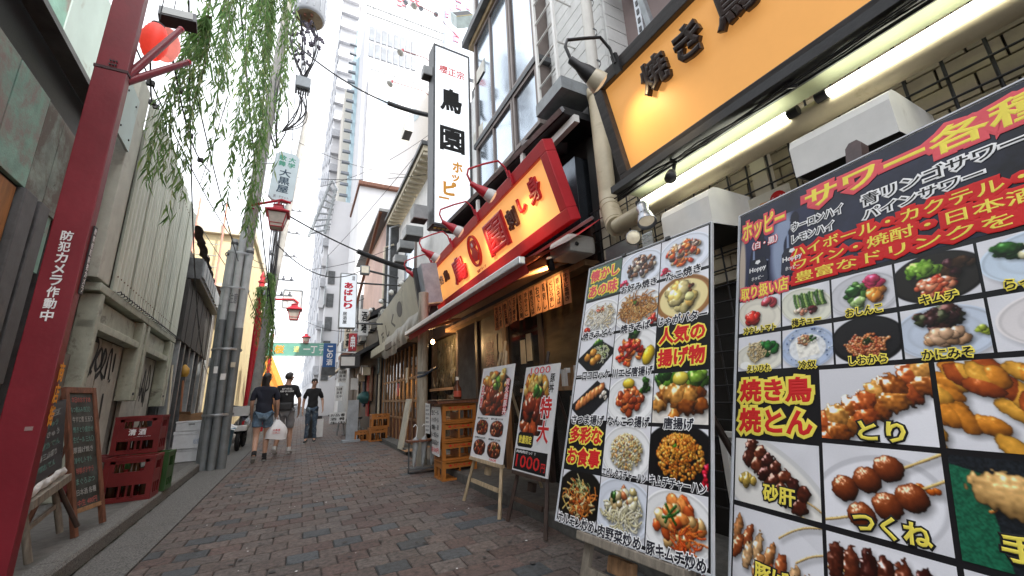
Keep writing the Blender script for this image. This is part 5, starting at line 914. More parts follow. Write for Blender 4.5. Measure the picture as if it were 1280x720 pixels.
# vent hoods
def hood(lab, y0, y1, z0=1.97, z1=2.19, xf=2.0):
    t = thing('vent_hood', lab, 'vent hood', (2.2, (y0 + y1) / 2, z0), 'white vent hoods under the pipe'); F = Frame((0, 0, 0), (1, 0, 0), (0, 0, 1), (0, 1, 0))
    prof = [(xf, z0), (xf, z1 - .07), (xf + .02, z1 - .03), (xf + .06, z1 - .005), (xf + .1, z1), (WX - .03, z1), (WX - .03, z0 + .03), (WX - .06, z0 + .03)]
    n = len(prof); m = MB(); vs = [(x, y0, z) for x, z in prof] + [(x, y1, z) for x, z in prof]; m.add(vs, [(i, i + 1, i + 1 + n, i + n) for i in range(n - 2)] + [tuple(range(n - 1))[::-1], tuple(range(n, 2 * n - 1))]); m.build('hood', white, t)
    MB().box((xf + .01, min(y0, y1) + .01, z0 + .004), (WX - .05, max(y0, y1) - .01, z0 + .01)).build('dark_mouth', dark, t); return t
hood('larger white vent hood right above the sour drinks board', .50, .88); hood('white vent hood above the grilled dishes board', 1.33, 1.68, z0=1.93, z1=2.17)
# little soft-drink poster
PFm = rwall((WX - .12, 1.36, 2.14), 0, 0); a = fbx(PFm, 922, 232, 972, 205)
po = thing('drink_poster', 'cream poster with red drink cup and red round logo', 'poster', PFm.p(.1, .1)); MB().fbox(PFm, 0, .27, 0, .36, -.004, 0).build('sheet', M('cream_paper', (.66, .62, .52), .5, var=.05), po)
dsc = [(.20 + .045 * math.cos(k * .3927), .065 + .045 * math.sin(k * .3927)) for k in range(16)]; MB().prism(PFm, dsc, 0, .002).build('round_logo', inkred, po); text(PFm, (.162, .05, .238, .08), 'Coca-Cola', inkwhite, po, bold=.01, c=.003, shear=.01)
MB().prism(PFm, [(.085, .10), (.145, .10), (.13, .24), (.098, .24)], 0, .002).build('cup', inkred, po); MB().prism(PFm, [(.075, .075), (.10, .055), (.14, .06), (.155, .085), (.148, .10), (.082, .10)], 0, .0025).build('fries_heap', inkor, po); text(PFm, (.095, .14, .135, .20), 'Coke', inkwhite, po, bold=.01, c=.003)
text(PFm, (.06, .28, .20, .31), 'よく冷えてます', inkred, po, bold=.01, c=.002)

# ---------------------------------------------------------------- menu boards
boardwhite = flat('poster_white', (.80, .80, .81), .3, coat=.4); boardblack = flat('poster_black', (.015, .015, .017), .3, coat=.4)
B1 = rwall((1.903, 1.118, 1.857), -7, 16)
b1 = thing('menu_board', 'big laminated drinks and skewers menu board nearest the camera', 'menu board', B1.p(.6, 1.7))
MB().fbox(B1, 0, 1.24, 0, 1.72, -.012, -.002).build('backing', boardwhite, b1)
MB().fbox(B1, .004, 1.236, .004, 1.716, -.002, .0).build('print_ground', boardblack, b1)
wrp = lambda A_, B_: .0006 * np.sin(A_ * 25)
picture(B1, .008, .10, .36, .455, dish('hoppy', 150, 150), b1, name='bottle_picture', c=.0008)
MB().fbox(B1, .008, 1.232, .006, .105, .0, .0006).build('header_ground', inkblue, b1); MB().fbox(B1, .361, 1.232, .105, .455, .0, .0006).build('header_ground', inkblue, b1)
def bt(px0, py0, px1, py1, s, fill, out, F=B1, par=b1, ow=.075, bold=.035, **k): a0, b0_ = fp(F, px0, py0); a1, b1_ = fp(F, px1, py1); return (a0, b0_, a1, b1_)
text(B1, (.022, .055, .235, .165), 'ホッピー', inkyel, b1, bold=.03, outline=inkpink, ow=.15)
text(B1, (.075, .185, .20, .225), '（白・黒）', inkwhite, b1, bold=.025, outline=inkpink, ow=.09)
text(B1, (.325, .035, 1.01, .135), 'サワー各種', inkyel, b1, bold=.03, outline=inkpink, ow=.17)
for s, bx_ in (('ウーロンハイ', (.265, .165, .465, .205)), ('レモンハイ', (.265, .225, .43, .262)), ('青リンゴサワー', (.53, .165, .93, .215)), ('パインサワー', (.53, .232, .84, .272))): text(B1, bx_, s, ink, b1, bold=.018, outline=inkwhite, ow=.125)
for s, bx_ in (('ハイボール・カクテル・果実酒', (.265, .285, 1.12, .335)), ('ワイン・焼酎・日本酒なども', (.27, .345, 1.13, .392)), ('豊富なドリンクをご用意！', (.275, .402, 1.14, .448))): text(B1, bx_, s, inkyel, b1, bold=.02, outline=inkred, ow=.26)
text(B1, (.02, .405, .245, .468), '取り扱い店', inkyel, b1, bold=.03, outline=inkpink, ow=.16)
for cx in (.105, .27 * .98):
    lb = MB().prism(B1, [(cx - .045, .30), (cx - .03, .275), (cx + .03, .275), (cx + .045, .30), (cx + .05, .39), (cx + .04, .40), (cx - .04, .40), (cx - .05, .39)], .0022, .003).build('bottle_label', inkblue, b1)
    text(B1, (cx - .042, .315, cx + .042, .345), 'Hoppy', inkwhite, b1, bold=.03, c=.0035); text(B1, (cx - .03, .362, cx + .03, .382), 'ホッピー', inkwhite, b1, bold=.01, c=.0035)
    MB().prism(B1, [(cx + .014 * math.cos(k * 1.2566 + .3) , .293 + .011 * math.sin(k * 1.2566 + .3)) for k in range(5)], .0030, .0038).build('flower_mark', inkwhite, b1)
XS = (.012, .216, .408, .602, .795, 1.0, 1.232)
for j, row in enumerate((('tomato', 'cucumber', 'pickle', 'kimchi', 'rakkyo', 'whiteplate'), ('rayfin', 'tofu', 'shiokara', 'crabmiso', 'fries', 'whiteplate'))):
    caps = (('冷やしトマト', '梅キュー', 'おしんこ', 'キムチ', 'らっきょう', '枝豆'), ('えいひれ', '冷奴', 'しおから', 'かにみそ', 'ポテト', 'サラダ'))[j]
    y0, y1 = ((.472, .622), (.640, .792))[j]
    for k, d in enumerate(row):
        picture(B1, XS[k] + .001, y0, XS[k + 1] - .006, y1, dish(d, 100, 82), b1); n = len(caps[k]); w = .022 * n + .02
        cxm = (XS[k] + XS[k + 1]) / 2; text(B1, (cxm - w / 2, y1 - .022, cxm + w / 2, y1 + .008), caps[k], ink, b1, bold=.03, outline=inkyel, ow=.13, name='caption')
text(B1, (.025, .828, .325, .925), '焼き鳥', inkred, b1, bold=.045, outline=inkyel, ow=.16); text(B1, (.025, .945, .325, 1.045), '焼とん', inkred, b1, bold=.045, outline=inkyel, ow=.16)
for d, cap, x0, x1, y0, y1 in (('tori', 'とり', .352, .655, .808, 1.040), ('tare', '', .668, 1.0, .808, 1.040), ('gizzard', '砂肝', .012, .340, 1.068, 1.30), ('tsukune', 'つくね', .352, .655, 1.056, 1.30), ('tebasaki', '手羽先', .668, 1.0, 1.056, 1.30), ('bara', '豚ばら', .012, .340, 1.318, 1.56), ('liver', 'レバー', .352, .655, 1.318, 1.56), ('whiteplate', 'かわ', .668, 1.0, 1.318, 1.56), ('tori', '', 1.012, 1.232, .808, 1.040), ('liver', '', 1.012, 1.232, 1.056, 1.30), ('karaage', 'もも', .012, .655, 1.57, 1.71)):
    w = 190 if x1 - x0 < .4 else 250; picture(B1, x0, y0, x1, y1, dish(d, w, int(w * (y1 - y0) / (x1 - x0))), b1)
    if cap: n = len(cap); cxm = (x0 + x1) / 2 + (.02 if cap != '手羽先' else 0); wd = .062 * n; yb = y1 - (.01 if cap in ('とり', 'つくね') else .03); text(B1, (cxm - wd / 2, yb - .052, cxm + wd / 2, yb + .008), cap, inkyel, b1, bold=.035, outline=ink, ow=.11, name='caption')
for bx_ in ((-.006, .0, -.006, 1.726), (1.24, 1.246, -.006, 1.726), (.0, 1.24, -.006, 0), (0, 1.24, 1.72, 1.726)): MB().fbox(B1, *bx_, -.014, .004).build('edge_strip', M('clear_edge', (.5, .52, .55), .2, var=.1, bump=0), b1)
e1_ = thing('easel', 'dark brown easel with rounded top holding the drinks board', 'easel', B1.p(.5, 1.75, -.1))
_q = fp(B1, 1062, 175); MB().prism(B1, [(_q[0] - .028, 1.9), (_q[0] - .028, _q[1] + .02), (_q[0] - .014, _q[1]), (_q[0] + .014, _q[1]), (_q[0] + .028, _q[1] + .02), (_q[0] + .028, 1.9)], -.06, -.016).build('mast', M('old_varnish', (.07, .04, .04), .45, var=.3), e1_)
for a in (.12, .95): MB().fbox(B1, a, a + .045, .3, 1.92, -.06, -.02).build('leg', darkwood, e1_)
MB().fbox(B1, .05, 1.1, 1.728, 1.77, -.06, .03).build('tray', darkwood, e1_); MB().tube([B1.p(.45, .4, -.06), (2.3, .65, .1)], .02, 6).build('back_leg', darkwood, e1_)

B2 = rwall((1.73, 2.115, 1.86), 6.3, 16.6); W2, H2 = .894, 1.553
b2 = thing('menu_board', 'laminated eighteen-panel food menu board in the middle foreground', 'menu board', B2.p(.45, 1.55))
MB().fbox(B2, 0, W2, 0, H2, -.012, -.002).build('backing', boardwhite, b2); MB().fbox(B2, .005, W2 - .005, .005, H2 - .005, -.002, 0).build('print_ground', boardblack, b2)
cols = (.01, .300, .592, .884); rows = tuple(.012 + i * .2565 for i in range(7))
GR = [[None, 'okonomi', 'takoyaki'], ['udon', 'soba', 'potato'], ['croquette', 'shrimp', None], ['satsuma', 'nankotsu', 'karaage'], [None, 'friedrice', 'kimchirice'], ['horumon', 'veg', 'porkkimchi']]
CP = [['懐かし|あの味', 'お好み焼き', 'たこ焼き'], ['焼きうどん', '焼きそば', 'じゃがバター'], ['一口コロッケ', '川エビ唐揚げ', '人気の|揚げ物'], ['さつま揚げ', 'なんこつ揚げ', '唐揚げ'], ['多彩な|お食事', 'エビレタスチャーハン', 'キムチチャーハン'], ['ホルモン炒め', '肉野菜炒め', '豚キムチ炒め']]
inkcap = flat('caption_ink', (.02, .02, .03))
for r_ in range(6):
    for c_ in range(3):
        x0, x1, y0, y1 = cols[c_] + .003, cols[c_ + 1] - .003, rows[r_], rows[r_ + 1] - .018
        if c_ == 0 and r_ < 5: y1 -= .0
        if GR[r_][c_]:
            picture(B2, x0, y0, x1, y1, dish(GR[r_][c_], 112, 92), b2); n = len(CP[r_][c_]); wd = min(.275, .052 * n); big = .056 if n <= 6 else .044
            cx = (x0 + x1) / 2; text(B2, (cx - wd / 2, y1 - .028, cx + wd / 2, y1 - .028 + big), CP[r_][c_], inkcap, b2, bold=.035, outline=inkwhite, ow=.10, name='caption', shear=.0)
        else:
            if r_ == 0: MB().fbox(B2, x0, x1, y0, y1, 0, .001).build('panel_ground', M('dark_green_print', (.03, .09, .05), .3, coat=.4), b2)
            for q, s in enumerate(CP[r_][c_].split('|')): text(B2, (x0 + .014, y0 + .018 + q * .115, x1 - .014, y0 + .112 + q * .115), s, inkred if r_ != 0 else inkpink, b2, bold=.045, outline=inkyel, ow=.125)
for bx_ in ((-.005, 0, -.005, H2 + .005), (W2, W2 + .005, -.005, H2 + .005), (0, W2, -.005, 0), (0, W2, H2, H2 + .005)): MB().fbox(B2, *bx_, -.014, .004).build('edge_strip', MATS['clear_edge'], b2)
for a in (.30, .62): MB().fbox(B2, a, a + .03, -.012, .01, -.02, .012).build('clip', black, b2, bevel=.003)
e2_ = thing('easel', 'grey wooden easel with tray under the eighteen-panel food board', 'easel', B2.p(.45, 1.7, 0))
MB().fbox(B2, .20, .80, H2 + .008, H2 + .045, -.05, .03).build('tray', greywood, e2_, bevel=.004)
for a0, a1 in ((.30, .20), (.60, .74)): MB().add([B2.p(a0, .1, -.04), B2.p(a0 + .045, .1, -.04), B2.p(a0 + .045, .1, -.016), B2.p(a0, .1, -.016), B2.p(a1, 1.93, -.04), B2.p(a1 + .045, 1.93, -.04), B2.p(a1 + .045, 1.93, -.016), B2.p(a1, 1.93, -.016)], [(0, 1, 5, 4), (1, 2, 6, 5), (2, 3, 7, 6), (3, 0, 4, 7), (4, 5, 6, 7)]).build('leg', greywood, e2_)
MB().fbox(B2, .24, .74, 1.70, 1.745, -.045, -.012).build('stretcher', greywood, e2_); MB().tube([B2.p(.45, .3, -.04), (2.3, 1.4, .1)], .02, 6).build('back_leg', darkwood, e2_)
MB().fbox(B2, .36, .50, 1.62, 1.69, -.08, -.03).build('block', wood, e2_, bevel=.01)
hs_ = MB()
for k in range(5): hs_.tube([B2.p(.40 + .20 * math.cos(q), 1.86 + .03 * math.sin(q) + k * .012, -.16 + .1 * math.sin(q)) for q in np.linspace(0, 6.28, 20)], .008, 6)
single(hs_.build('garden_hose', M('teal_hose', (.02, .20, .20), .4), loc=B2.p(.4, 1.9, -.1)), 'coiled teal hose lying behind the easel feet', 'hose')

# ---- two easel posters
def poster(F, W_, H_, lab): t = thing('menu_poster', lab, 'poster', F.p(W_ / 2, H_)); MB().fbox(F, 0, W_, 0, H_, -.01, 0).build('panel', boardwhite, t); return t
E1 = rwall((1.807, 4.221, 1.325), 1.8, 11.3); w, h = .723 * .80, .912; w = .723
p1 = poster(E1, w, h, 'white pork bowl poster with four small bowls, farther easel')
wrp2 = None
picture(E1, .04, .03, w - .03, .50, dish('bigbowl', 110, 100), p1)
for k, (x, y) in enumerate(((.05, .54), (.38, .54), (.05, .73), (.38, .73))): picture(E1, x, y, x + .28, y + .15, dish('bowl', 56, 34), p1); text(E1, (x, y - .022, x + .25, y - .004), ('豚丼 並盛 六八〇円', '豚丼 大盛 七八〇円', 'ねぎ豚丼 七五〇円', '温玉豚丼 八〇〇円')[k], ink, p1, bold=.01, name='caption')
text(E1, (.60, .14, .67, .48), '炭火焼豚丼', inkwhite, p1, bold=.02, outline=inkpink, ow=.10, vertical=True, c=.003); text(E1, (.05, .18, .11, .42), '名物', inkpink, p1, bold=.03, outline=inkwhite, ow=.09, vertical=True, c=.003)
text(E1, (.45, .885, .60, .905), '六九〇円', inkred, p1, bold=.02)
E2 = rwall((1.899, 3.399, 1.276), 2.7, 13.0); w2, h2 = .542, .896
p2_ = poster(E2, w2, h2, 'poster with red lettering for an extra large bowl, nearer easel')
picture(E2, .02, .06, .44, .60, dish('bigbowl', 100, 120), p2_)
for s, bx_, f_, o_ in (('1000', (.10, .012, .42, .075), inkpink, inkwhite),): text(E2, bx_, s, f_, p2_, bold=.01, outline=o_, ow=.05, c=.003)
text(E2, (.43, .08, .50, .25), '豚丼', ink, p2_, bold=.03, outline=inkwhite, ow=.08, vertical=True, c=.003)
text(E2, (.33, .27, .50, .66), '特大', inkred, p2_, bold=.03, outline=inkwhite, ow=.08, vertical=True, c=.003)
MB().prism(E2, [(.03, .60), (.05, .58), (.26, .58), (.28, .60), (.28, .68), (.26, .70), (.05, .70), (.03, .68)], 0, .002).build('label_plate', boardblack, p2_); text(E2, (.05, .605, .26, .675), '数量限定', inkyel, p2_, bold=.03, c=.003)
MB().fbox(E2, .015, w2 - .03, .72, .885, 0, .0015).build('price_plate', boardblack, p2_); text(E2, (.04, .728, .34, .752), '肉肉肉だっ！！', inkwhite, p2_, bold=.02, c=.003); text(E2, (.05, .765, .42, .865), '1000', inkred, p2_, bold=.01, c=.003); text(E2, (.44, .80, .50, .865), '円', inkred, p2_, bold=.02, c=.003)
def easel(F, W_, H_, lab, m, front, top):
    t = thing('easel', lab, 'easel', F.p(W_ / 2, H_ + .4)); zb = F.p(0, H_).z
    for a0, a1 in front:
        A = F.p(a0, -.0, -.03); B = F.p(a1, H_, -.03); d = (B - A).normalized(); G = A + d * ((A.z - .005) / -d.z); m1 = MB(); m1.tube([A - d * top, G], [.017, .019], 4); m1.build('leg', m, t)
    MB().fbox(F, .04, W_ - .04, H_ + .002, H_ + .03, -.05, .025).build('tray', m, t, bevel=.003); MB().fbox(F, .06, W_ - .06, H_ + .20, H_ + .235, -.04, -.02).build('stretcher', m, t)
    A = F.p(W_ / 2, -.05, -.04); MB().tube([A, (A.x + .42, A.y, .03)], .016, 4).build('back_leg', m, t); MB().tube([F.p(W_ / 2, -top - .12, -.05), F.p(W_ / 2, .2, -.05)], .016, 4).build('mast', m, t); MB().fbox(F, W_ / 2 - .04, W_ / 2 + .04, H_ + .06, H_ + .13, -.07, -.03).build('clamp_block', m, t, bevel=.006); return t
easel(E1, w, h, 'pale wooden easel carrying the farther pork bowl poster', palewood, ((.30, .06), (.48, .66)), .16)
easel(E2, w2, h2, 'dark thin easel carrying the extra large bowl poster', darkwood, ((.20, .06), (.36, .50)), .02)
SB = rwall((2.12, 3.0, .98), 0, 10); sb = thing('notice_board', 'grey glazed notice board with menu paper behind the posters', 'notice board', SB.p(.2, .8))
MB().fbox(SB, 0, .42, 0, .82, -.02, 0).build('panel', M('grey_notice', (.30, .30, .29), .4, var=.15), sb)
for i, s in enumerate(('本日の', 'ランチ', '定食 八百', '味噌汁付', 'ごはん大盛無料', '1000円')): text(SB, (.06, .08 + i * .12, .36, .15 + i * .12), s, ink if i < 5 else inkred, sb, bold=.02)
for bx_ in ((0, .42, -.02, 0), (-.02, 0, -.02, .84), (.42, .44, -.02, .84)): MB().fbox(SB, *bx_, -.03, .01).build('frame_bar', greywood, sb)

# ================================================================= the red sign shop
rs = thing('eatery', 'dark eatery front under the red framed sign', 'shop', (2.5, 5.6, .1))
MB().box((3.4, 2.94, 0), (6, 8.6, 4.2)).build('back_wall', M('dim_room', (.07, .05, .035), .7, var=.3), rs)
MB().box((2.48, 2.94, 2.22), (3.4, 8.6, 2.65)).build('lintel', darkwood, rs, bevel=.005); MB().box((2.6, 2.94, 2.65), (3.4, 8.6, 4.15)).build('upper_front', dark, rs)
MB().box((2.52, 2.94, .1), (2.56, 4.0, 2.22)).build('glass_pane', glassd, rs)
for y0, y1, z0, z1, m in ((2.94, 3.02, .1, 2.22, darkwood), (3.98, 4.08, .1, 2.22, darkwood), (4.95, 5.06, .1, 2.22, wood), (5.98, 6.08, .1, 2.22, darkwood), (6.9, 7.0, .1, 2.22, darkwood), (8.5, 8.6, .1, 2.22, darkwood)): MB().box((2.46, y0, z0), (2.56, y1, z1)).build('door_post', m, rs, bevel=.004)
MB().box((2.50, 4.1, .1), (2.54, 4.94, 2.2)).build('glass_pane', glassd, rs); MB().box((2.49, 5.08, .1), (2.53, 5.96, 2.2)).build('door_panel', M('dark_brown_door', (.035, .022, .018), .4, var=.3), rs)
brass = M('brass_sheet', (.16, .11, .055), .32, metal=.6, var=.25, sc=1.6, bump=.1, stretch=(1, 1, 4)); MB().box((2.47, 3.04, 1.12), (2.50, 3.96, 2.2)).build('brass_panel', brass, rs)
MB().box((2.25, 3.02, 1.05), (2.50, 4.2, 1.09)).build('shelf', wood, rs)
for k in range(16): MB().box((2.34, 3.1 + k * .055, 1.09), (2.47, 3.1 + k * .055 + .04, 1.09 + random.uniform(.12, .2))).build('book', random.choice((paper, card, greypaint, redwood, cream)), rs)
for k, (y, z, s) in enumerate(((4.30, 1.42, .34), (4.46, 1.40, .30))): MB().box((2.485, y, z), (2.495, y + .12, z + s)).build('glass_reflection', M('reflection_cream', (.45, .42, .33), .4, var=.1), rs)  # pale slabs painted as the bright reflection in the glass door
ps_ = rwall((2.485, 5.9, 1.95), 0, 0); MB().fbox(ps_, .12, .62, .05, .80, -.002, .002).build('door_poster', M('faded_poster', (.16, .09, .08), .5, var=.5, sc=6), rs); text(ps_, (.2, .12, .52, .7), '営業中', flat('faded_pink', (.45, .25, .22)), rs, bold=.02, c=.004, vertical=True)
n_ = 26; vs = []
for i in range(n_ * 4 + 1): y = 6.08 + .84 * i / (n_ * 4); vs += [(2.47 + .012 * math.sin(i * 1.5708 * 1.0), y, .1), (2.47 + .012 * math.sin(i * 1.5708), y, 2.2)]
m = MB(); m.add(vs, [(2 * i, 2 * i + 1, 2 * i + 3, 2 * i + 2) for i in range(n_ * 4)]); m.build('corrugated_panel', M('grey_corrugated', (.16, .165, .16), .5, metal=.3, var=.15), rs)
MB().box((2.56, 7.0, .1), (2.58, 8.5, 2.2)).build('glass_pane', M('murky_window', (.13, .12, .085), .12, var=.6, sc=3.5, bump=0), rs)
m = MB()
for k in range(16): p = Vector((2.48 + random.uniform(-.03, .03), random.uniform(7.05, 8.45), random.uniform(1.15, 1.3))); m.lathe(p, (0, 0, 1), [(0, -.1), (.035, -.1), (.035, .06), (.013, .12), (.013, .2)], 8); m.tube([p + Vector((0, .05, .3)), p + Vector((.02, random.uniform(-.1, .1), .8))], .006, 4)
m.build('hanging_clutter', M('clutter_brown', (.05, .042, .03), .3, var=.5, sc=9), rs, kind='stuff')
for z, m_ in ((1.15, wood), (.62, wood)): MB().box((2.40, 7.0, z), (2.5, 8.5, z + .05)).build('window_rail', m_, rs)
RF = rwall((2.012, 7.362, 3.449), -1, -18)
rg = thing('shop_sign', 'red framed yellow sign with red characters over the eatery', 'sign', RF.p(2.2, .85))
MB().fbox(RF, .12, 4.38, .13, .73, -.06, -.01).build('face', M('sign_cream_yellow', (.84, .47, .15), .45, var=.04, sc=2, bump=.02, emis=.22, ecol=(1, .46, .14)), rg)  # face carries a little added glow to brighten its colour
for a0, a1, b0, b1_ in ((0, 4.5, 0, .13), (0, 4.5, .73, .86), (0, .12, .13, .73), (4.38, 4.5, .13, .73)): MB().fbox(RF, a0, a1, b0, b1_, -.10, .03).build('frame_board', redbright, rg, bevel=.008)
MB().fbox(RF, .05, 4.45, .02, .84, -.13, -.102).build('back', M('deep_red', (.25, .01, .02), .5), rg)
def rl(px0, py0, px1, py1): a, b = fp(RF, px0, py0), fp(RF, px1, py1); return a, b
rtm = M('raised_red_letter', (.55, .02, .03), .3, var=.05, bump=0)
def letter3(F, box, s, m_, par, c0=-.008, c1=.03, bev=.045): k = MB(); glyphs_to(k, F, box, s, bev, c0, c1, ext=.06); return k.build('letter', m_, par)
brn = M('brown_letter', (.10, .03, .02), .4)
for s, bx_ in (('焼', (.22, .30, .46, .48)), ('き', (.52, .31, .70, .47)), ('鳥', (.78, .29, 1.02, .48))): letter3(RF, bx_, s, M('white_brown_letter', (.5, .4, .35), .4) if s != '鳥' else brn, rg)
letter3(RF, (1.20, .26, 1.82, .66), '鳥', rtm, rg); letter3(RF, (2.72, .22, 3.32, .66), '園', rtm, rg)
ringp = lambda r0, r1, a, b: None
k_ = MB(); q_ = 28; vs = []
for i in range(q_):
    an = i * 2 * math.pi / q_
    for r_ in (.235, .205): vs += [RF.p(2.26 + r_ * .80 * math.cos(an), .40 + r_ * math.sin(an), -.008), RF.p(2.26 + r_ * .80 * math.cos(an), .40 + r_ * math.sin(an), .028)]
fs_ = []
for i in range(q_): a, b = 4 * i, 4 * ((i + 1) % q_); fs_ += [(a, b, b + 1, a + 1), (a + 1, b + 1, b + 3, a + 3), (a + 3, b + 3, b + 2, a + 2)]
k_.add(vs, fs_); k_.build('ring_logo', rtm, rg)
k_ = MB(); k_.prism(RF, [(2.16, .30), (2.22, .24), (2.33, .25), (2.36, .33), (2.30, .36), (2.37, .45), (2.30, .55), (2.18, .54), (2.14, .44), (2.20, .38)], -.008, .02); k_.build('bird_logo', rtm, rg); k_ = MB(); k_.prism(RF, [(2.24, .29), (2.28, .28), (2.29, .33), (2.25, .34)], .021, .026); k_.build('bird_eye', inkwhite, rg)
for s, bx_ in (('刺', (3.36, .30, 3.62, .54)), ('し', (3.70, .28, 3.86, .46)), ('身', (3.96, .20, 4.22, .48))): letter3(RF, bx_, s, brn if s == '刺' else rtm, rg)
text(RF, (2.10, .66, 2.44, .705), '鳥園グループ', rtm, rg, bold=.03, c=-.005)
GN = 'red gooseneck lamps over the eatery sign'
for a, lab in ((3.78, 'red gooseneck lamp at the right end of the red sign'), (2.72, 'second red gooseneck lamp from the right on the red sign'), (1.62, 'third red gooseneck lamp from the right on the red sign'), (.48, 'red gooseneck lamp at the far left end of the red sign')):
    sign_lamp(RF, a, redmetal, M('clear_lamp_glass', (.55, .56, .55), .2, var=.1, bump=0), lab, GN, reach=.50, s=1.25, glow=7, b0=.03)
# awning
aw = thing('awning', 'red retractable awning with silver front bar below the red sign', 'awning', (2.0, 4.7, 2.1))
A0, A1 = onX(508, 424, 1.5), onX(652, 313, 1.5); zA = (A0.z + A1.z) / 2
mt = M('red_awning_cloth', (.52, .03, .03), .7, var=.08, sc=3, bump=.1); m = MB(); m.grid(lambda u, v: Vector((1.52 + .86 * v, A0.y + (A1.y - A0.y) * u, zA + .02 + .50 * v - .05 * math.sin(v * 3.14))), 10, 6); m.build('cloth', mt, aw)
MB().box((1.47, A1.y, zA - .03), (1.53, A0.y, zA + .035)).build('front_bar', M('silver_bar', (.62, .63, .66), .3, metal=.5, var=.05, bump=0), aw, bevel=.01)
m = MB(); m.quad((1.53, A1.y, zA - .02), (1.53, A0.y, zA - .02), (1.56, A0.y, zA - .10), (1.56, A1.y, zA - .10)); m.build('valance', mt, aw)
for y in (3.0, 6.3): MB().tube([(2.3, y, 2.30), (1.9, y + .5, 2.20), (1.56, y + .1, 2.08)], .028, 8).build('folding_arm', M('rust_arm', (.36, .18, .09), .5), aw)
MB().box((2.05, 2.75, 2.26), (2.35, 3.10, 2.44)).build('end_housing', M('grey_housing', (.46, .45, .42), .4, var=.06), aw, bevel=.04); MB().box((2.14, 3.1, 2.30), (2.30, 7.0, 2.40)).build('roller', M('rust_roller', (.20, .11, .07), .5), aw); MB().lathe((2.12, 2.74, 2.33), (0, -1, 0), [(.02, 0), (.02, .006), (0, .008)], 10).build('screw', black, aw)
MB().box((2.32, 2.9, 2.20), (2.50, 7.2, 2.26)).build('soffit_board', M('amber_board', (.30, .17, .08), .6, var=.2), aw)
sl_ = [('牛すじ煮込み', 0), ('もつ煮', 0), ('肉豆腐', 0), ('ハムカツ', 0), ('玉子焼き', 0), ('まぐろ刺', 0), ('冷やっこ', 0), ('焼きそば', 1), ('おでん', 1), ('馬刺し', 1), ('くじら刺し', 2), ('鉄火そば', 2), ('牛すじ塩焼き', 3)]
for k, (s, _) in enumerate(sl_):
    y = 4.95 - k * .14; F = rwall((2.30 + random.uniform(-.006, .006), y, 2.22 + random.uniform(-.01, .01)), random.uniform(-5, 5), random.uniform(-4, 2)); t = thing('price_strip', ('%s orange price strip from the left under the awning' % ('first', 'second', 'third', 'fourth', 'fifth', 'sixth', 'seventh', 'eighth', 'ninth', 'tenth', 'eleventh', 'twelfth', 'rightmost')[k]), 'paper strip', F.p(.05, 0), 'orange price strips under the awning')
    MB().fbox(F, 0, .125, 0, .33 + random.uniform(-.01, .01), -.001, 0).build('paper', M('orange_paper', (.66, .30, .14), .7, var=.08, sc=9), t); text(F, (.025, .02, .10, .31), s, ink, t, bold=.02, c=.001, vertical=True)
c0 = onX(541, 427, 2.1); bb = thing('light_bulb', 'bare glowing bulb under the left end of the awning', 'light bulb', c0)
MB().lathe(c0, (0, 0, 1), [(0, -.045), (.025, -.035), (.035, -.01), (.028, .02), (.014, .04)], 14).build('globe', bulbwarm, bb); MB().lathe(c0, (0, 0, 1), [(.016, .038), (.018, .045), (.018, .08), (.004, .085)], 10).build('socket', black, bb); MB().tube([c0 + Vector((0, 0, .08)), c0 + Vector((0, 0, .35))], .004, 5).build('cord', wirem, bb)
pl_ = bpy.data.lights.new('bulb_light', 'POINT'); pl_.energy = 9; pl_.color = (1, .62, .28); pl_.shadow_soft_size = .04; po_ = bpy.data.objects.new('bulb_light', pl_); COL.objects.link(po_); po_.parent = bb; po_.location = (-.0, -.06, -.07)
c0 = onX(688, 330, 2.05); sp = thing('spotlight', 'black cylindrical spotlight above the price strips', 'lamp', c0); axs = Vector((.35, .25, -.8)).normalized(); MB().lathe(c0, axs, [(0, -.06), (.032, -.055), (.036, .0), (.036, .06), (.03, .062)], 16).build('can', black, sp); MB().lathe(c0 - axs * .055, -axs, [(.03, 0), (.02, .014), (0, .018)], 14).build('lens', lensm, sp); MB().tube([c0, c0 + Vector((.12, 0, .14))], .008, 6).build('stem', black, sp)
l = bpy.data.lights.new('strip_light', 'SPOT'); l.energy = 14; l.color = (1, .66, .32); l.spot_size = R(110); l.spot_blend = 1; l.shadow_soft_size = .05; lo = bpy.data.objects.new('strip_light', l); COL.objects.link(lo); lo.parent = sp; dd_ = (Vector((2.32, 4.0, 2.0)) - c0).normalized(); lo.location = dd_ * .10; lo.rotation_euler = (-dd_).to_track_quat('Z', 'Y').to_euler()
# steel post with straps
pt_ = thing('round_post', 'stained cream round post at the far end of the awning', 'post', (1.72, 6.5, 0)); MB().tube([(1.72, 6.5, 0), (1.72, 6.5, 2.75)], .082, 20).build('shaft', M('stained_post', (.36, .33, .27), .5, var=.15, sc=3, col2=(.18, .16, .12), mix=.42, stretch=(4, 4, .6)), pt_)
MB().tube([(1.60, 6.40, 1.35), (1.72, 6.38, 1.38), (1.84, 6.42, 1.46), (1.95, 6.5, 1.50)], .018, 8).build('blue_clamp', M('blue_black_strap', (.03, .05, .08), .4), pt_); MB().lathe((1.72, 6.5, 1.42), (0, 0, 1), [(.084, -.02), (.09, 0), (.084, .02)], 20).build('band', darkgrey, pt_)
us = thing('umbrella_stand', 'old red-topped umbrella stand holding clear umbrellas by the post', 'umbrella stand', (1.62, 6.2, 0)); MB().box((1.42, 6.1, .42), (1.92, 6.28, .445)).build('top_rail', redwood, us, bevel=.004)
for x in (1.45, 1.89): MB().tube([(x, 6.19, 0), (x, 6.19, .43)], .012, 6).build('leg', darkgrey, us)
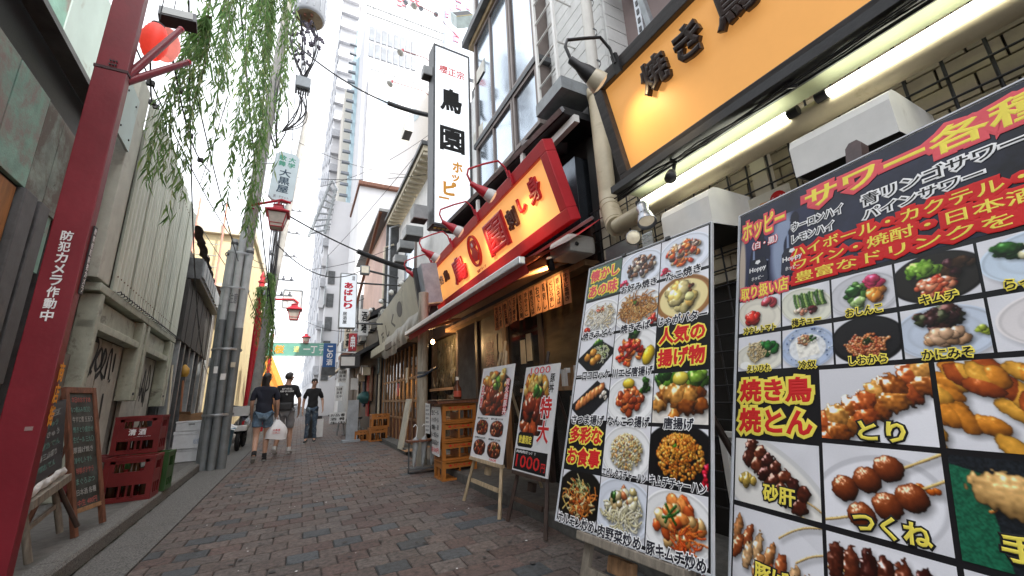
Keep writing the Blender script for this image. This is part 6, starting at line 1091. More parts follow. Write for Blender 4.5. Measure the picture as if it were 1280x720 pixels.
MB().box((1.44, 6.1, .05), (1.9, 6.28, .07)).build('base_tray', darkgrey, us)
for k in range(3): x = 1.52 + k * .13; m = MB(); m.lathe((x, 6.19, .07), (.08, 0, 1), [(0, 0), (.02, .05), (.045, .34), (.05, .38), (.01, .42)], 10); m.build('umbrella', M('clear_vinyl', (.40, .42, .42), .2, var=.2, bump=.2), us); MB().tube([(x + .03, 6.19, .45), (x + .05, 6.19, .62), (x + .02, 6.19, .66), (x - .01, 6.19, .63)], .008, 6).build('handle', white, us)
# crate stack with lid and posters
CS = 'orange crates stacked by the eatery door'
for k in range(4):
    crate(('orange crate at the bottom of the stack by the eatery', 'second orange crate from the bottom by the eatery', 'third orange crate from the bottom by the eatery', 'top orange crate under the dark lid by the eatery')[k], 1.68 + .006 * (k % 2), 5.35 + (0 if k else -.02), .0 + k * .237, .47, .36, .232, crateor, CS, slots=2, words=[('★ ビール ★', (.16, .86, .84, .70))], wmat=inkred, bottles=False, mid=(.62, .90))
t = thing('crate_lid', 'dark brown board laid on top of the orange crate stack', 'board', (1.9, 5.5, .95)); MB().box((1.60, 5.28, .952), (2.22, 5.78, .985)).build('plank', redwood, t, bevel=.004); MB().box((1.58, 5.27, .985), (2.18, 5.74, 1.0)).build('plank', darkwood, t, bevel=.004)
cf = Frame((1.665, 5.74, .93), (0, -1, 0), (0, 0, 1)); t = thing('price_notice', 'white handwritten price notice fixed to side of crate stack', 'notice', cf.p(.2, .5)); m = MB(); m.grid(lambda u, v: cf.p(-.03 + .42 * u, .02 + .62 * v, .004 + .012 * math.sin(v * 5 + u * 3)), 8, 10); m.build('sheet', paper, t)
for i, s in enumerate(('生ビール', 'ハイボール', '焼酎・酒', 'もつ煮込み', '焼鳥盛合せ', '各500円')): text(cf, (.02, .06 + i * .095, .35, .125 + i * .095), s, ink if i < 5 else inkred, t, bold=.015, c=.018)
cf = Frame((1.66, 6.10, .96), (0, -1, 0), (0, 0, 1)); t = thing('price_notice', 'narrow white notice with faint writing left of crate stack', 'notice', cf.p(.1, .3)); MB().fbox(cf, 0, .24, 0, .42, -.003, 0).build('sheet', paper, t)
for i in range(7): text(cf, (.03, .03 + i * .055, .21 - random.uniform(0, .04), .06 + i * .055), random.choice(('冷奴三百円', '枝豆二百円', 'お新香百円')), inkgrey, t, bold=.005, c=.001)
bt_ = Vector((1.95, 5.5, 1.0)); t = thing('bottle', 'dark liquor bottle with white cap standing on crate stack', 'bottle', bt_); MB().lathe(bt_, (0, 0, 1), [(0, 0), (.055, 0), (.055, .14), (.02, .20), (.018, .26)], 14).build('glass', M('amber_bottle', (.12, .04, .02), .1, bump=0), t); MB().lathe(bt_, (0, 0, 1), [(.022, .255), (.024, .30), (0, .302)], 12).build('cap', white, t); MB().lathe(bt_, (0, 0, 1), [(.0555, .03), (.0555, .11)], 14).build('label', M('red_label', (.45, .08, .05), .5), t)
# ================================================================= above the eatery: bay window building
UX = 2.6
bw = thing('bay_window_building', 'white clapboard building with brown-framed bay windows above the red sign', 'building', (3, 4.5, 4.2))
MB().box((UX + .04, 2.55, 4.1), (6.4, 6.15, 17)).build('body', whitewall, bw)  # unseen top raised to keep the sun off the left wall
for k in range(44):                                              # clapboards on the street face, near part
    z = 4.14 + k * .17; MB().box((UX, 2.58, z), (UX + .04, 3.55, z + .160)).build('clapboard', whitebrick, bw)
for k in range(44): z = 4.14 + k * .17; MB().box((UX + .02, 2.53, z), (UX + .5, 2.549, z + .160)).build('clapboard', whitebrick, bw)
frm = M('brown_grey_frame', (.20, .165, .15), .45, metal=.3, var=.1)
def baywin(y0, y1, z0, z1):
    w = MB().box((UX - .20, y0, z0), (UX + .03, y0 + .05, z1)).build('window_frame', frm, bw)
    k = MB()
    for a in ((y1 - .05, z0, y1, z1), (y0 + .05, z0, y1 - .05, z0 + .06), (y0 + .05, z1 - .06, y1 - .05, z1)): k.box((UX - .20, a[0], a[1]), (UX + .03, a[2], a[3]))
    k.build('casing', frm, w); n = max(1, round((y1 - y0) / .62))
    for i in range(n):
        a, b = y0 + .05 + (y1 - y0 - .1) * i / n, y0 + .05 + (y1 - y0 - .1) * (i + 1) / n
        MB().box((UX - .165, a + .022, z0 + .06), (UX - .155, b - .022, z1 - .06)).build('pane', skyglass, w)
        if i: MB().box((UX - .19, a - .022, z0 + .06), (UX - .13, a + .022, z1 - .06)).build('mullion', frm, w)
for y0, y1 in ((3.62, 4.30), (4.32, 5.68)):
    for z0, z1 in ((4.30, 5.22), (5.30, 7.45)): baywin(y0, y1, z0, z1)
MB().box((UX - .22, 3.55, 5.22), (UX, 5.75, 5.30)).build('dark_band', darkgrey, bw)
MB().box((UX - .24, 3.5, 7.45), (UX + .1, 5.85, 7.56)).build('cornice', M('brown_gold_trim', (.28, .20, .10), .5), bw, bevel=.01); MB().box((UX - .34, 3.4, 7.56), (UX + .1, 5.95, 7.70)).build('dark_eave', darkgrey, bw)
for z0, z1 in ((7.9, 9.6),): baywin(3.7, 5.6, z0, z1)
pe = MB(); pe.box((UX - .02, 5.70, 4.1), (UX + .04, 6.14, 12)); pe.build('white_pilaster', whitewall, bw)
# canopy / recess and steel box between bay window and red sign
cn = thing('service_canopy', 'black recessed canopy with steel edge between bay window and red sign', 'canopy', (2.4, 4.5, 3.6))
P = [Vector((2.12, 6.3, 3.98)), Vector((2.12, 2.62, 3.72))]
MB().add([(2.12, 6.6, 4.10), (2.12, 2.75, 3.80), (2.62, 2.75, 3.80), (2.62, 6.6, 4.10), (2.12, 6.6, 4.02), (2.12, 2.75, 3.72), (2.62, 2.75, 3.72), (2.62, 6.6, 4.02)], [(0, 1, 2, 3), (7, 6, 5, 4), (0, 4, 5, 1), (1, 5, 6, 2), (2, 6, 7, 3), (3, 7, 4, 0)]).build('slab', black, cn)
MB().tube([(2.10, 6.6, 4.06), (2.10, 2.75, 3.76)], .035, 4).build('steel_edge', galv, cn); MB().box((2.08, 2.7, 3.98), (2.5, 3.2, 4.12)).build('end_slab', greypaint, cn)
for y in (5.0, 3.6): MB().box((2.11, y, 3.35), (2.15, y + .06, 3.85)).build('hanger', white, cn)
MB().box((2.36, 2.96, 2.62), (2.58, 4.3, 3.42)).build('stainless_box', M('dark_stainless', (.16, .18, .21), .22, metal=.9, var=.3, sc=2, bump=.02), cn, bevel=.006)
MB().tube([(2.30, 2.70, 2.60), (2.30, 4.6, 2.60)], .02, 4).build('drip_edge', galv, cn); MB().box((2.2, 2.7, 3.62), (2.26, 6.4, 3.70)).build('back_rail', white, cn)
for k, c0 in enumerate((onX(652, 187, 2.25), onX(672, 184, 2.22))):
    t = thing('duct_mouth', ('left flexible duct mouth in the black recess', 'right corrugated duct mouth in the black recess')[k], 'duct', c0); ax = Vector((.85, -.5, .05)).normalized(); pr = []
    for i in range(12): pr += [(.105 + .008 * (i % 2), i * .03)]
    MB().lathe(c0, ax, pr, 20).build('corrugated_duct', M('duct_grey', (.14, .13, .13), .45, metal=.4), t); MB().lathe(c0 + ax * .08, ax, [(.10, 0), (0, .01)], 16).build('dark_mouth', dark, t)
dv = thing('vent_pipe', 'wrapped grey vent pipe behind the gooseneck lamp', 'pipe', (2.5, 2.7, 3.9)); MB().tube([(2.48, 2.62, 3.55), (2.44, 2.66, 3.98), (2.5, 2.72, 4.12), (2.75, 2.85, 4.14)], .07, 12).build('elbow', M('foil_tape', (.40, .40, .40), .4, metal=.3, var=.2), dv)
ld = thing('escape_ladder', 'white escape ladder hanging beside the bay windows', 'ladder', (2.3, 3.2, 4.3))
for y, z0 in ((3.44, 4.40), (3.04, 4.38)):
    MB().box((2.29, y - .02, z0), (2.32, y + .02, 12)).build('rail', white, ld); MB().box((2.28, y - .03, z0 - .09), (2.33, y + .03, z0)).build('rubber_foot', darkgrey, ld)
for k in range(22): MB().tube([(2.305, 3.06, 4.62 + k * .32), (2.305, 3.42, 4.62 + k * .32)], .014, 6).build('rung', white, ld)
for k in range(8): MB().tube([(2.305, 3.06, 5.0 + k * .64), (2.60, 3.06, 5.0 + k * .64)], .012, 6).build('bracket', white, ld)
st_ = thing('steel_strut', 'perforated galvanised strut standing on the yellow sign', 'strut', (2.3, 1.9, 3.3)); c0 = onX(803, 38, 2.3); MB().box((2.28, c0.y - .03, c0.z - .3), (2.32, c0.y + .03, c0.z + 2)).build('channel', galv, st_)
for k in range(14): MB().box((2.275, c0.y - .012, c0.z - .2 + k * .09), (2.281, c0.y + .012, c0.z - .15 + k * .09)).build('slot', black, st_)
MB().box((2.6, -3, 5.2), (3.2, 2.4, 5.4)).build('dark_balcony_slab', darkgrey, ns)

# ================================================================= white house beyond, with hoods and air boxes
wb = thing('white_house', 'white two-storey building behind the tall vertical sign', 'building', (3, 10, 0))
MB().box((UX, 6.16, 2.3), (6.4, 13.2, 6.75)).build('body', whitewall, wb); MB().box((UX + .3, 6.16, 0), (6.4, 13.2, 2.3)).build('lower_body', dark, wb)
MB().box((UX - .40, 8.5, 6.86), (UX + .2, 13.3, 7.0)).build('eave', M('eave_cream', (.52, .46, .34), .6), wb); MB().box((UX - .46, 8.45, 7.0), (UX + .2, 13.4, 7.10)).build('gutter', darkgrey, wb)
for k in range(17): MB().box((UX - .38, 8.55 + k * .28, 6.78), (UX, 8.6 + k * .28, 6.86)).build('rafter', cream, wb)
for y0, z0 in ((8.0, 5.1), (10.6, 4.4)):
    w = MB().box((UX - .06, y0, z0), (UX + .01, y0 + 1.3, z0 + 1.2)).build('window', frm, wb); MB().box((UX - .07, y0 + .06, z0 + .06), (UX - .062, y0 + .62, z0 + 1.14)).build('pane', skyglass, w); MB().box((UX - .07, y0 + .68, z0 + .06), (UX - .062, y0 + 1.24, z0 + 1.14)).build('pane', skyglass, w)
for k, (px, py, s, lab) in enumerate(((608, 92, .24, 'white rounded vent hood on the wall beside the bay windows'), (607, 165, .22, 'lower white rounded vent hood by the bay windows'), (512, 162, .3, 'small pale vent hood left of the tall vertical sign'))):
    c0 = onX(px, py, UX - .02) if k < 2 else onY(px, py, 12); t = thing('wall_vent', lab, 'vent hood', c0); F = Frame(c0 + Vector((.05, s, s * .9)), (0, -1, 0), (0, 0, 1))
    m = MB(); n = 8; prf = [(s * .9 * math.sin(i / n * 1.5708), s * .9 * (1 - math.cos(i / n * 1.5708))) for i in range(n + 1)] + [(s * .9, s * 1.8)]
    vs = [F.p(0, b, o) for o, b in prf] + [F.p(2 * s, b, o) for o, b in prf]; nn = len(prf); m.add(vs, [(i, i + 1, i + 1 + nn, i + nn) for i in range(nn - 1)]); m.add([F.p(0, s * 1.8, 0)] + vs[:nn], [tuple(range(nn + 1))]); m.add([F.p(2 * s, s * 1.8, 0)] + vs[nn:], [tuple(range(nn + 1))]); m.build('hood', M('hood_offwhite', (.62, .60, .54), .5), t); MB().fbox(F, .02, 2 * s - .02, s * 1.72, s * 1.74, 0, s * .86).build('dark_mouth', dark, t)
greybox = M('grey_lamp_box', (.30, .31, .31), .5, var=.1)
for k, (px, py, X_, s, lab) in enumerate(((598, 118, 2.5, .22, 'dark grey box right of the tall vertical sign'), (524, 268, 2.45, .26, 'grey box bracketed at the foot of the tall sign'), (534, 92, 2.42, .2, 'grey box at the upper left edge of the tall sign'), (516, 292, 2.45, .42, 'upper grey flat box under the far eave'), (507, 308, 2.45, .38, 'second grey flat box under the far eave'), (500, 325, 2.45, .34, 'third grey flat box under the far eave'))):
    c0 = onY(px, py, (6.5, 6.5, 6.5, 9.2, 10.0, 10.8)[k]); hh = s * (.5 if k < 3 else .3); t = MB(); t.box(c0 - Vector((s * .5, s * .5, hh)), c0 + Vector((s * .5, s * .5, hh))); o = t.build('lamp_box', greybox, loc=c0, bevel=.012); single(o, lab, 'box')
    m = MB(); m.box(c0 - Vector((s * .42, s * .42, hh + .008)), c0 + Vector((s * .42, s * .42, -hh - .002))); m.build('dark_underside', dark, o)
# tall vertical sign
T0 = onY(544, 57, 6.35); T1 = onY(588, 285, 6.35); tw = T1.x - T0.x + .06; th_ = T0.z - T1.z
TF = Frame(T0, (1, .04, 0), (0, 0, 1)); tw = .70; ts = thing('vertical_sign', 'tall white vertical sign with black characters and orange script', 'sign', TF.p(.4, th_))
MB().fbox(TF, 0, tw, 0, th_, .0, .004).build('face', M('sign_white_face', (.74, .76, .80), .4, var=.03, bump=0, emis=.30, ecol=(.9, .95, 1)), ts); MB().fbox(TF, .01, tw - .01, .01, th_ - .01, -.30, 0).build('body', M('sign_side_blue', (.30, .35, .37), .5, var=.1), ts)  # added emission lifts the face from grey to bright white
for a0, a1, b0, b1_ in ((-.035, 0, -.035, th_ + .035), (tw, tw + .035, -.035, th_ + .035), (0, tw, -.035, 0), (0, tw, th_, th_ + .035)): MB().fbox(TF, a0, a1, b0, b1_, -.30, .02).build('frame_bar', darkgrey, ts)
SCL = .70 / .86; Z_ = lambda *b: tuple(x * SCL for x in b)
text(TF, Z_(.10, .50, .76, .74), '櫻正宗', flat('sign_red_ink', (.65, .08, .08)), ts, bold=.02, c=.006)
text(TF, Z_(.12, 1.12, .68, 1.78), '鳥', ink, ts, bold=.04, c=.006); text(TF, Z_(.12, 2.20, .74, 2.85), '園', ink, ts, bold=.035, c=.006)
for s, bx_ in (('ホ', (.42, 3.08, .68, 3.36)), ('ッ', (.40, 3.42, .60, 3.60)), ('ピ', (.20, 3.62, .52, 3.98)), ('ー', (.10, 3.96, .34, 4.16))): text(TF, Z_(*bx_), s, M('orange_script', (.80, .36, .05), .4, var=.02, bump=0), ts, bold=.05, c=.006)
for k in range(9): MB().lathe(TF.p(.04 + k * .078, th_ + .045, -.08), -TF.w, [(.025, -.03), (.036, 0), (.028, .025), (0, .03)], 10).build('bulb', M('yellow_green_bulb', (.62, .62, .16), .3), ts)
MB().fbox(TF, .0, tw, th_ + .035, th_ + .06, -.2, 0).build('lamp_bar', darkgrey, ts)
for z in (1.0, 3.0): MB().tube([TF.p(tw, z, -.15), TF.p(tw + .06, z, -.15)], .03, 8).build('wall_bracket', darkgrey, ts)
cbm = MB()
for k in range(26): p = onY(601 + random.uniform(-5, 5), 130 + k * 5, 6.5); cbm.tube([p, p + Vector((random.uniform(-.2, .2), random.uniform(-.1, .1), random.uniform(-.35, .1))), p + Vector((random.uniform(-.15, .15), 0, -.4))], random.uniform(.008, .02), 5)
o = cbm.build('cable_clutter', wirem); o['kind'] = 'stuff'; o['label'] = 'tangled black wiring between the tall sign and the wall'; o['category'] = 'cables'
# far red lamps on long arms over the alley
for k, (px, py, qx, qy, Y_, lab) in enumerate(((520, 5, 545, 18, 9, 'small red lamp on a thin rod at the very top'), (503, 63, 533, 73, 9.0, 'small red lamp on rod left of the tall sign top'), (490, 102, 530, 114, 9.6, 'lowest small red lamp on rod left of tall sign'))):
    a = onY(px, py, Y_); b = onY(qx, qy, Y_); t = thing('rod_lamp', lab, 'lamp', a, 'small red lamps on rods beside the tall sign'); MB().tube([a, b, b + Vector((.8, .3, -.2))], .012, 6).build('rod', M('rust_rod', (.30, .10, .09), .5), t)
    ax = Vector((-.5, 0, -.9)).normalized(); MB().lathe(a, ax, [(.0, -.05), (.03, -.04), (.045, .03), (.06, .07)], 14).build('socket', redmetal, t); MB().lathe(a, ax, [(.06, .07), (.09, .09), (.10, .12), (.07, .145), (0, .15)], 16).build('glass_head', M('pale_lamp_head', (.45, .45, .42), .3), t)
# wall patch pink, dark gable beyond
pk = thing('pink_house', 'pink mortar house with dark shutter wall down the alley', 'building', (3, 15, 0)); MB().box((2.35, 13.4, 0), (6.5, 20, 7.4)).build('body', pinkwall, pk); MB().box((2.20, 13.3, 3.0), (2.75, 13.39, 7.2)).build('dark_shutter', darkgrey, pk)
m = MB(); m.box((1.95, 13.4, 7.4), (6.6, 20.2, 7.5)); m.build('roof_slab', darkgrey, pk); MB().tube([(2.0, 13.45, 7.4), (2.0, 20, 5.2)], .06, 6).build('roof_edge', redwood, pk)

# ================================================================= lattice shop and onwards
lsx = 2.2
ls = thing('lattice_shop', 'old tavern with orange-brown lattice doors beyond the round post', 'shop', (2.3, 10.5, .1))
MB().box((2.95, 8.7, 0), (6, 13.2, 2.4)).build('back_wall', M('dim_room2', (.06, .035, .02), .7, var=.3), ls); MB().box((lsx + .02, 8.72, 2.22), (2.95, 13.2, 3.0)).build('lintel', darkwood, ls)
honey = M('orange_lattice_wood', (.34, .16, .06), .5, var=.25, sc=6, bump=.15)
ys_l = [8.75 + k * .42 for k in range(11)]
for k, y in enumerate(ys_l): MB().box((lsx, y, .06), (lsx + .06, y + (.075 if k % 3 == 0 else .045), 2.22)).build('lattice_post', honey if k % 2 == 0 else wood, ls)
for k in range(10):
    for z in (.55, .95, 1.45): MB().box((lsx + .008, ys_l[k] + .076, z), (lsx + .05, ys_l[k + 1], z + .055)).build('lattice_rail', honey if z > 1 else wood, ls)
    MB().box((lsx + .03, ys_l[k] + .076, .06), (lsx + .04, ys_l[k + 1], .55)).build('low_panel', redwood, ls); MB().box((lsx + .03, ys_l[k] + .076, .605), (lsx + .036, ys_l[k + 1], 2.2)).build('pane', glassd, ls)
for k, (px, py, m_) in enumerate(((508, 470, cream), (497, 488, redbright), (473, 455, M('teal_dark', (.02, .10, .14), .4)))):
    c0 = onX(px, py, 2.08); t = thing(('paper_tag', 'red_tag', 'hanging_pennant')[k], ('small cream tag hung on the lattice doors', 'small red and white tag hung on the lattice doors', 'dark teal pennant hung over the lattice doorway')[k], 'tag', c0); s = (.09, .08, .17)[k]
    MB().add([c0 + Vector((0, s, s * 2)), c0 + Vector((0, -s, s * 2)), c0 + Vector((0, -s * .6, -s * 1.5)), c0 + Vector((0, s * .6, -s * 1.8)), c0 + Vector((.02, s, s * 2)), c0 + Vector((.02, -s, s * 2)), c0 + Vector((.02, -s * .6, -s * 1.5)), c0 + Vector((.02, s * .6, -s * 1.8))], [(0, 1, 2, 3), (7, 6, 5, 4), (0, 4, 5, 1), (1, 5, 6, 2), (2, 6, 7, 3), (3, 7, 4, 0)]).build('cloth', m_, t)
wbF = Frame(onZ(510, 562, .0) + Vector((-.0, .28, 1.02)), (0.05, -1, 0), (.16, 0, 1)); m = MB(); m.fbox(wbF, 0, .36, 0, 1.02, -.03, 0); single(m.build('leaning_board', M('old_cream_board', (.50, .48, .40), .6, var=.1, col2=(.33, .31, .25), mix=.4), loc=wbF.p(.2, 1.0)), 'cream white board leaning against the lattice doors', 'board')
mt_ = MB(); mt_.grid(lambda u, v: onZ(520, 566) + Vector((-.25 + .6 * u, -.2 + .5 * v, .06 + .03 * math.sin(u * 6) * math.sin(v * 5))), 8, 8); single(mt_.build('cardboard_flat', card, loc=onZ(520, 566)), 'flattened cardboard lying at the foot of the lattice doors', 'cardboard')
# drooping sign and vinyl over the lattice shop
bs = thing('sagging_sign', 'sagging dirty beige shop sign with dark characters over the tavern', 'sign', (1.9, 8.4, 2.8))
SG = rwall(onX(472, 412, 1.85), -2, -10); wS = 0
a = fp(SG, 533, 352); wS = min(max(a[0], 2.5), 5.2); MB().fbox(SG, 0, wS, -.25, .66, -.10, 0).build('face', beige, bs); MB().fbox(SG, wS, wS + .08, -.27, .68, -.30, .02).build('black_end', black, bs); MB().fbox(SG, wS + .08, wS + .40, -.25, .45, -.32, -.05).build('grey_end_cap', M('grey_blue_cap', (.33, .36, .40), .5), bs)
for s, bx_ in (('万', (.5, .22, 1.0, .55)), ('し', (1.4, .12, 1.9, .45)), ('く', (2.3, .05, 2.8, .38)), ('●', (3.2, -.05, 3.8, .28))): text(SG, bx_, s, M('faded_black', (.09, .08, .07), .6), bs, bold=.03, c=.003)
MB().fbox(SG, -.05, wS, .66, .72, -.15, .03).build('bottom_trim', darkgrey, bs)
vm = MB(); vm.grid(lambda u, v: SG.p(.6 + (wS - .6) * u, .48 + .42 * v + .05 * math.sin(u * 6) * v + .02 * math.sin(u * 21), .03 + .04 * math.sin(v * 2.8) + .022 * math.sin(u * 46 + v * 4) * v), 50, 10); single(vm.build('vinyl_sheet', vinyl, loc=SG.p(1.5, .6)), 'grimy vinyl sheet bunched along the beige sign', 'vinyl sheet')
c0 = onX(531, 374, 1.85); vm = MB(); vm.grid(lambda u, v: c0 + Vector((.02 + .07 * math.sin(v * 3.14) * math.cos(u * 6.283) * (1 + .3 * math.sin(u * 25)), .45 * (u - .5) + .1 * math.sin(v * 3), .32 - .62 * v + .08 * math.sin(u * 15))), 40, 14); single(vm.build('vinyl_bundle', vinyl, loc=c0), 'knotted grey vinyl bundle beside the red sign', 'vinyl sheet')
for k in range(6):
    c0 = onX(452 + k * 13, 398 - k * 11, 1.75); t = thing('black_spotlight', ('leftmost', 'second', 'third', 'fourth', 'fifth', 'rightmost')[k] + ' black clip spotlight in the row above the sagging sign', 'lamp', c0, 'black spotlights above the sagging sign'); ax = Vector((-.5, -.5, -.3)).normalized()
    MB().lathe(c0, ax, [(0, -.10), (.05, -.09), (.06, .02), (.07, .06)], 12).build('can', black, t); MB().lathe(c0 + ax * .06, ax, [(.068, 0), (.05, .05), (0, .08)], 12).build('bulb', M('pale_bulb', (.70, .70, .66), .3), t); MB().tube([c0, c0 + Vector((.35, .05, -.1))], .012, 5).build('stem', black, t)
t = thing('grey_light_box', 'broken grey-blue light box hanging under the black spotlights', 'sign', onX(454, 425, 1.8)); G = Frame(onX(443, 412, 1.8), (0.3, -1, 0), (-.1, 0, 1)); MB().fbox(G, 0, 1.5, 0, .62, -.2, 0).build('panel', M('grey_blue_panel', (.30, .35, .42), .5, var=.2, col2=(.18, .19, .22), mix=.4), t); MB().fbox(G, -.04, 1.54, .62, .7, -.22, .02).build('trim', darkgrey, t)
tk = MB()
for k in range(26): tk.box(G.p(.06 * k - .05, .72 + .02 * (k % 3), 0), G.p(.06 * k - .015, 1.0 + .05 * math.sin(k), -.04))
o = tk.build('bamboo_fringe', palewood); o['kind'] = 'stuff'; o['label'] = 'ragged bamboo fringe below the broken light box'; o['category'] = 'fringe'
MB().box((1.85, 10.6, 2.28), (2.3, 13.2, 2.5)).build('canopy', beige, ls); MB().box((1.82, 8.8, 2.22), (2.25, 10.58, 2.36)).build('eave_board', darkwood, ls)
# orange crates at the far door
oc = [('lower of the two stacked orange crates by the lattice shop', 1.64, 11.3, 0, .44, .36, .33), ('upper of the two stacked orange crates by the lattice shop', 1.68, 11.3, .335, .44, .36, .33), ('single orange crate at the left of the far orange stack', 1.34, 11.8, 0, .34, .3, .25)]
for lab, x, y, z, w, d, h in oc: crate(lab, x, y, z, w, d, h, crateor, 'orange crates by the lattice shop', bottles=True, mid=(.62, .80))
m = MB(); G = Frame(onZ(432, 553, 0) + Vector((0, 0, 1.05)), (.99, .1, 0), (0, 0, 1)); m.fbox(G, 0, .28, 0, 1.0, -.06, 0); m.fbox(G, -.08, .34, 1.0, 1.05, -.2, .1); single(m.build('silver_sign_stand', M('silver_blue_panel', (.36, .40, .44), .4, metal=.2), loc=G.p(.1, 1.05)), 'silver standing panel left of the far orange crates', 'sign stand')
c0 = onX(456, 497, 1.95); t = thing('paper_lantern', 'round teal lantern hanging near the lattice shop', 'lantern', c0); MB().lathe(c0, (0, 0, 1), [(.04, -.2)] + [(.26 * math.sin(math.pi * (.1 + .8 * i / 14)) + (.006 if i % 2 else 0), -.2 + .4 * i / 14) for i in range(15)] + [(.04, .2)], 18).build('shade', M('teal_lantern', (.05, .17, .17), .5, var=.2), t)
for k in range(2): MB().tube([c0 + Vector((0, 0, .2)), c0 + Vector((.03 * k, 0, .6))], .006, 5).build('cord', wirem, t)
# low dark eave shops farther down
dk1 = thing('izakaya', 'dark timber pub with low black eave and hanging lamps down the alley', 'shop', (2.2, 16, 0)); MB().box((2.1, 13.5, 0), (2.34, 22, 3.4)).build('front', M('black_front', (.03, .026, .024), .6, var=.4, sc=3), dk1)
MB().add([(1.35, 13.4, 2.30), (1.35, 24, 2.30), (2.3, 24, 2.85), (2.3, 13.4, 2.85), (1.35, 13.4, 2.42), (1.35, 24, 2.42), (2.3, 24, 2.97), (2.3, 13.4, 2.97)], [(0, 1, 2, 3), (7, 6, 5, 4), (0, 4, 5, 1), (1, 5, 6, 2), (2, 6, 7, 3), (3, 7, 4, 0)]).build('eave', black, dk1); MB().box((1.30, 13.4, 2.28), (1.36, 24, 2.36)).build('eave_edge', cream, dk1)
for y, z, m_ in ((14.2, 1.95, creamhead), (15.4, 1.8, creamhead), (16.8, 1.75, cream), (14.8, 2.05, white)): MB().box((1.75, y - .12, z - .13), (1.99, y + .12, z + .13)).build('square_lamp', m_, dk1, bevel=.02)
for k, (y, z0, z1, m_) in enumerate(((14.1, 1.0, 2.1, redwood), (14.7, .5, 2.1, M('red_noren', (.40, .03, .03), .7)), (15.8, .8, 2.0, M('navy_noren', (.03, .06, .14), .7)), (17.5, .6, 2.0, greypaint))): MB().box((2.04, y, z0), (2.08, y + .5, z1)).build('door_curtain', m_, dk1)
for k, (px, py, w, h, lab) in enumerate(((428, 470, 10, 16, 'white menu sheet hung tilted on the dark pub front'), (424, 492, 8, 18, 'lower white menu sheet on the dark pub front'), (422, 522, 20, 12, 'white placard in front of the dark pub'), (399, 535, 8, 22, 'white narrow board near the walking man'), (443, 480, 8, 14, 'pale paper beside the red curtain'))):
    a, b = onY(px - w / 2, py - h / 2, 13.3 + k * .2), onY(px + w / 2, py + h / 2, 13.3 + k * .2); m = MB(); m.box((a.x, a.y, b.z), (b.x, a.y + .02, a.z)); o = m.build('placard', paper, loc=((a.x + b.x) / 2, a.y, b.z)); single(o, lab, 'placard')
    if k < 3:
        for j, s in enumerate(('お品書', '酒 肴', '生中')[:3]): text(yface((a.x, a.y - .001, a.z)), (.03, .04 + j * .11, (b.x - a.x) - .03, .12 + j * .11), s, ink, o, bold=.01)
for k in range(3): x = 1.2 + .3 * k; t = thing('bar_stool', ('left', 'middle', 'right')[k] + ' dark stool in front of the dark pub', 'stool', (x, 14.3 + .5 * k, 0), 'stools outside the dark pub'); MB().lathe((x, 14.3 + .5 * k, .42), (0, 0, 1), [(0, 0), (.16, 0), (.17, .04), (0, .05)], 14).build('seat', rubber, t); [MB().tube([(x + .08 * math.cos(a), 14.3 + .5 * k + .08 * math.sin(a), .42), (x + .15 * math.cos(a), 14.3 + .5 * k + .15 * math.sin(a), 0)], .012, 5).build('leg', galv, t) for a in (.5, 2.1, 3.7, 5.3)]
t = thing('boxy_lamp_sign', 'dark box lamp with white face above the pub eave', 'lamp', (1.6, 13.2, 2.9)); q = onY(438, 452, 13); MB().box(q - Vector((.28, .02, .18)), q + Vector((.28, .25, .2))).build('box', black, t, bevel=.02); MB().box(q - Vector((.26, .03, .12)), q + Vector((.12, -.02, .14))).build('face', white, t)
ub = thing('grey_upper_storey', 'grey upper storey with brackets above the dark pub', 'building', (2.5, 17, 3)); MB().box((2.25, 20.1, 0), (6, 30, 6.0)).build('body', greypaint, ub)
for k in range(5): w = MB().box((2.18, 20.6 + k * 1.9, 3.4), (2.26, 21.8 + k * 1.9, 4.8)).build('window', darkgrey, ub); MB().box((2.17, 20.7 + k * 1.9, 3.5), (2.178, 21.7 + k * 1.9, 4.7)).build('pane', skyglass, w)
wb2 = thing('white_block', 'plain white block closing the right side of the alley', 'building', (2.5, 36, 0)); MB().box((2.3, 30.2, 0), (8, 46, 8)).build('body', whitewall, wb2)
for k in range(6):
    for j in range(2): w = MB().box((2.26, 31 + k * 2.4, 2.6 + j * 2.6), (2.31, 32.2 + k * 2.4, 3.9 + j * 2.6)).build('window', frm, wb2); MB().box((2.25, 31.1 + k * 2.4, 2.7 + j * 2.6), (2.258, 32.1 + k * 2.4, 3.8 + j * 2.6)).build('pane', skyglass, w)
# clutter along the upper fronts: air units, small awnings, pipes
for k, (y, z, x, lab) in enumerate(((12.4, 3.15, 2.0, 'air conditioner unit nearest above the tavern canopy'), (14.2, 3.35, 1.95, 'second air conditioner unit above the dark pub eave'), (16.4, 3.25, 1.9, 'third air conditioner unit down the pub front'), (19.0, 3.5, 1.85, 'farthest air conditioner unit by the blue sign'))):
    t = thing('air_conditioner', lab, 'air conditioner', (x, y, z), 'air units on the upper fronts'); MB().box((x, y, z), (x + .32, y + .75, z + .55)).build('case', M('ac_ivory', (.42, .42, .38), .5, var=.1, col2=(.28, .27, .24), mix=.4), t, bevel=.02)
    MB().lathe((x - .002, y + .28, z + .27), (-1, 0, 0), [(.20, 0), (.20, .01), (.16, .012), (0, .006)], 16).build('fan_grille', darkgrey, t); MB().tube([(x + .2, y + .1, z), (x + .25, y + .1, z - .6), (2.3, y + .1, z - .7)], .025, 6).build('hose', cream, t)
    for yy in (y + .08, y + .62): MB().box((x - .02, yy, z - .05), (2.6, yy + .04, z)).build('bracket', darkgrey, t)
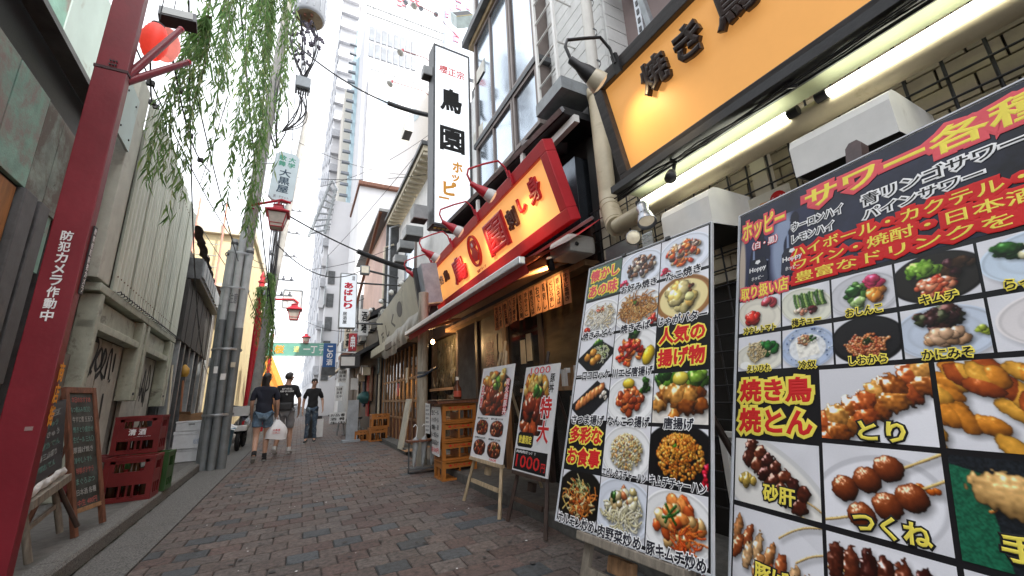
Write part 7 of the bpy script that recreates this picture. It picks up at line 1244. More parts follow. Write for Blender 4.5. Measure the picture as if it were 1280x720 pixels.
for k, (y, z, x, w, m_, lab) in enumerate(((13.0, 4.05, 1.75, .9, black, 'small black pointed awning above the sagging sign'), (15.2, 4.3, 1.8, 1.1, darkgrey, 'grey pointed awning by the pink wall'), (17.6, 3.9, 1.7, 1.2, M('faded_blue_awning', (.07, .10, .16), .7), 'faded blue awning farther down the right side'), (21.5, 3.6, 1.6, 1.4, redwood, 'brown awning beyond the blue sign'))):
    m = MB(); m.add([(x, y, z - .35), (x, y + w, z - .35), (2.6, y + w, z + .15), (2.6, y, z + .15), (x, y, z - .5), (x, y + w, z - .5), (2.6, y + w, z - .1), (2.6, y, z - .1)], [(0, 3, 2, 1), (0, 1, 5, 4), (0, 4, 7, 3), (1, 2, 6, 5)]); single(m.build('small_awning', m_, loc=(x, y, z - .5)), lab, 'awning')
for k, (y, x, z1, lab) in enumerate(((12.9, 2.25, 6.6, 'thin grey downpipe beside the dark shutter'), (13.25, 2.15, 6.0, 'cream downpipe at the corner of the pink house'), (19.8, 2.1, 5.6, 'dark downpipe between the pink house and grey storey'))): single(MB().tube([(x, y, .05), (x, y, z1), (x + .3, y, z1 + .15)], .035, 8).build('downpipe', (galv, cream, darkgrey)[k], loc=(x, y, 0)), lab, 'pipe')
for k, (y, z, h, m_, ch_, lab) in enumerate(((14.0, 3.1, .9, white, '酒場', 'small white projecting sign behind the brush-letter sign'), (17.2, 2.95, .7, M('small_red_sign', (.42, .03, .04), .5), '串', 'small red projecting sign on the pub front'), (19.4, 3.3, 1.1, cream, 'お食事', 'narrow cream projecting sign before the blue one'))):
    F = yface((1.55, y, z + h)); t = thing('small_sign', lab, 'sign', F.p(.15, h)); MB().fbox(F, 0, .30, 0, h, -.1, 0).build('body', m_, t, bevel=.008); text(F, (.06, .06, .24, h - .06), ch_, ink if k != 1 else inkwhite, t, bold=.03, c=.002, vertical=True); MB().tube([F.p(.3, h / 2, -.05), (2.4, y, z + h / 2)], .015, 5).build('bracket', darkgrey, t)
# white sign with red brush letters, blue sign
A_ = onY(427, 342, 11); AF = Frame(A_, (1, .02, 0), (-.02, 0, 1)); hA = 1.42; wA = .38
t = thing('vertical_sign', 'white vertical sign with red brush lettering down the alley', 'sign', AF.p(.2, hA)); MB().fbox(AF, 0, wA, 0, hA, -.16, 0).build('body', M('sign_cool_white', (.72, .76, .82), .4, var=.03, bump=0, emis=.15, ecol=(.9, .95, 1)), t)  # small glow added so the sign body looks brighter
for a0, a1, b0, b1_ in ((-.02, 0, -.02, hA + .02), (wA, wA + .02, -.02, hA + .02), (0, wA, -.02, 0), (0, wA, hA, hA + .02)): MB().fbox(AF, a0, a1, b0, b1_, -.17, .01).build('frame_bar', greypaint, t)
text(AF, (.08, .22, .30, .95), 'あばしり', flat('brush_red', (.70, .03, .06)), t, bold=.05, c=.002, vertical=True); text(AF, (.07, 1.02, .17, 1.34), '居酒屋', ink, t, bold=.02, c=.002, vertical=True); text(AF, (.26, .04, .34, .16), '酒', inkgrey, t, bold=.02, c=.002)
for b in (.2, 1.3): MB().tube([AF.p(wA, b, -.08), (2.62, A_.y, A_.z - b)], .025, 6).build('bracket', darkgrey, t)
fl = thing('flood_lamp', 'square grey floodlight above the white brush-letter sign', 'lamp', onY(457, 340, 10.8)); q = onY(456, 338, 10.8); MB().box(q - Vector((.12, .08, .12)), q + Vector((.12, .08, .12))).build('case', greypaint, fl, bevel=.02); MB().box(q - Vector((.09, .09, .09)), q + Vector((.09, -.08, .09))).build('lens', lensm, fl); MB().tube([q + Vector((.1, 0, 0)), q + Vector((.9, .1, -.1))], .03, 6).build('arm', darkgrey, fl)
Bq = onY(405, 429, 16); BF_ = Frame(Bq, (1, 0, 0), (0, 0, 1)); t = thing('vertical_sign', 'blue vertical sign with white characters beside the green banner', 'sign', BF_.p(.2, 1)); MB().fbox(BF_, 0, .42, 0, .85, -.15, 0).build('body', M('sign_blue', (.02, .10, .30), .4, var=.06, bump=0), t); text(BF_, (.12, .08, .32, .80), 'この酒', inkwhite, t, bold=.03, c=.003, vertical=True); MB().fbox(BF_, -.02, .44, .85, 1.15, -.16, .0).build('lower_box', darkgrey, t)
MB().tube([BF_.p(.42, .3, -.1), (2.2, 16.1, Bq.z - .35)], .02, 6).build('bracket', white, t)

# ================================================================= towers closing the view
glare = M('pale_concrete_facade', (.60, .60, .62), .7, var=.04, sc=.5, bump=.05, fine=4); glare2 = M('cream_facade', (.58, .54, .48), .7, var=.04, sc=.5, bump=.05, fine=4); wingrey = M('facade_window', (.20, .22, .25), .3, var=.15, sc=1.5, bump=0)
def tower(name, lab, x0, x1, y0, y1, h, m): t = thing(name, lab, 'building', ((x0 + x1) / 2, y0, 0)); MB().box((x0, y0, 0), (x1, y1, h)).build('body', m, t); return t
t1 = tower('office_tower', 'white tower with grey louvre windows and roof railing', 3.1, 13, 36, 50, onY(500, 33, 36).z, glare); YT = 36; HT = onY(500, 33, 36).z
def face(par, name, px0, py0, px1, py1, Y, m, dep=.15): a, b = onY(px0, py0, Y), onY(px1, py1, Y); return MB().box((a.x, Y - dep, b.z), (b.x, Y - .002, a.z)).build(name, m, par)
a_, b_ = onY(458, 40, YT), onY(513, 88, YT); zt_, zb_ = HT - 1.2, b_.z
for i in range(8):
    for j in range(2): x0 = 3.5 + i * .62; w = MB().box((x0, YT - .08, zb_ + .1 + j * (zt_ - zb_) / 2), (x0 + .50, YT - .002, zb_ - .2 + (j + 1) * (zt_ - zb_) / 2)).build('window', wingrey, t1)
for i in range(8):
    for j in range(6): x0 = 3.5 + i * 1.2; MB().box((x0, YT - .06, 3 + j * 3.2), (x0 + .9, YT - .002, 4.8 + j * 3.2)).build('window', wingrey, t1)
for k in range(34): MB().tube([(3.1 + k * .3, YT - .1, HT), (3.1 + k * .3, YT - .1, HT + 1.1)], .03, 4).build('railing_post', greypaint, t1)
for z in (HT + .05, HT + 1.1): MB().tube([(3.0, YT - .1, z), (13, YT - .1, z)], .06, 5).build('handrail', greypaint, t1)
for k in range(6): x = 3.8 + k * 1.7; MB().tube([(x, YT, HT + .9), (x - .3, YT - .8, HT + 2.8)], .05, 5).build('lamp_arm', greypaint, t1); MB().lathe((x - .3, YT - .8, HT + 2.8), (0, -.4, -1), [(.1, 0), (.28, .3), (0, .35)], 8).build('roof_lamp', wingrey, t1)
t0 = tower('rear_tower', 'taller white tower behind carrying a pink window sign', 3.6, 20, 52, 66, 80, glare)
for (px, py) in ((497, 0), (513, 0)):
    for i in range(2):
        for j in range(3): a, b = onY(px + i * 6, py - 8 + j * 6, 52), onY(px + i * 6 + 5, py - 3 + j * 6, 52); MB().box((a.x, 51.8, b.z), (b.x, 51.99, a.z)).build('pink_window', M('pink_glass', (.75, .25, .30), .4, var=.03), t0)
bbx, bby = onY(462, 86, 30), onY(548, 245, 30); bl_ = thing('billboard', 'large blank white billboard with faint blue print', 'billboard', (5, 30, 12)); MB().box((3.05, 30, bby.z), (9.5, 30.3, bbx.z)).build('board', M('billboard_white', (.66, .68, .72), .5, var=.02, bump=0), bl_); MB().box((3.0, 29.95, bbx.z), (9.55, 30.35, bbx.z + .15)).build('frame_bar', galv, bl_)
BBF = yface((3.3, 29.99, bbx.z)); text(BBF, (.3, 1.2, 4.2, 4.2), '貸ビル', M('faint_blue_print', (.45, .56, .66), .5, var=.05, bump=0), bl_, bold=.02, c=.02)
MB().box((2.95, 30.35, 0), (9.4, 32, bbx.z - 1)).build('support_wall', glare, bl_)
sb_ = thing('low_white_house', 'white house gable with brown ridge under the billboard', 'house', (5, 24, 0)); a, b = onY(450, 232, 24), onY(500, 240, 24); MB().box((a.x, 24, 0), (8, 29, a.z)).build('body', glare, sb_); MB().box((a.x - .1, 23.7, a.z), (8.1, 29, a.z + .22)).build('ridge_beam', redwood, sb_)
tc_ = tower('narrow_cream_tower', 'narrow cream tower strip left of the billboard', onY(418, 300, 44).x, onY(437, 300, 44).x, 44, 50, onY(430, 110, 44).z, glare2)
tb_ = tower('pale_blue_tower', 'slim pale blue tower edge with balconies', onY(437, 200, 42).x, onY(450, 200, 42).x, 42, 48, onY(452, 25, 42).z, M('pale_blue_facade', (.45, .60, .66), .6, var=.05, sc=.4, bump=0))
for k in range(22): z = 14 + k * 1.3; x0 = onY(437, 200, 42).x; MB().box((x0 - .8, 41.6, z), (x0, 41.9, z + .25)).build('balcony', wingrey, tb_)
q0, q1 = onY(442, 205, 41.5), onY(450, 250, 41.5); vf = Frame((q0.x, 41.4, q0.z + 2), (1, 0, 0), (0, 0, 1)); text(vf, (0, 0, .8, 7), 'パチンコスロット', M('red_tower_letters', (.70, .12, .08), .5), tb_, bold=.03, vertical=True)
tl_ = thing('long_white_block', 'huge white residential block with rows of tiny windows', 'building', (1.6, 60, 0)); lf_ = Frame((1.15, 52, 0), (-.028, 1, 0), (0, 0, 1), (-1, 0, 0))
MB().add([(1.15, 52, 0), (.2, 130, 0), (12, 130, 0), (3.5, 52, 0), (1.15, 52, 62), (.2, 130, 62), (12, 130, 62), (3.5, 52, 62)], [(0, 4, 5, 1), (1, 5, 6, 2), (2, 6, 7, 3), (3, 7, 4, 0), (4, 7, 6, 5)]).build('body', glare, tl_)
for i in range(9):
    for j in range(17): MB().fbox(lf_, 2 + i * 6.5, 3.6 + i * 6.5, -(5 + j * 3.3), -(3.4 + j * 3.3), 0, .08).build('window', MATS.get('pale_win') or M('pale_win', (.34, .36, .40), .4), tl_)
for j in range(22): MB().box((1.02, 51.4, 4 + j * 2.6), (3.4, 51.99, 5.0 + j * 2.6)).build('balcony', glare if j % 2 else M('pale_balcony_grey', (.42, .43, .46), .5), tl_)
t = thing('roof_scaffold', 'slanted grey louvred rooftop frame down the alley', 'scaffold', (1, 34, 12))
for k in range(9):
    a, b = onY(388 + k * 3.4, 292 - k * 8.5, 34), onY(412 + k * 1.2, 286 - k * 6.0, 34); MB().tube([a, b], .10, 4).build('slat', galv, t)
for (p_, q_) in (((386, 296), (414, 226)), ((406, 292), (420, 236))): MB().tube([onY(*p_, 34), onY(*q_, 34)], .12, 4).build('strut', greypaint, t)
bb2 = thing('side_building', 'white walled building with small windows supporting the louvred frame', 'building', (2, 34, 0)); MB().box((1.15, 34.4, 0), (3.0, 36, onY(415, 250, 34.4).z)).build('body', glare, bb2)
for j in range(5): MB().box((1.25, 34.3, 2.6 + j * 1.9), (1.75, 34.398, 3.7 + j * 1.9)).build('window', darkgrey, bb2)
for j in range(3): a = onY((396, 391, 387)[j], (330, 370, 420)[j], 33.8); MB().box((1.05, 33.8, a.z - .6), (1.14, 35.4, a.z + .9)).build('blind_window', greypaint, bb2)
ya = thing('yellow_tower', 'yellow building edge with dark balconies behind the tall sign', 'building', (9, 26, 10)); a, b = onY(550, 60, 26), onY(562, 60, 26); MB().box((b.x - .5, 26, 5), (b.x + 1.2, 30, 28)).build('body', M('yellow_paint', (.68, .46, .14), .6), ya)
for k in range(9): MB().box((b.x - .3, 25.6, 15 + k * 1.6), (b.x + .6, 25.99, 15.8 + k * 1.6)).build('dark_balcony', darkgrey, ya)
mural = thing('flower_mural', 'pale pink and blue flower poster wall behind the dark hood', 'mural', (9, 22, 12)); a, b = onY(556, 0, 18), onY(614, 60, 18); MF = yface((a.x, 18, a.z + 4)); MB().fbox(MF, 0, 3.2, 0, 9, -.3, 0).build('panel', M('mural_ground', (.52, .60, .72), .6, var=.15, sc=.8, bump=0), mural)
fm = MB()
for k in range(60):
    a, b, r = random.uniform(.1, 3.1), random.uniform(.2, 7), random.uniform(.08, .28); fm.prism(MF, [(a + r * math.cos(q * .7854) * (1 if q % 2 else .55), b + r * math.sin(q * .7854) * (1 if q % 2 else .55)) for q in range(8)], .01, .02 + k * .0006)
fm.build('flowers', M('mural_pink', (.70, .18, .28), .6, var=.2, sc=3, bump=0), mural, kind='stuff')
hx = thing('top_box_lamp', 'dark square downlight box with yellow rim at the top edge', 'lamp', onY(577, 20, 8.4)); q = onY(577, 16, 8.4); G = Frame(q, (.9, -.3, .25), (-.2, .5, .8)); MB().fbox(G, -.26, .26, -.2, .28, -.3, 0).build('case', M('pale_aqua_case', (.50, .60, .60), .4), hx, bevel=.015); MB().fbox(G, -.22, .22, -.1, .24, 0, .006).build('dark_glass', black, hx); MB().fbox(G, -.25, .25, .25, .275, 0, .012).build('rim', M('yellow_rim', (.55, .45, .2), .5), hx)

# ================================================================= wires
def cable(lab, A, B, sag, r=.012, m=wirem, n=22, slee=None):
    A, B = Vector(A), Vector(B); w = MB(); P = [A.lerp(B, t) - Vector((0, 0, sag * 4 * t * (1 - t))) for t in np.linspace(0, 1, n)]; w.tube(P, r, 6); o = w.build('overhead_cable', m, loc=A); single(o, lab, 'cable')
    if slee:
        i0, i1 = int(slee[0] * (n - 1)), int(slee[1] * (n - 1)); k = MB(); k.tube(P[i0:i1 + 1], slee[2], 10); k.build('sleeve', black, o)
    return o
cable('thick overhead cable with black sleeve near the tall sign', onY(362, 48, 9.3), (2.2, 8.0, onY(533, 143, 8.0).z), .35, .018, slee=(.72, 1, .055))
cable('overhead cable with long dark sleeve below the vertical sign', onY(358, 268, 9.1), (2.3, 10.0, onY(497, 336, 10.).z), .12, .016, slee=(.55, 1, .06))
cable('sagging cable running to the white brush-letter sign', onY(346, 305, 9.3), onY(455, 336, 10.8), .45, .012)
cable('thin cable crossing below the pale shop sign', onY(372, 222, 9.2), onY(533, 218, 9.5), .10, .007)
for k, (p, q, Y0, Y1, s) in enumerate((((340, 160), (540, 218), 12, 14, .5), ((300, 330), (520, 296), 16, 12, .6), ((330, 240), (560, 150), 15, 12, .8), ((370, 395), (470, 410), 15, 14, .3), ((410, 320), (535, 175), 18, 9, .1), ((255, 290), (300, 360), 12, 10, .0), ((170, 60), (330, 330), 4.5, 14, .5), ((236, 0), (262, 470), 4.2, 15, .8), ((250, 230), (285, 120), 11, 8, .1), ((290, 250), (250, 260), 16, 9, .1), ((240, 95), (335, 420), 5, 15, .4), ((300, 0), (345, 420), 6.5, 14.5, .3))):
    cable(('faint upper cable', 'low crossing cable', 'rising diagonal cable', 'far sagging cable', 'steep cable', 'short slanted cable', 'long receding cable', 'nearly vertical cable', 'thin cable', 'level cable', 'cable behind willow', 'dark hanging cable')[k] + (' above the alley', ' toward the white house', ' in front of the billboard', ' by the lamp post', ' in front of the white towers', ' before the yellow house', ' over the tin sheets roof', ' left of the willow curtain', ' over the corrugated roof', ' over the yellow house', ' beside the branch stubs', ' inside the willow curtain')[k], onY(*p, Y0), onY(*q, Y1), s, .008 if k != 11 else .014)

# ================================================================= people
skin = M('skin', (.46, .27, .19), .5, var=.06, sc=12, bump=.05); hairm = M('black_hair', (.018, .013, .011), .45, var=.4, sc=40, bump=.3, stretch=(1, 1, .2)); navy = M('navy_cotton', (.016, .019, .034), .85, var=.15, bump=.2); blackc = M('black_cotton', (.013, .013, .015), .85, var=.15, bump=.2)
denim = M('blue_denim', (.10, .16, .23), .85, var=.25, sc=14, bump=.3, col2=(.20, .27, .33), mix=.42, dsc=6); greyc = M('grey_cotton', (.27, .28, .30), .85, var=.1, bump=.2); shoew = M('white_shoe', (.62, .62, .62), .6); shoed = M('dark_shoe', (.04, .045, .05), .6); sole = M('grey_sole', (.40, .40, .38), .6)
def skinmesh(J, E, sub=2, root=None):
    """J: {name: (pos, rx, ry)}, E: pairs of names -> one smooth continuous mesh"""
    names = list(J); ix = {n: i for i, n in enumerate(names)}; me = bpy.data.meshes.new('s'); me.from_pydata([J[n][0] for n in names], [(ix[a], ix[b]) for a, b in E], []); ob = bpy.data.objects.new('s', me); COL.objects.link(ob)
    ob.modifiers.new('k', 'SKIN').use_smooth_shade = True
    if sub: s = ob.modifiers.new('u', 'SUBSURF'); s.levels = sub; s.render_levels = sub
    for n, i in ix.items(): sv = me.skin_vertices[0].data[i]; sv.radius = (J[n][1], J[n][2]); sv.use_root = (n == (root or names[0]))
    dg = bpy.context.evaluated_depsgraph_get(); r = bpy.data.meshes.new_from_object(ob.evaluated_get(dg)); bpy.data.objects.remove(ob); return r
def part(me, name, mat, par, wob=0):
    o = bpy.data.objects.new(name, me); COL.objects.link(o); o.parent = par; ORG[o] = ORG[par]; me.materials.clear(); me.materials.append(mat)
    if wob:
        for v in me.vertices: c = v.co; v.co = c + v.normal * wob * (math.sin(c.z * 34 + c.x * 17) * .6 + math.sin(c.x * 41 + c.z * 11 + c.y * 23) * .4)
    return o
def person(lab, loc, rz, h, P):
    """P: pose in body space; x right, y forward, z up; metres for a 1.7 m figure"""
    t = thing('person', lab, 'person', loc); k = h / 1.70; V = lambda p: (p[0] * k, p[1] * k, p[2] * k); rr = lambda a: a * k
    w = P.get('wide', 1); J = {}; E = []
    def j(n, p, rx, ry=None, link=None): J[n] = (V(p), rr(rx), rr(ry or rx)); link and E.append((link, n))
    j('pelvis', (0, 0, .93), .135 * w, .10 * w); j('waist', (0, .0, 1.06), .115 * w, .085 * w, 'pelvis'); j('chest', (0, .01, 1.25), .135 * w, .095 * w, 'waist'); j('upper', (0, .0, 1.36), .12 * w, .085 * w, 'chest'); j('neck', (0, .0, 1.44), .055, .055, 'upper'); j('neck2', (0, .015, 1.50), .05, .05, 'neck')
    hd = P.get('head', (0, .03)); j('jaw', (hd[0] * .4, .03 + hd[1] * .3, 1.545), .062, .07, 'neck2'); j('skull', (hd[0] * .5, .02 + hd[1] * .2, 1.61), .073, .086, 'jaw'); j('crown', (hd[0] * .5, .01 + hd[1] * .2, 1.655), .05, .06, 'skull')
    for s, S in ((-1, 'l'), (1, 'r')):
        a = P['arm' + S]; j('sh' + S, (s * .165 * w, 0, 1.375), .052, .05, 'upper'); j('ua' + S, tuple(np.array((s * .19 * w, 0, 1.35)) * .55 + np.array(a[0]) * .45), .045, .045, 'sh' + S); j('el' + S, a[0], .037, .037, 'ua' + S); j('fa' + S, tuple(np.array(a[0]) * .6 + np.array(a[1]) * .4), .036, .034, 'el' + S); j('wr' + S, a[1], .024, .022, 'fa' + S)
        d = np.array(a[1]) - np.array(a[0]); d = d / np.linalg.norm(d); pm = np.array(a[1]) + d * .06; j('pm' + S, tuple(pm), .032, .019, 'wr' + S); side = np.array((0, 1, 0)) if abs(d[1]) < .8 else np.array((0, 0, 1))
        for q in range(4): f0 = pm + d * .045 + side * (.024 - q * .016); ln = (.035, .040, .037, .028)[q]; j('f%d' % q + S, tuple(f0), .0095, .0095, 'pm' + S); j('g%d' % q + S, tuple(f0 + d * ln + np.array((-s * .012, 0, 0))), .0085, .0085, 'f%d' % q + S); j('h%d' % q + S, tuple(f0 + d * (ln + .02) + np.array((-s * .03, 0, 0))), .0075, .0075, 'g%d' % q + S)
        j('t0' + S, tuple(pm - d * .02 + side * .034), .011, .011, 'pm' + S); j('t1' + S, tuple(pm + d * .02 + side * .050 + np.array((-s * .01, 0, 0))), .009, .009, 't0' + S)
        g = P['leg' + S]; j('hp' + S, (s * .085 * w, 0, .88), .092 * w, .095 * w, 'pelvis'); j('th' + S, tuple(np.array((s * .09 * w, 0, .86)) * .5 + np.array(g[0]) * .5), .078 * w, .08 * w, 'hp' + S); j('kn' + S, g[0], .052 * w, .054 * w, 'th' + S); j('cf' + S, tuple(np.array(g[0]) * .62 + np.array(g[1]) * .38 + np.array((0, -.012, 0))), .052 * w, .054 * w, 'kn' + S); j('an' + S, g[1], .034, .036, 'cf' + S); j('ft' + S, g[2], .034, .026, 'an' + S)
    body = part(skinmesh(J, E, 2), 'body', skin, t)
    def sub(names, edges, grow, add=()):
        JJ = {n: (J[n][0], J[n][1] * grow.get(n, grow['*']) , J[n][2] * grow.get(n, grow['*'])) for n in names}
        for n, p, rx, ry in add: JJ[n] = (V(p), rr(rx), rr(ry))
        return skinmesh(JJ, edges, 2)
    # shirt
    nm = ['chest', 'waist', 'pelvis', 'upper']; ed = [('pelvis', 'waist'), ('waist', 'chest'), ('chest', 'upper')]; ad = []
    for s, S in ((-1, 'l'), (1, 'r')): nm += ['sh' + S, 'ua' + S]; ed += [('upper', 'sh' + S), ('sh' + S, 'ua' + S), ('ua' + S, 'cu' + S)]; el = np.array(P['arm' + S][0]); u_ = np.array((s * .19 * w, 0, 1.35)) * .2 + el * .8; ad.append(('cu' + S, tuple(u_), .062, .060))
    ad.append(('hem', (0, 0, .85), .185 * w, .145 * w)); ed.append(('pelvis', 'hem')); ad.append(('col', (0, .0, 1.455), .072, .066)); ed.append(('upper', 'col'))
    part(sub(nm, ed, {'*': 1.13, 'ual': 1.35, 'uar': 1.35, 'shl': 1.42, 'shr': 1.42, 'upper': 1.26, 'pelvis': 1.30, 'waist': 1.40}, ad), 'shirt', P['shirt'], t, .009)
    # trousers or shorts
    nm = ['pelvis']; ed = []; ad = []
    for s, S in ((-1, 'l'), (1, 'r')):
        nm += ['hp' + S, 'th' + S]; ed += [('pelvis', 'hp' + S), ('hp' + S, 'th' + S)]
        if P['trou'] == 'long': nm += ['kn' + S, 'cf' + S, 'an' + S]; ed += [('th' + S, 'kn' + S), ('kn' + S, 'cf' + S), ('cf' + S, 'an' + S)]
        else: g = P['leg' + S]; f = P['trou']; ad.append(('hm' + S, tuple(np.array((s * .09 * w, 0, .86)) * (1 - f) + np.array(g[0]) * f), P.get('hem', .092) * w, P.get('hem', .092) * w)); ed.append(('th' + S, 'hm' + S))
    part(sub(nm, ed, {'*': 1.16, 'pelvis': 1.06, 'hpl': 1.1, 'hpr': 1.1, 'anl': 1.5, 'anr': 1.5, 'cfl': 1.25, 'cfr': 1.25}, ad), 'shorts' if P['trou'] != 'long' else 'trousers', P['pants'], t, .008)
    for s, S in ((-1, 'l'), (1, 'r')):
        a, f = np.array(P['leg' + S][1]), np.array(P['leg' + S][2]); dd = (f - a); Js = {'a': (V(tuple(a + (0, -.012, -.025))), rr(.042), rr(.036)), 'm': (V(tuple(a * .45 + f * .55 + (0, 0, -.008))), rr(.043), rr(.030)), 't': (V(tuple(f + dd * .25)), rr(.040), rr(.022)), 'h': (V(tuple(a + (0, -.045, -.045))), rr(.036), rr(.032))}
        sh_ = part(skinmesh(Js, [('a', 'm'), ('m', 't'), ('a', 'h')], 1), 'shoe', P['shoe'][0 if s < 0 else 1], t)
        so_ = {n: ((p[0], p[1], p[2] - rr(.026)), rx * 1.02, rr(.010)) for n, (p, rx, ry) in Js.items()}; part(skinmesh(so_, [('a', 'm'), ('m', 't'), ('a', 'h')], 1), 'sole', sole, sh_)
        sk = MB().tube([V(tuple(a + (0, -.003, -.01))), V(tuple(a + (np.array(P['leg' + S][0]) - a) * .16))], rr(.043), 10); sk.v = [tuple(Vector(v)) for v in sk.v]
        if P['trou'] != 'long': me = bpy.data.meshes.new('sock'); me.from_pydata(sk.v, [], sk.f); o = part(me, 'sock', blackc if P.get('sock', 1) else shoew, t)
    # head details
    hc = Vector(V((hd[0] * .5, .02 + hd[1] * .2, 1.61))); yaw = P.get('look', 0); Rz = Matrix.Rotation(yaw, 3, 'Z')
    def hp_(p): return hc + Rz @ Vector(V(p))
    hm_ = MB()
    def hair_(u, v):
        th, ph = u * 2 * math.pi, v * math.pi; d = Vector((math.sin(ph) * math.cos(th), math.sin(ph) * math.sin(th), math.cos(ph))); r = Vector((.084 * d.x, .098 * d.y - .008, .100 * d.z + .012))
        f = min(1, max(0, (d.y - .05 - max(0, d.z - .25) * 1.6) * 5)); low = min(1, max(0, (-d.z - .45) * 4)) * (0 if P.get('long') and d.y < 0 else 1); r = r * (1 - .35 * max(f * (1 if d.z < .62 else 0), low)); r = r * (1 + .03 * math.sin(th * 9 + ph * 7) + .02 * math.sin(th * 23))
        return hp_(tuple(r))
    hm_.grid(hair_, 40, 24)
    if P.get('long'): hm_.grid(lambda u, v: hp_(((.082 + .012 * math.sin(v * 3)) * math.cos(u * 6.283) * (1 - .25 * v) * (1 + .04 * math.sin(u * 40)), -.045 - .01 * v + .05 * math.sin(u * 6.283) * (1 - .3 * v), -.0 - .30 * v + .012 * math.sin(u * 31))), 40, 12)
    me = hm_.mesh(); part(me, 'hair', P.get('hair', hairm), t)
    fm_ = MB(); fm_.lathe(hp_((0, .084, -.012)), Rz @ Vector((0, 1, -.35)), [(.004, -.02), (.012, 0), (.010, .014), (0, .02)], 8)
    for s in (-1, 1): fm_.lathe(hp_((s * .078, -.004, -.006)), Rz @ Vector((s, 0, 0)), [(.02, -.006), (.024, .004), (.014, .012), (0, .008)], 10)
    me = fm_.mesh(); part(me, 'face_features', skin, t)
    em = MB()
    for s in (-1, 1): em.lathe(hp_((s * .030, .072, .006)), Rz @ Vector((s * .2, 1, 0)), [(.0135, 0), (.009, .006), (0, .007)], 10); em.lathe(hp_((s * .031, .076, .027)), Rz @ Vector((s * .2, 1, 0)), [(.014, 0), (0, .004)], 6)
    part(em.mesh(), 'eyes', blackc, t); mm = MB(); mm.lathe(hp_((0, .075, -.048)), Rz @ Vector((0, 1, 0)), [(.016, -.004), (.010, .006), (0, .007)], 10); part(mm.mesh(), 'mouth', M('lips', (.36, .13, .11), .5), t)
    t.rotation_euler.z = rz; return t, V
# woman, walking away, carries the bag in her right hand
P = dict(wide=1.02, head=(.02, .03), look=-.7, arml=((-.22, -.03, 1.10), (-.20, .10, .87)), armr=((.235, -.02, 1.09), (.25, .07, .84)), legl=((-.09, -.03, .48), (-.10, -.30, .16), (-.105, -.22, .055)), legr=((.095, .10, .47), (.09, .06, .08), (.10, .19, .035)), shirt=navy, pants=denim, trou=.56, hem=.112, shoe=(M('pale_shoe', (.36, .36, .36), .6), shoed), long=True)
gw = onZ(323, 577); wo, V = person('woman with long dark hair in navy shirt and denim shorts, walking away', gw, R(6), 1.63, P)
gm = onZ(352, 569); P = dict(wide=1.0, head=(.04, .03), look=-.75, arml=((-.23, -.02, 1.10), (-.21, .08, .87)), armr=((.25, .0, 1.10), (.24, .13, .88)), legl=((-.09, .08, .48), (-.14, -.08, .13), (-.13, .05, .055)), legr=((.10, .16, .49), (.11, .14, .08), (.13, .28, .035)), shirt=blackc, pants=greyc, trou=.92, hem=.095, shoe=(shoew, shoew), sock=0, hair=M('dark_brown_hair', (.03, .022, .018), .5, var=.3, sc=40, bump=.3))
mo, V2_ = person('man in black printed shirt and grey shorts with waist bag', gm, R(-4), 1.68, P)
pf = Frame(Vector(gm) + Vector((-.14, -.150, 1.36)), (1, 0, 0), (0, .06, 1)); tb = MB(); 
for s, bx_ in (('BUT WE ALL', (.05, .0, .24, .035)), ('KEEP ON GOING', (.02, .05, .27, .085)), ('☆', (.12, .11, .17, .15))): glyphs_to(tb, pf, bx_, s, .03, 0, .002)
tb.build('shirt_print', inkwhite, mo)
wbm = MB(); g_ = Vector(gm); wbm.box(g_ + Vector((-.17, -.235, .90)), g_ + Vector((.13, -.135, 1.06))); wbm.build('waist_bag', M('black_nylon', (.02, .02, .022), .5), mo, bevel=.03); MB().tube([g_ + Vector((.19 * math.cos(a), .15 * math.sin(a), 1.0)) for a in np.linspace(0, 6.283, 25)], .016, 6).build('belt', M('black_nylon', (.02, .02, .022), .5), mo)
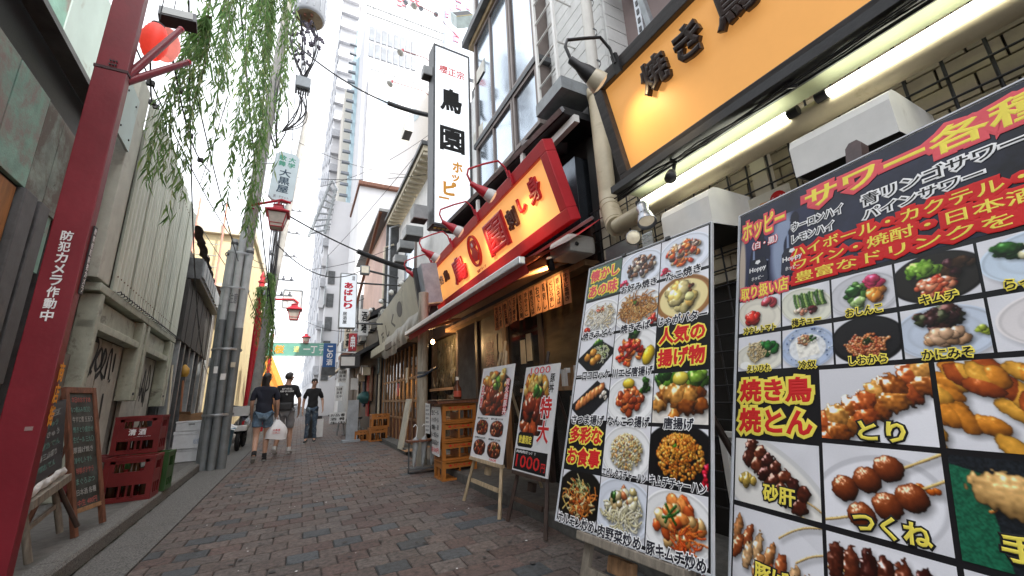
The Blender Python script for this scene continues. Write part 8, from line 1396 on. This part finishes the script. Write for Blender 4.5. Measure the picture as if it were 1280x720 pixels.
# shopping bag held by the woman
hb = Vector(gw) + Vector((.245, .08, .74)); bg_ = thing('shopping_bag', 'white plastic shopping bag with red print in the woman\'s hand', 'bag', hb + Vector((0, 0, -.36)))
bm_ = MB(); bm_.grid(lambda u, v: hb + Vector(((.03 + .155 * math.sin(min(1, v * 1.25) * 1.75)) * math.cos(u * 6.283) * (1 + .08 * math.sin(u * 19 + v * 3)), (.02 + .10 * math.sin(min(1, v * 1.25) * 1.8)) * math.sin(u * 6.283) * (1 + .08 * math.sin(u * 23)), -.36 * v + .015 * math.sin(u * 13) * v)), 40, 16); bm_.build('sack', M('white_plastic_bag', (.74, .74, .76), .35, var=.05, bump=.25, fine=14), bg_)
for s in (-1, 1): MB().tube([hb + Vector((s * .03, 0, -.02)), hb + Vector((s * .015, 0, .05)), hb + Vector((0, 0, .085))], .008, 6).build('handle', MATS['white_plastic_bag'], bg_)
bf = yface(hb + Vector((-.06, -.125, -.17))); text(bf, (0, 0, .13, .04), '大黒屋', inkred, bg_, bold=.02); text(bf, (.0, .05, .13, .09), '二九二', inkred, bg_, bold=.02)
# oncoming man
gf = onZ(387, 553); P = dict(wide=.90, head=(-.03, .03), look=.3, arml=((-.25, -.02, 1.10), (-.27, .12, .90)), armr=((.23, -.04, 1.10), (.23, .06, .86)), legl=((-.09, .04, .48), (-.10, -.02, .09), (-.11, .11, .04)), legr=((.09, .06, .48), (.10, .05, .09), (.12, .18, .04)), shirt=blackc, pants=M('washed_denim', (.06, .09, .13), .85, var=.3, sc=14, bump=.3, col2=(.28, .32, .34), mix=.40, dsc=7), trou='long', shoe=(shoed, shoed))
fo, V3 = person('man in black tee and washed jeans walking towards the camera', gf, R(176), 1.66, P)
pf = Vector(gf) + Vector((.02, -.125, 1.22)); MB().lathe(pf, (0, -1, 0), [(.035, 0), (.02, .01), (0, .012)], 8).build('shirt_print', paper, fo); MB().lathe(pf + Vector((.01, 0, -.08)), (0, -1, 0), [(.03, 0), (.02, .008), (0, .01)], 6).build('shirt_print', paper, fo)
for x, m_, lab in ((.12, black, 'black panel board standing behind the oncoming man'),):
    p = onY(384, 540, 14.2); m = MB(); m.box((p.x, 14.2, .0), (p.x + .38, 14.24, .62)); single(m.build('floor_board', m_, loc=(p.x, 14.2, 0)), lab, 'board')
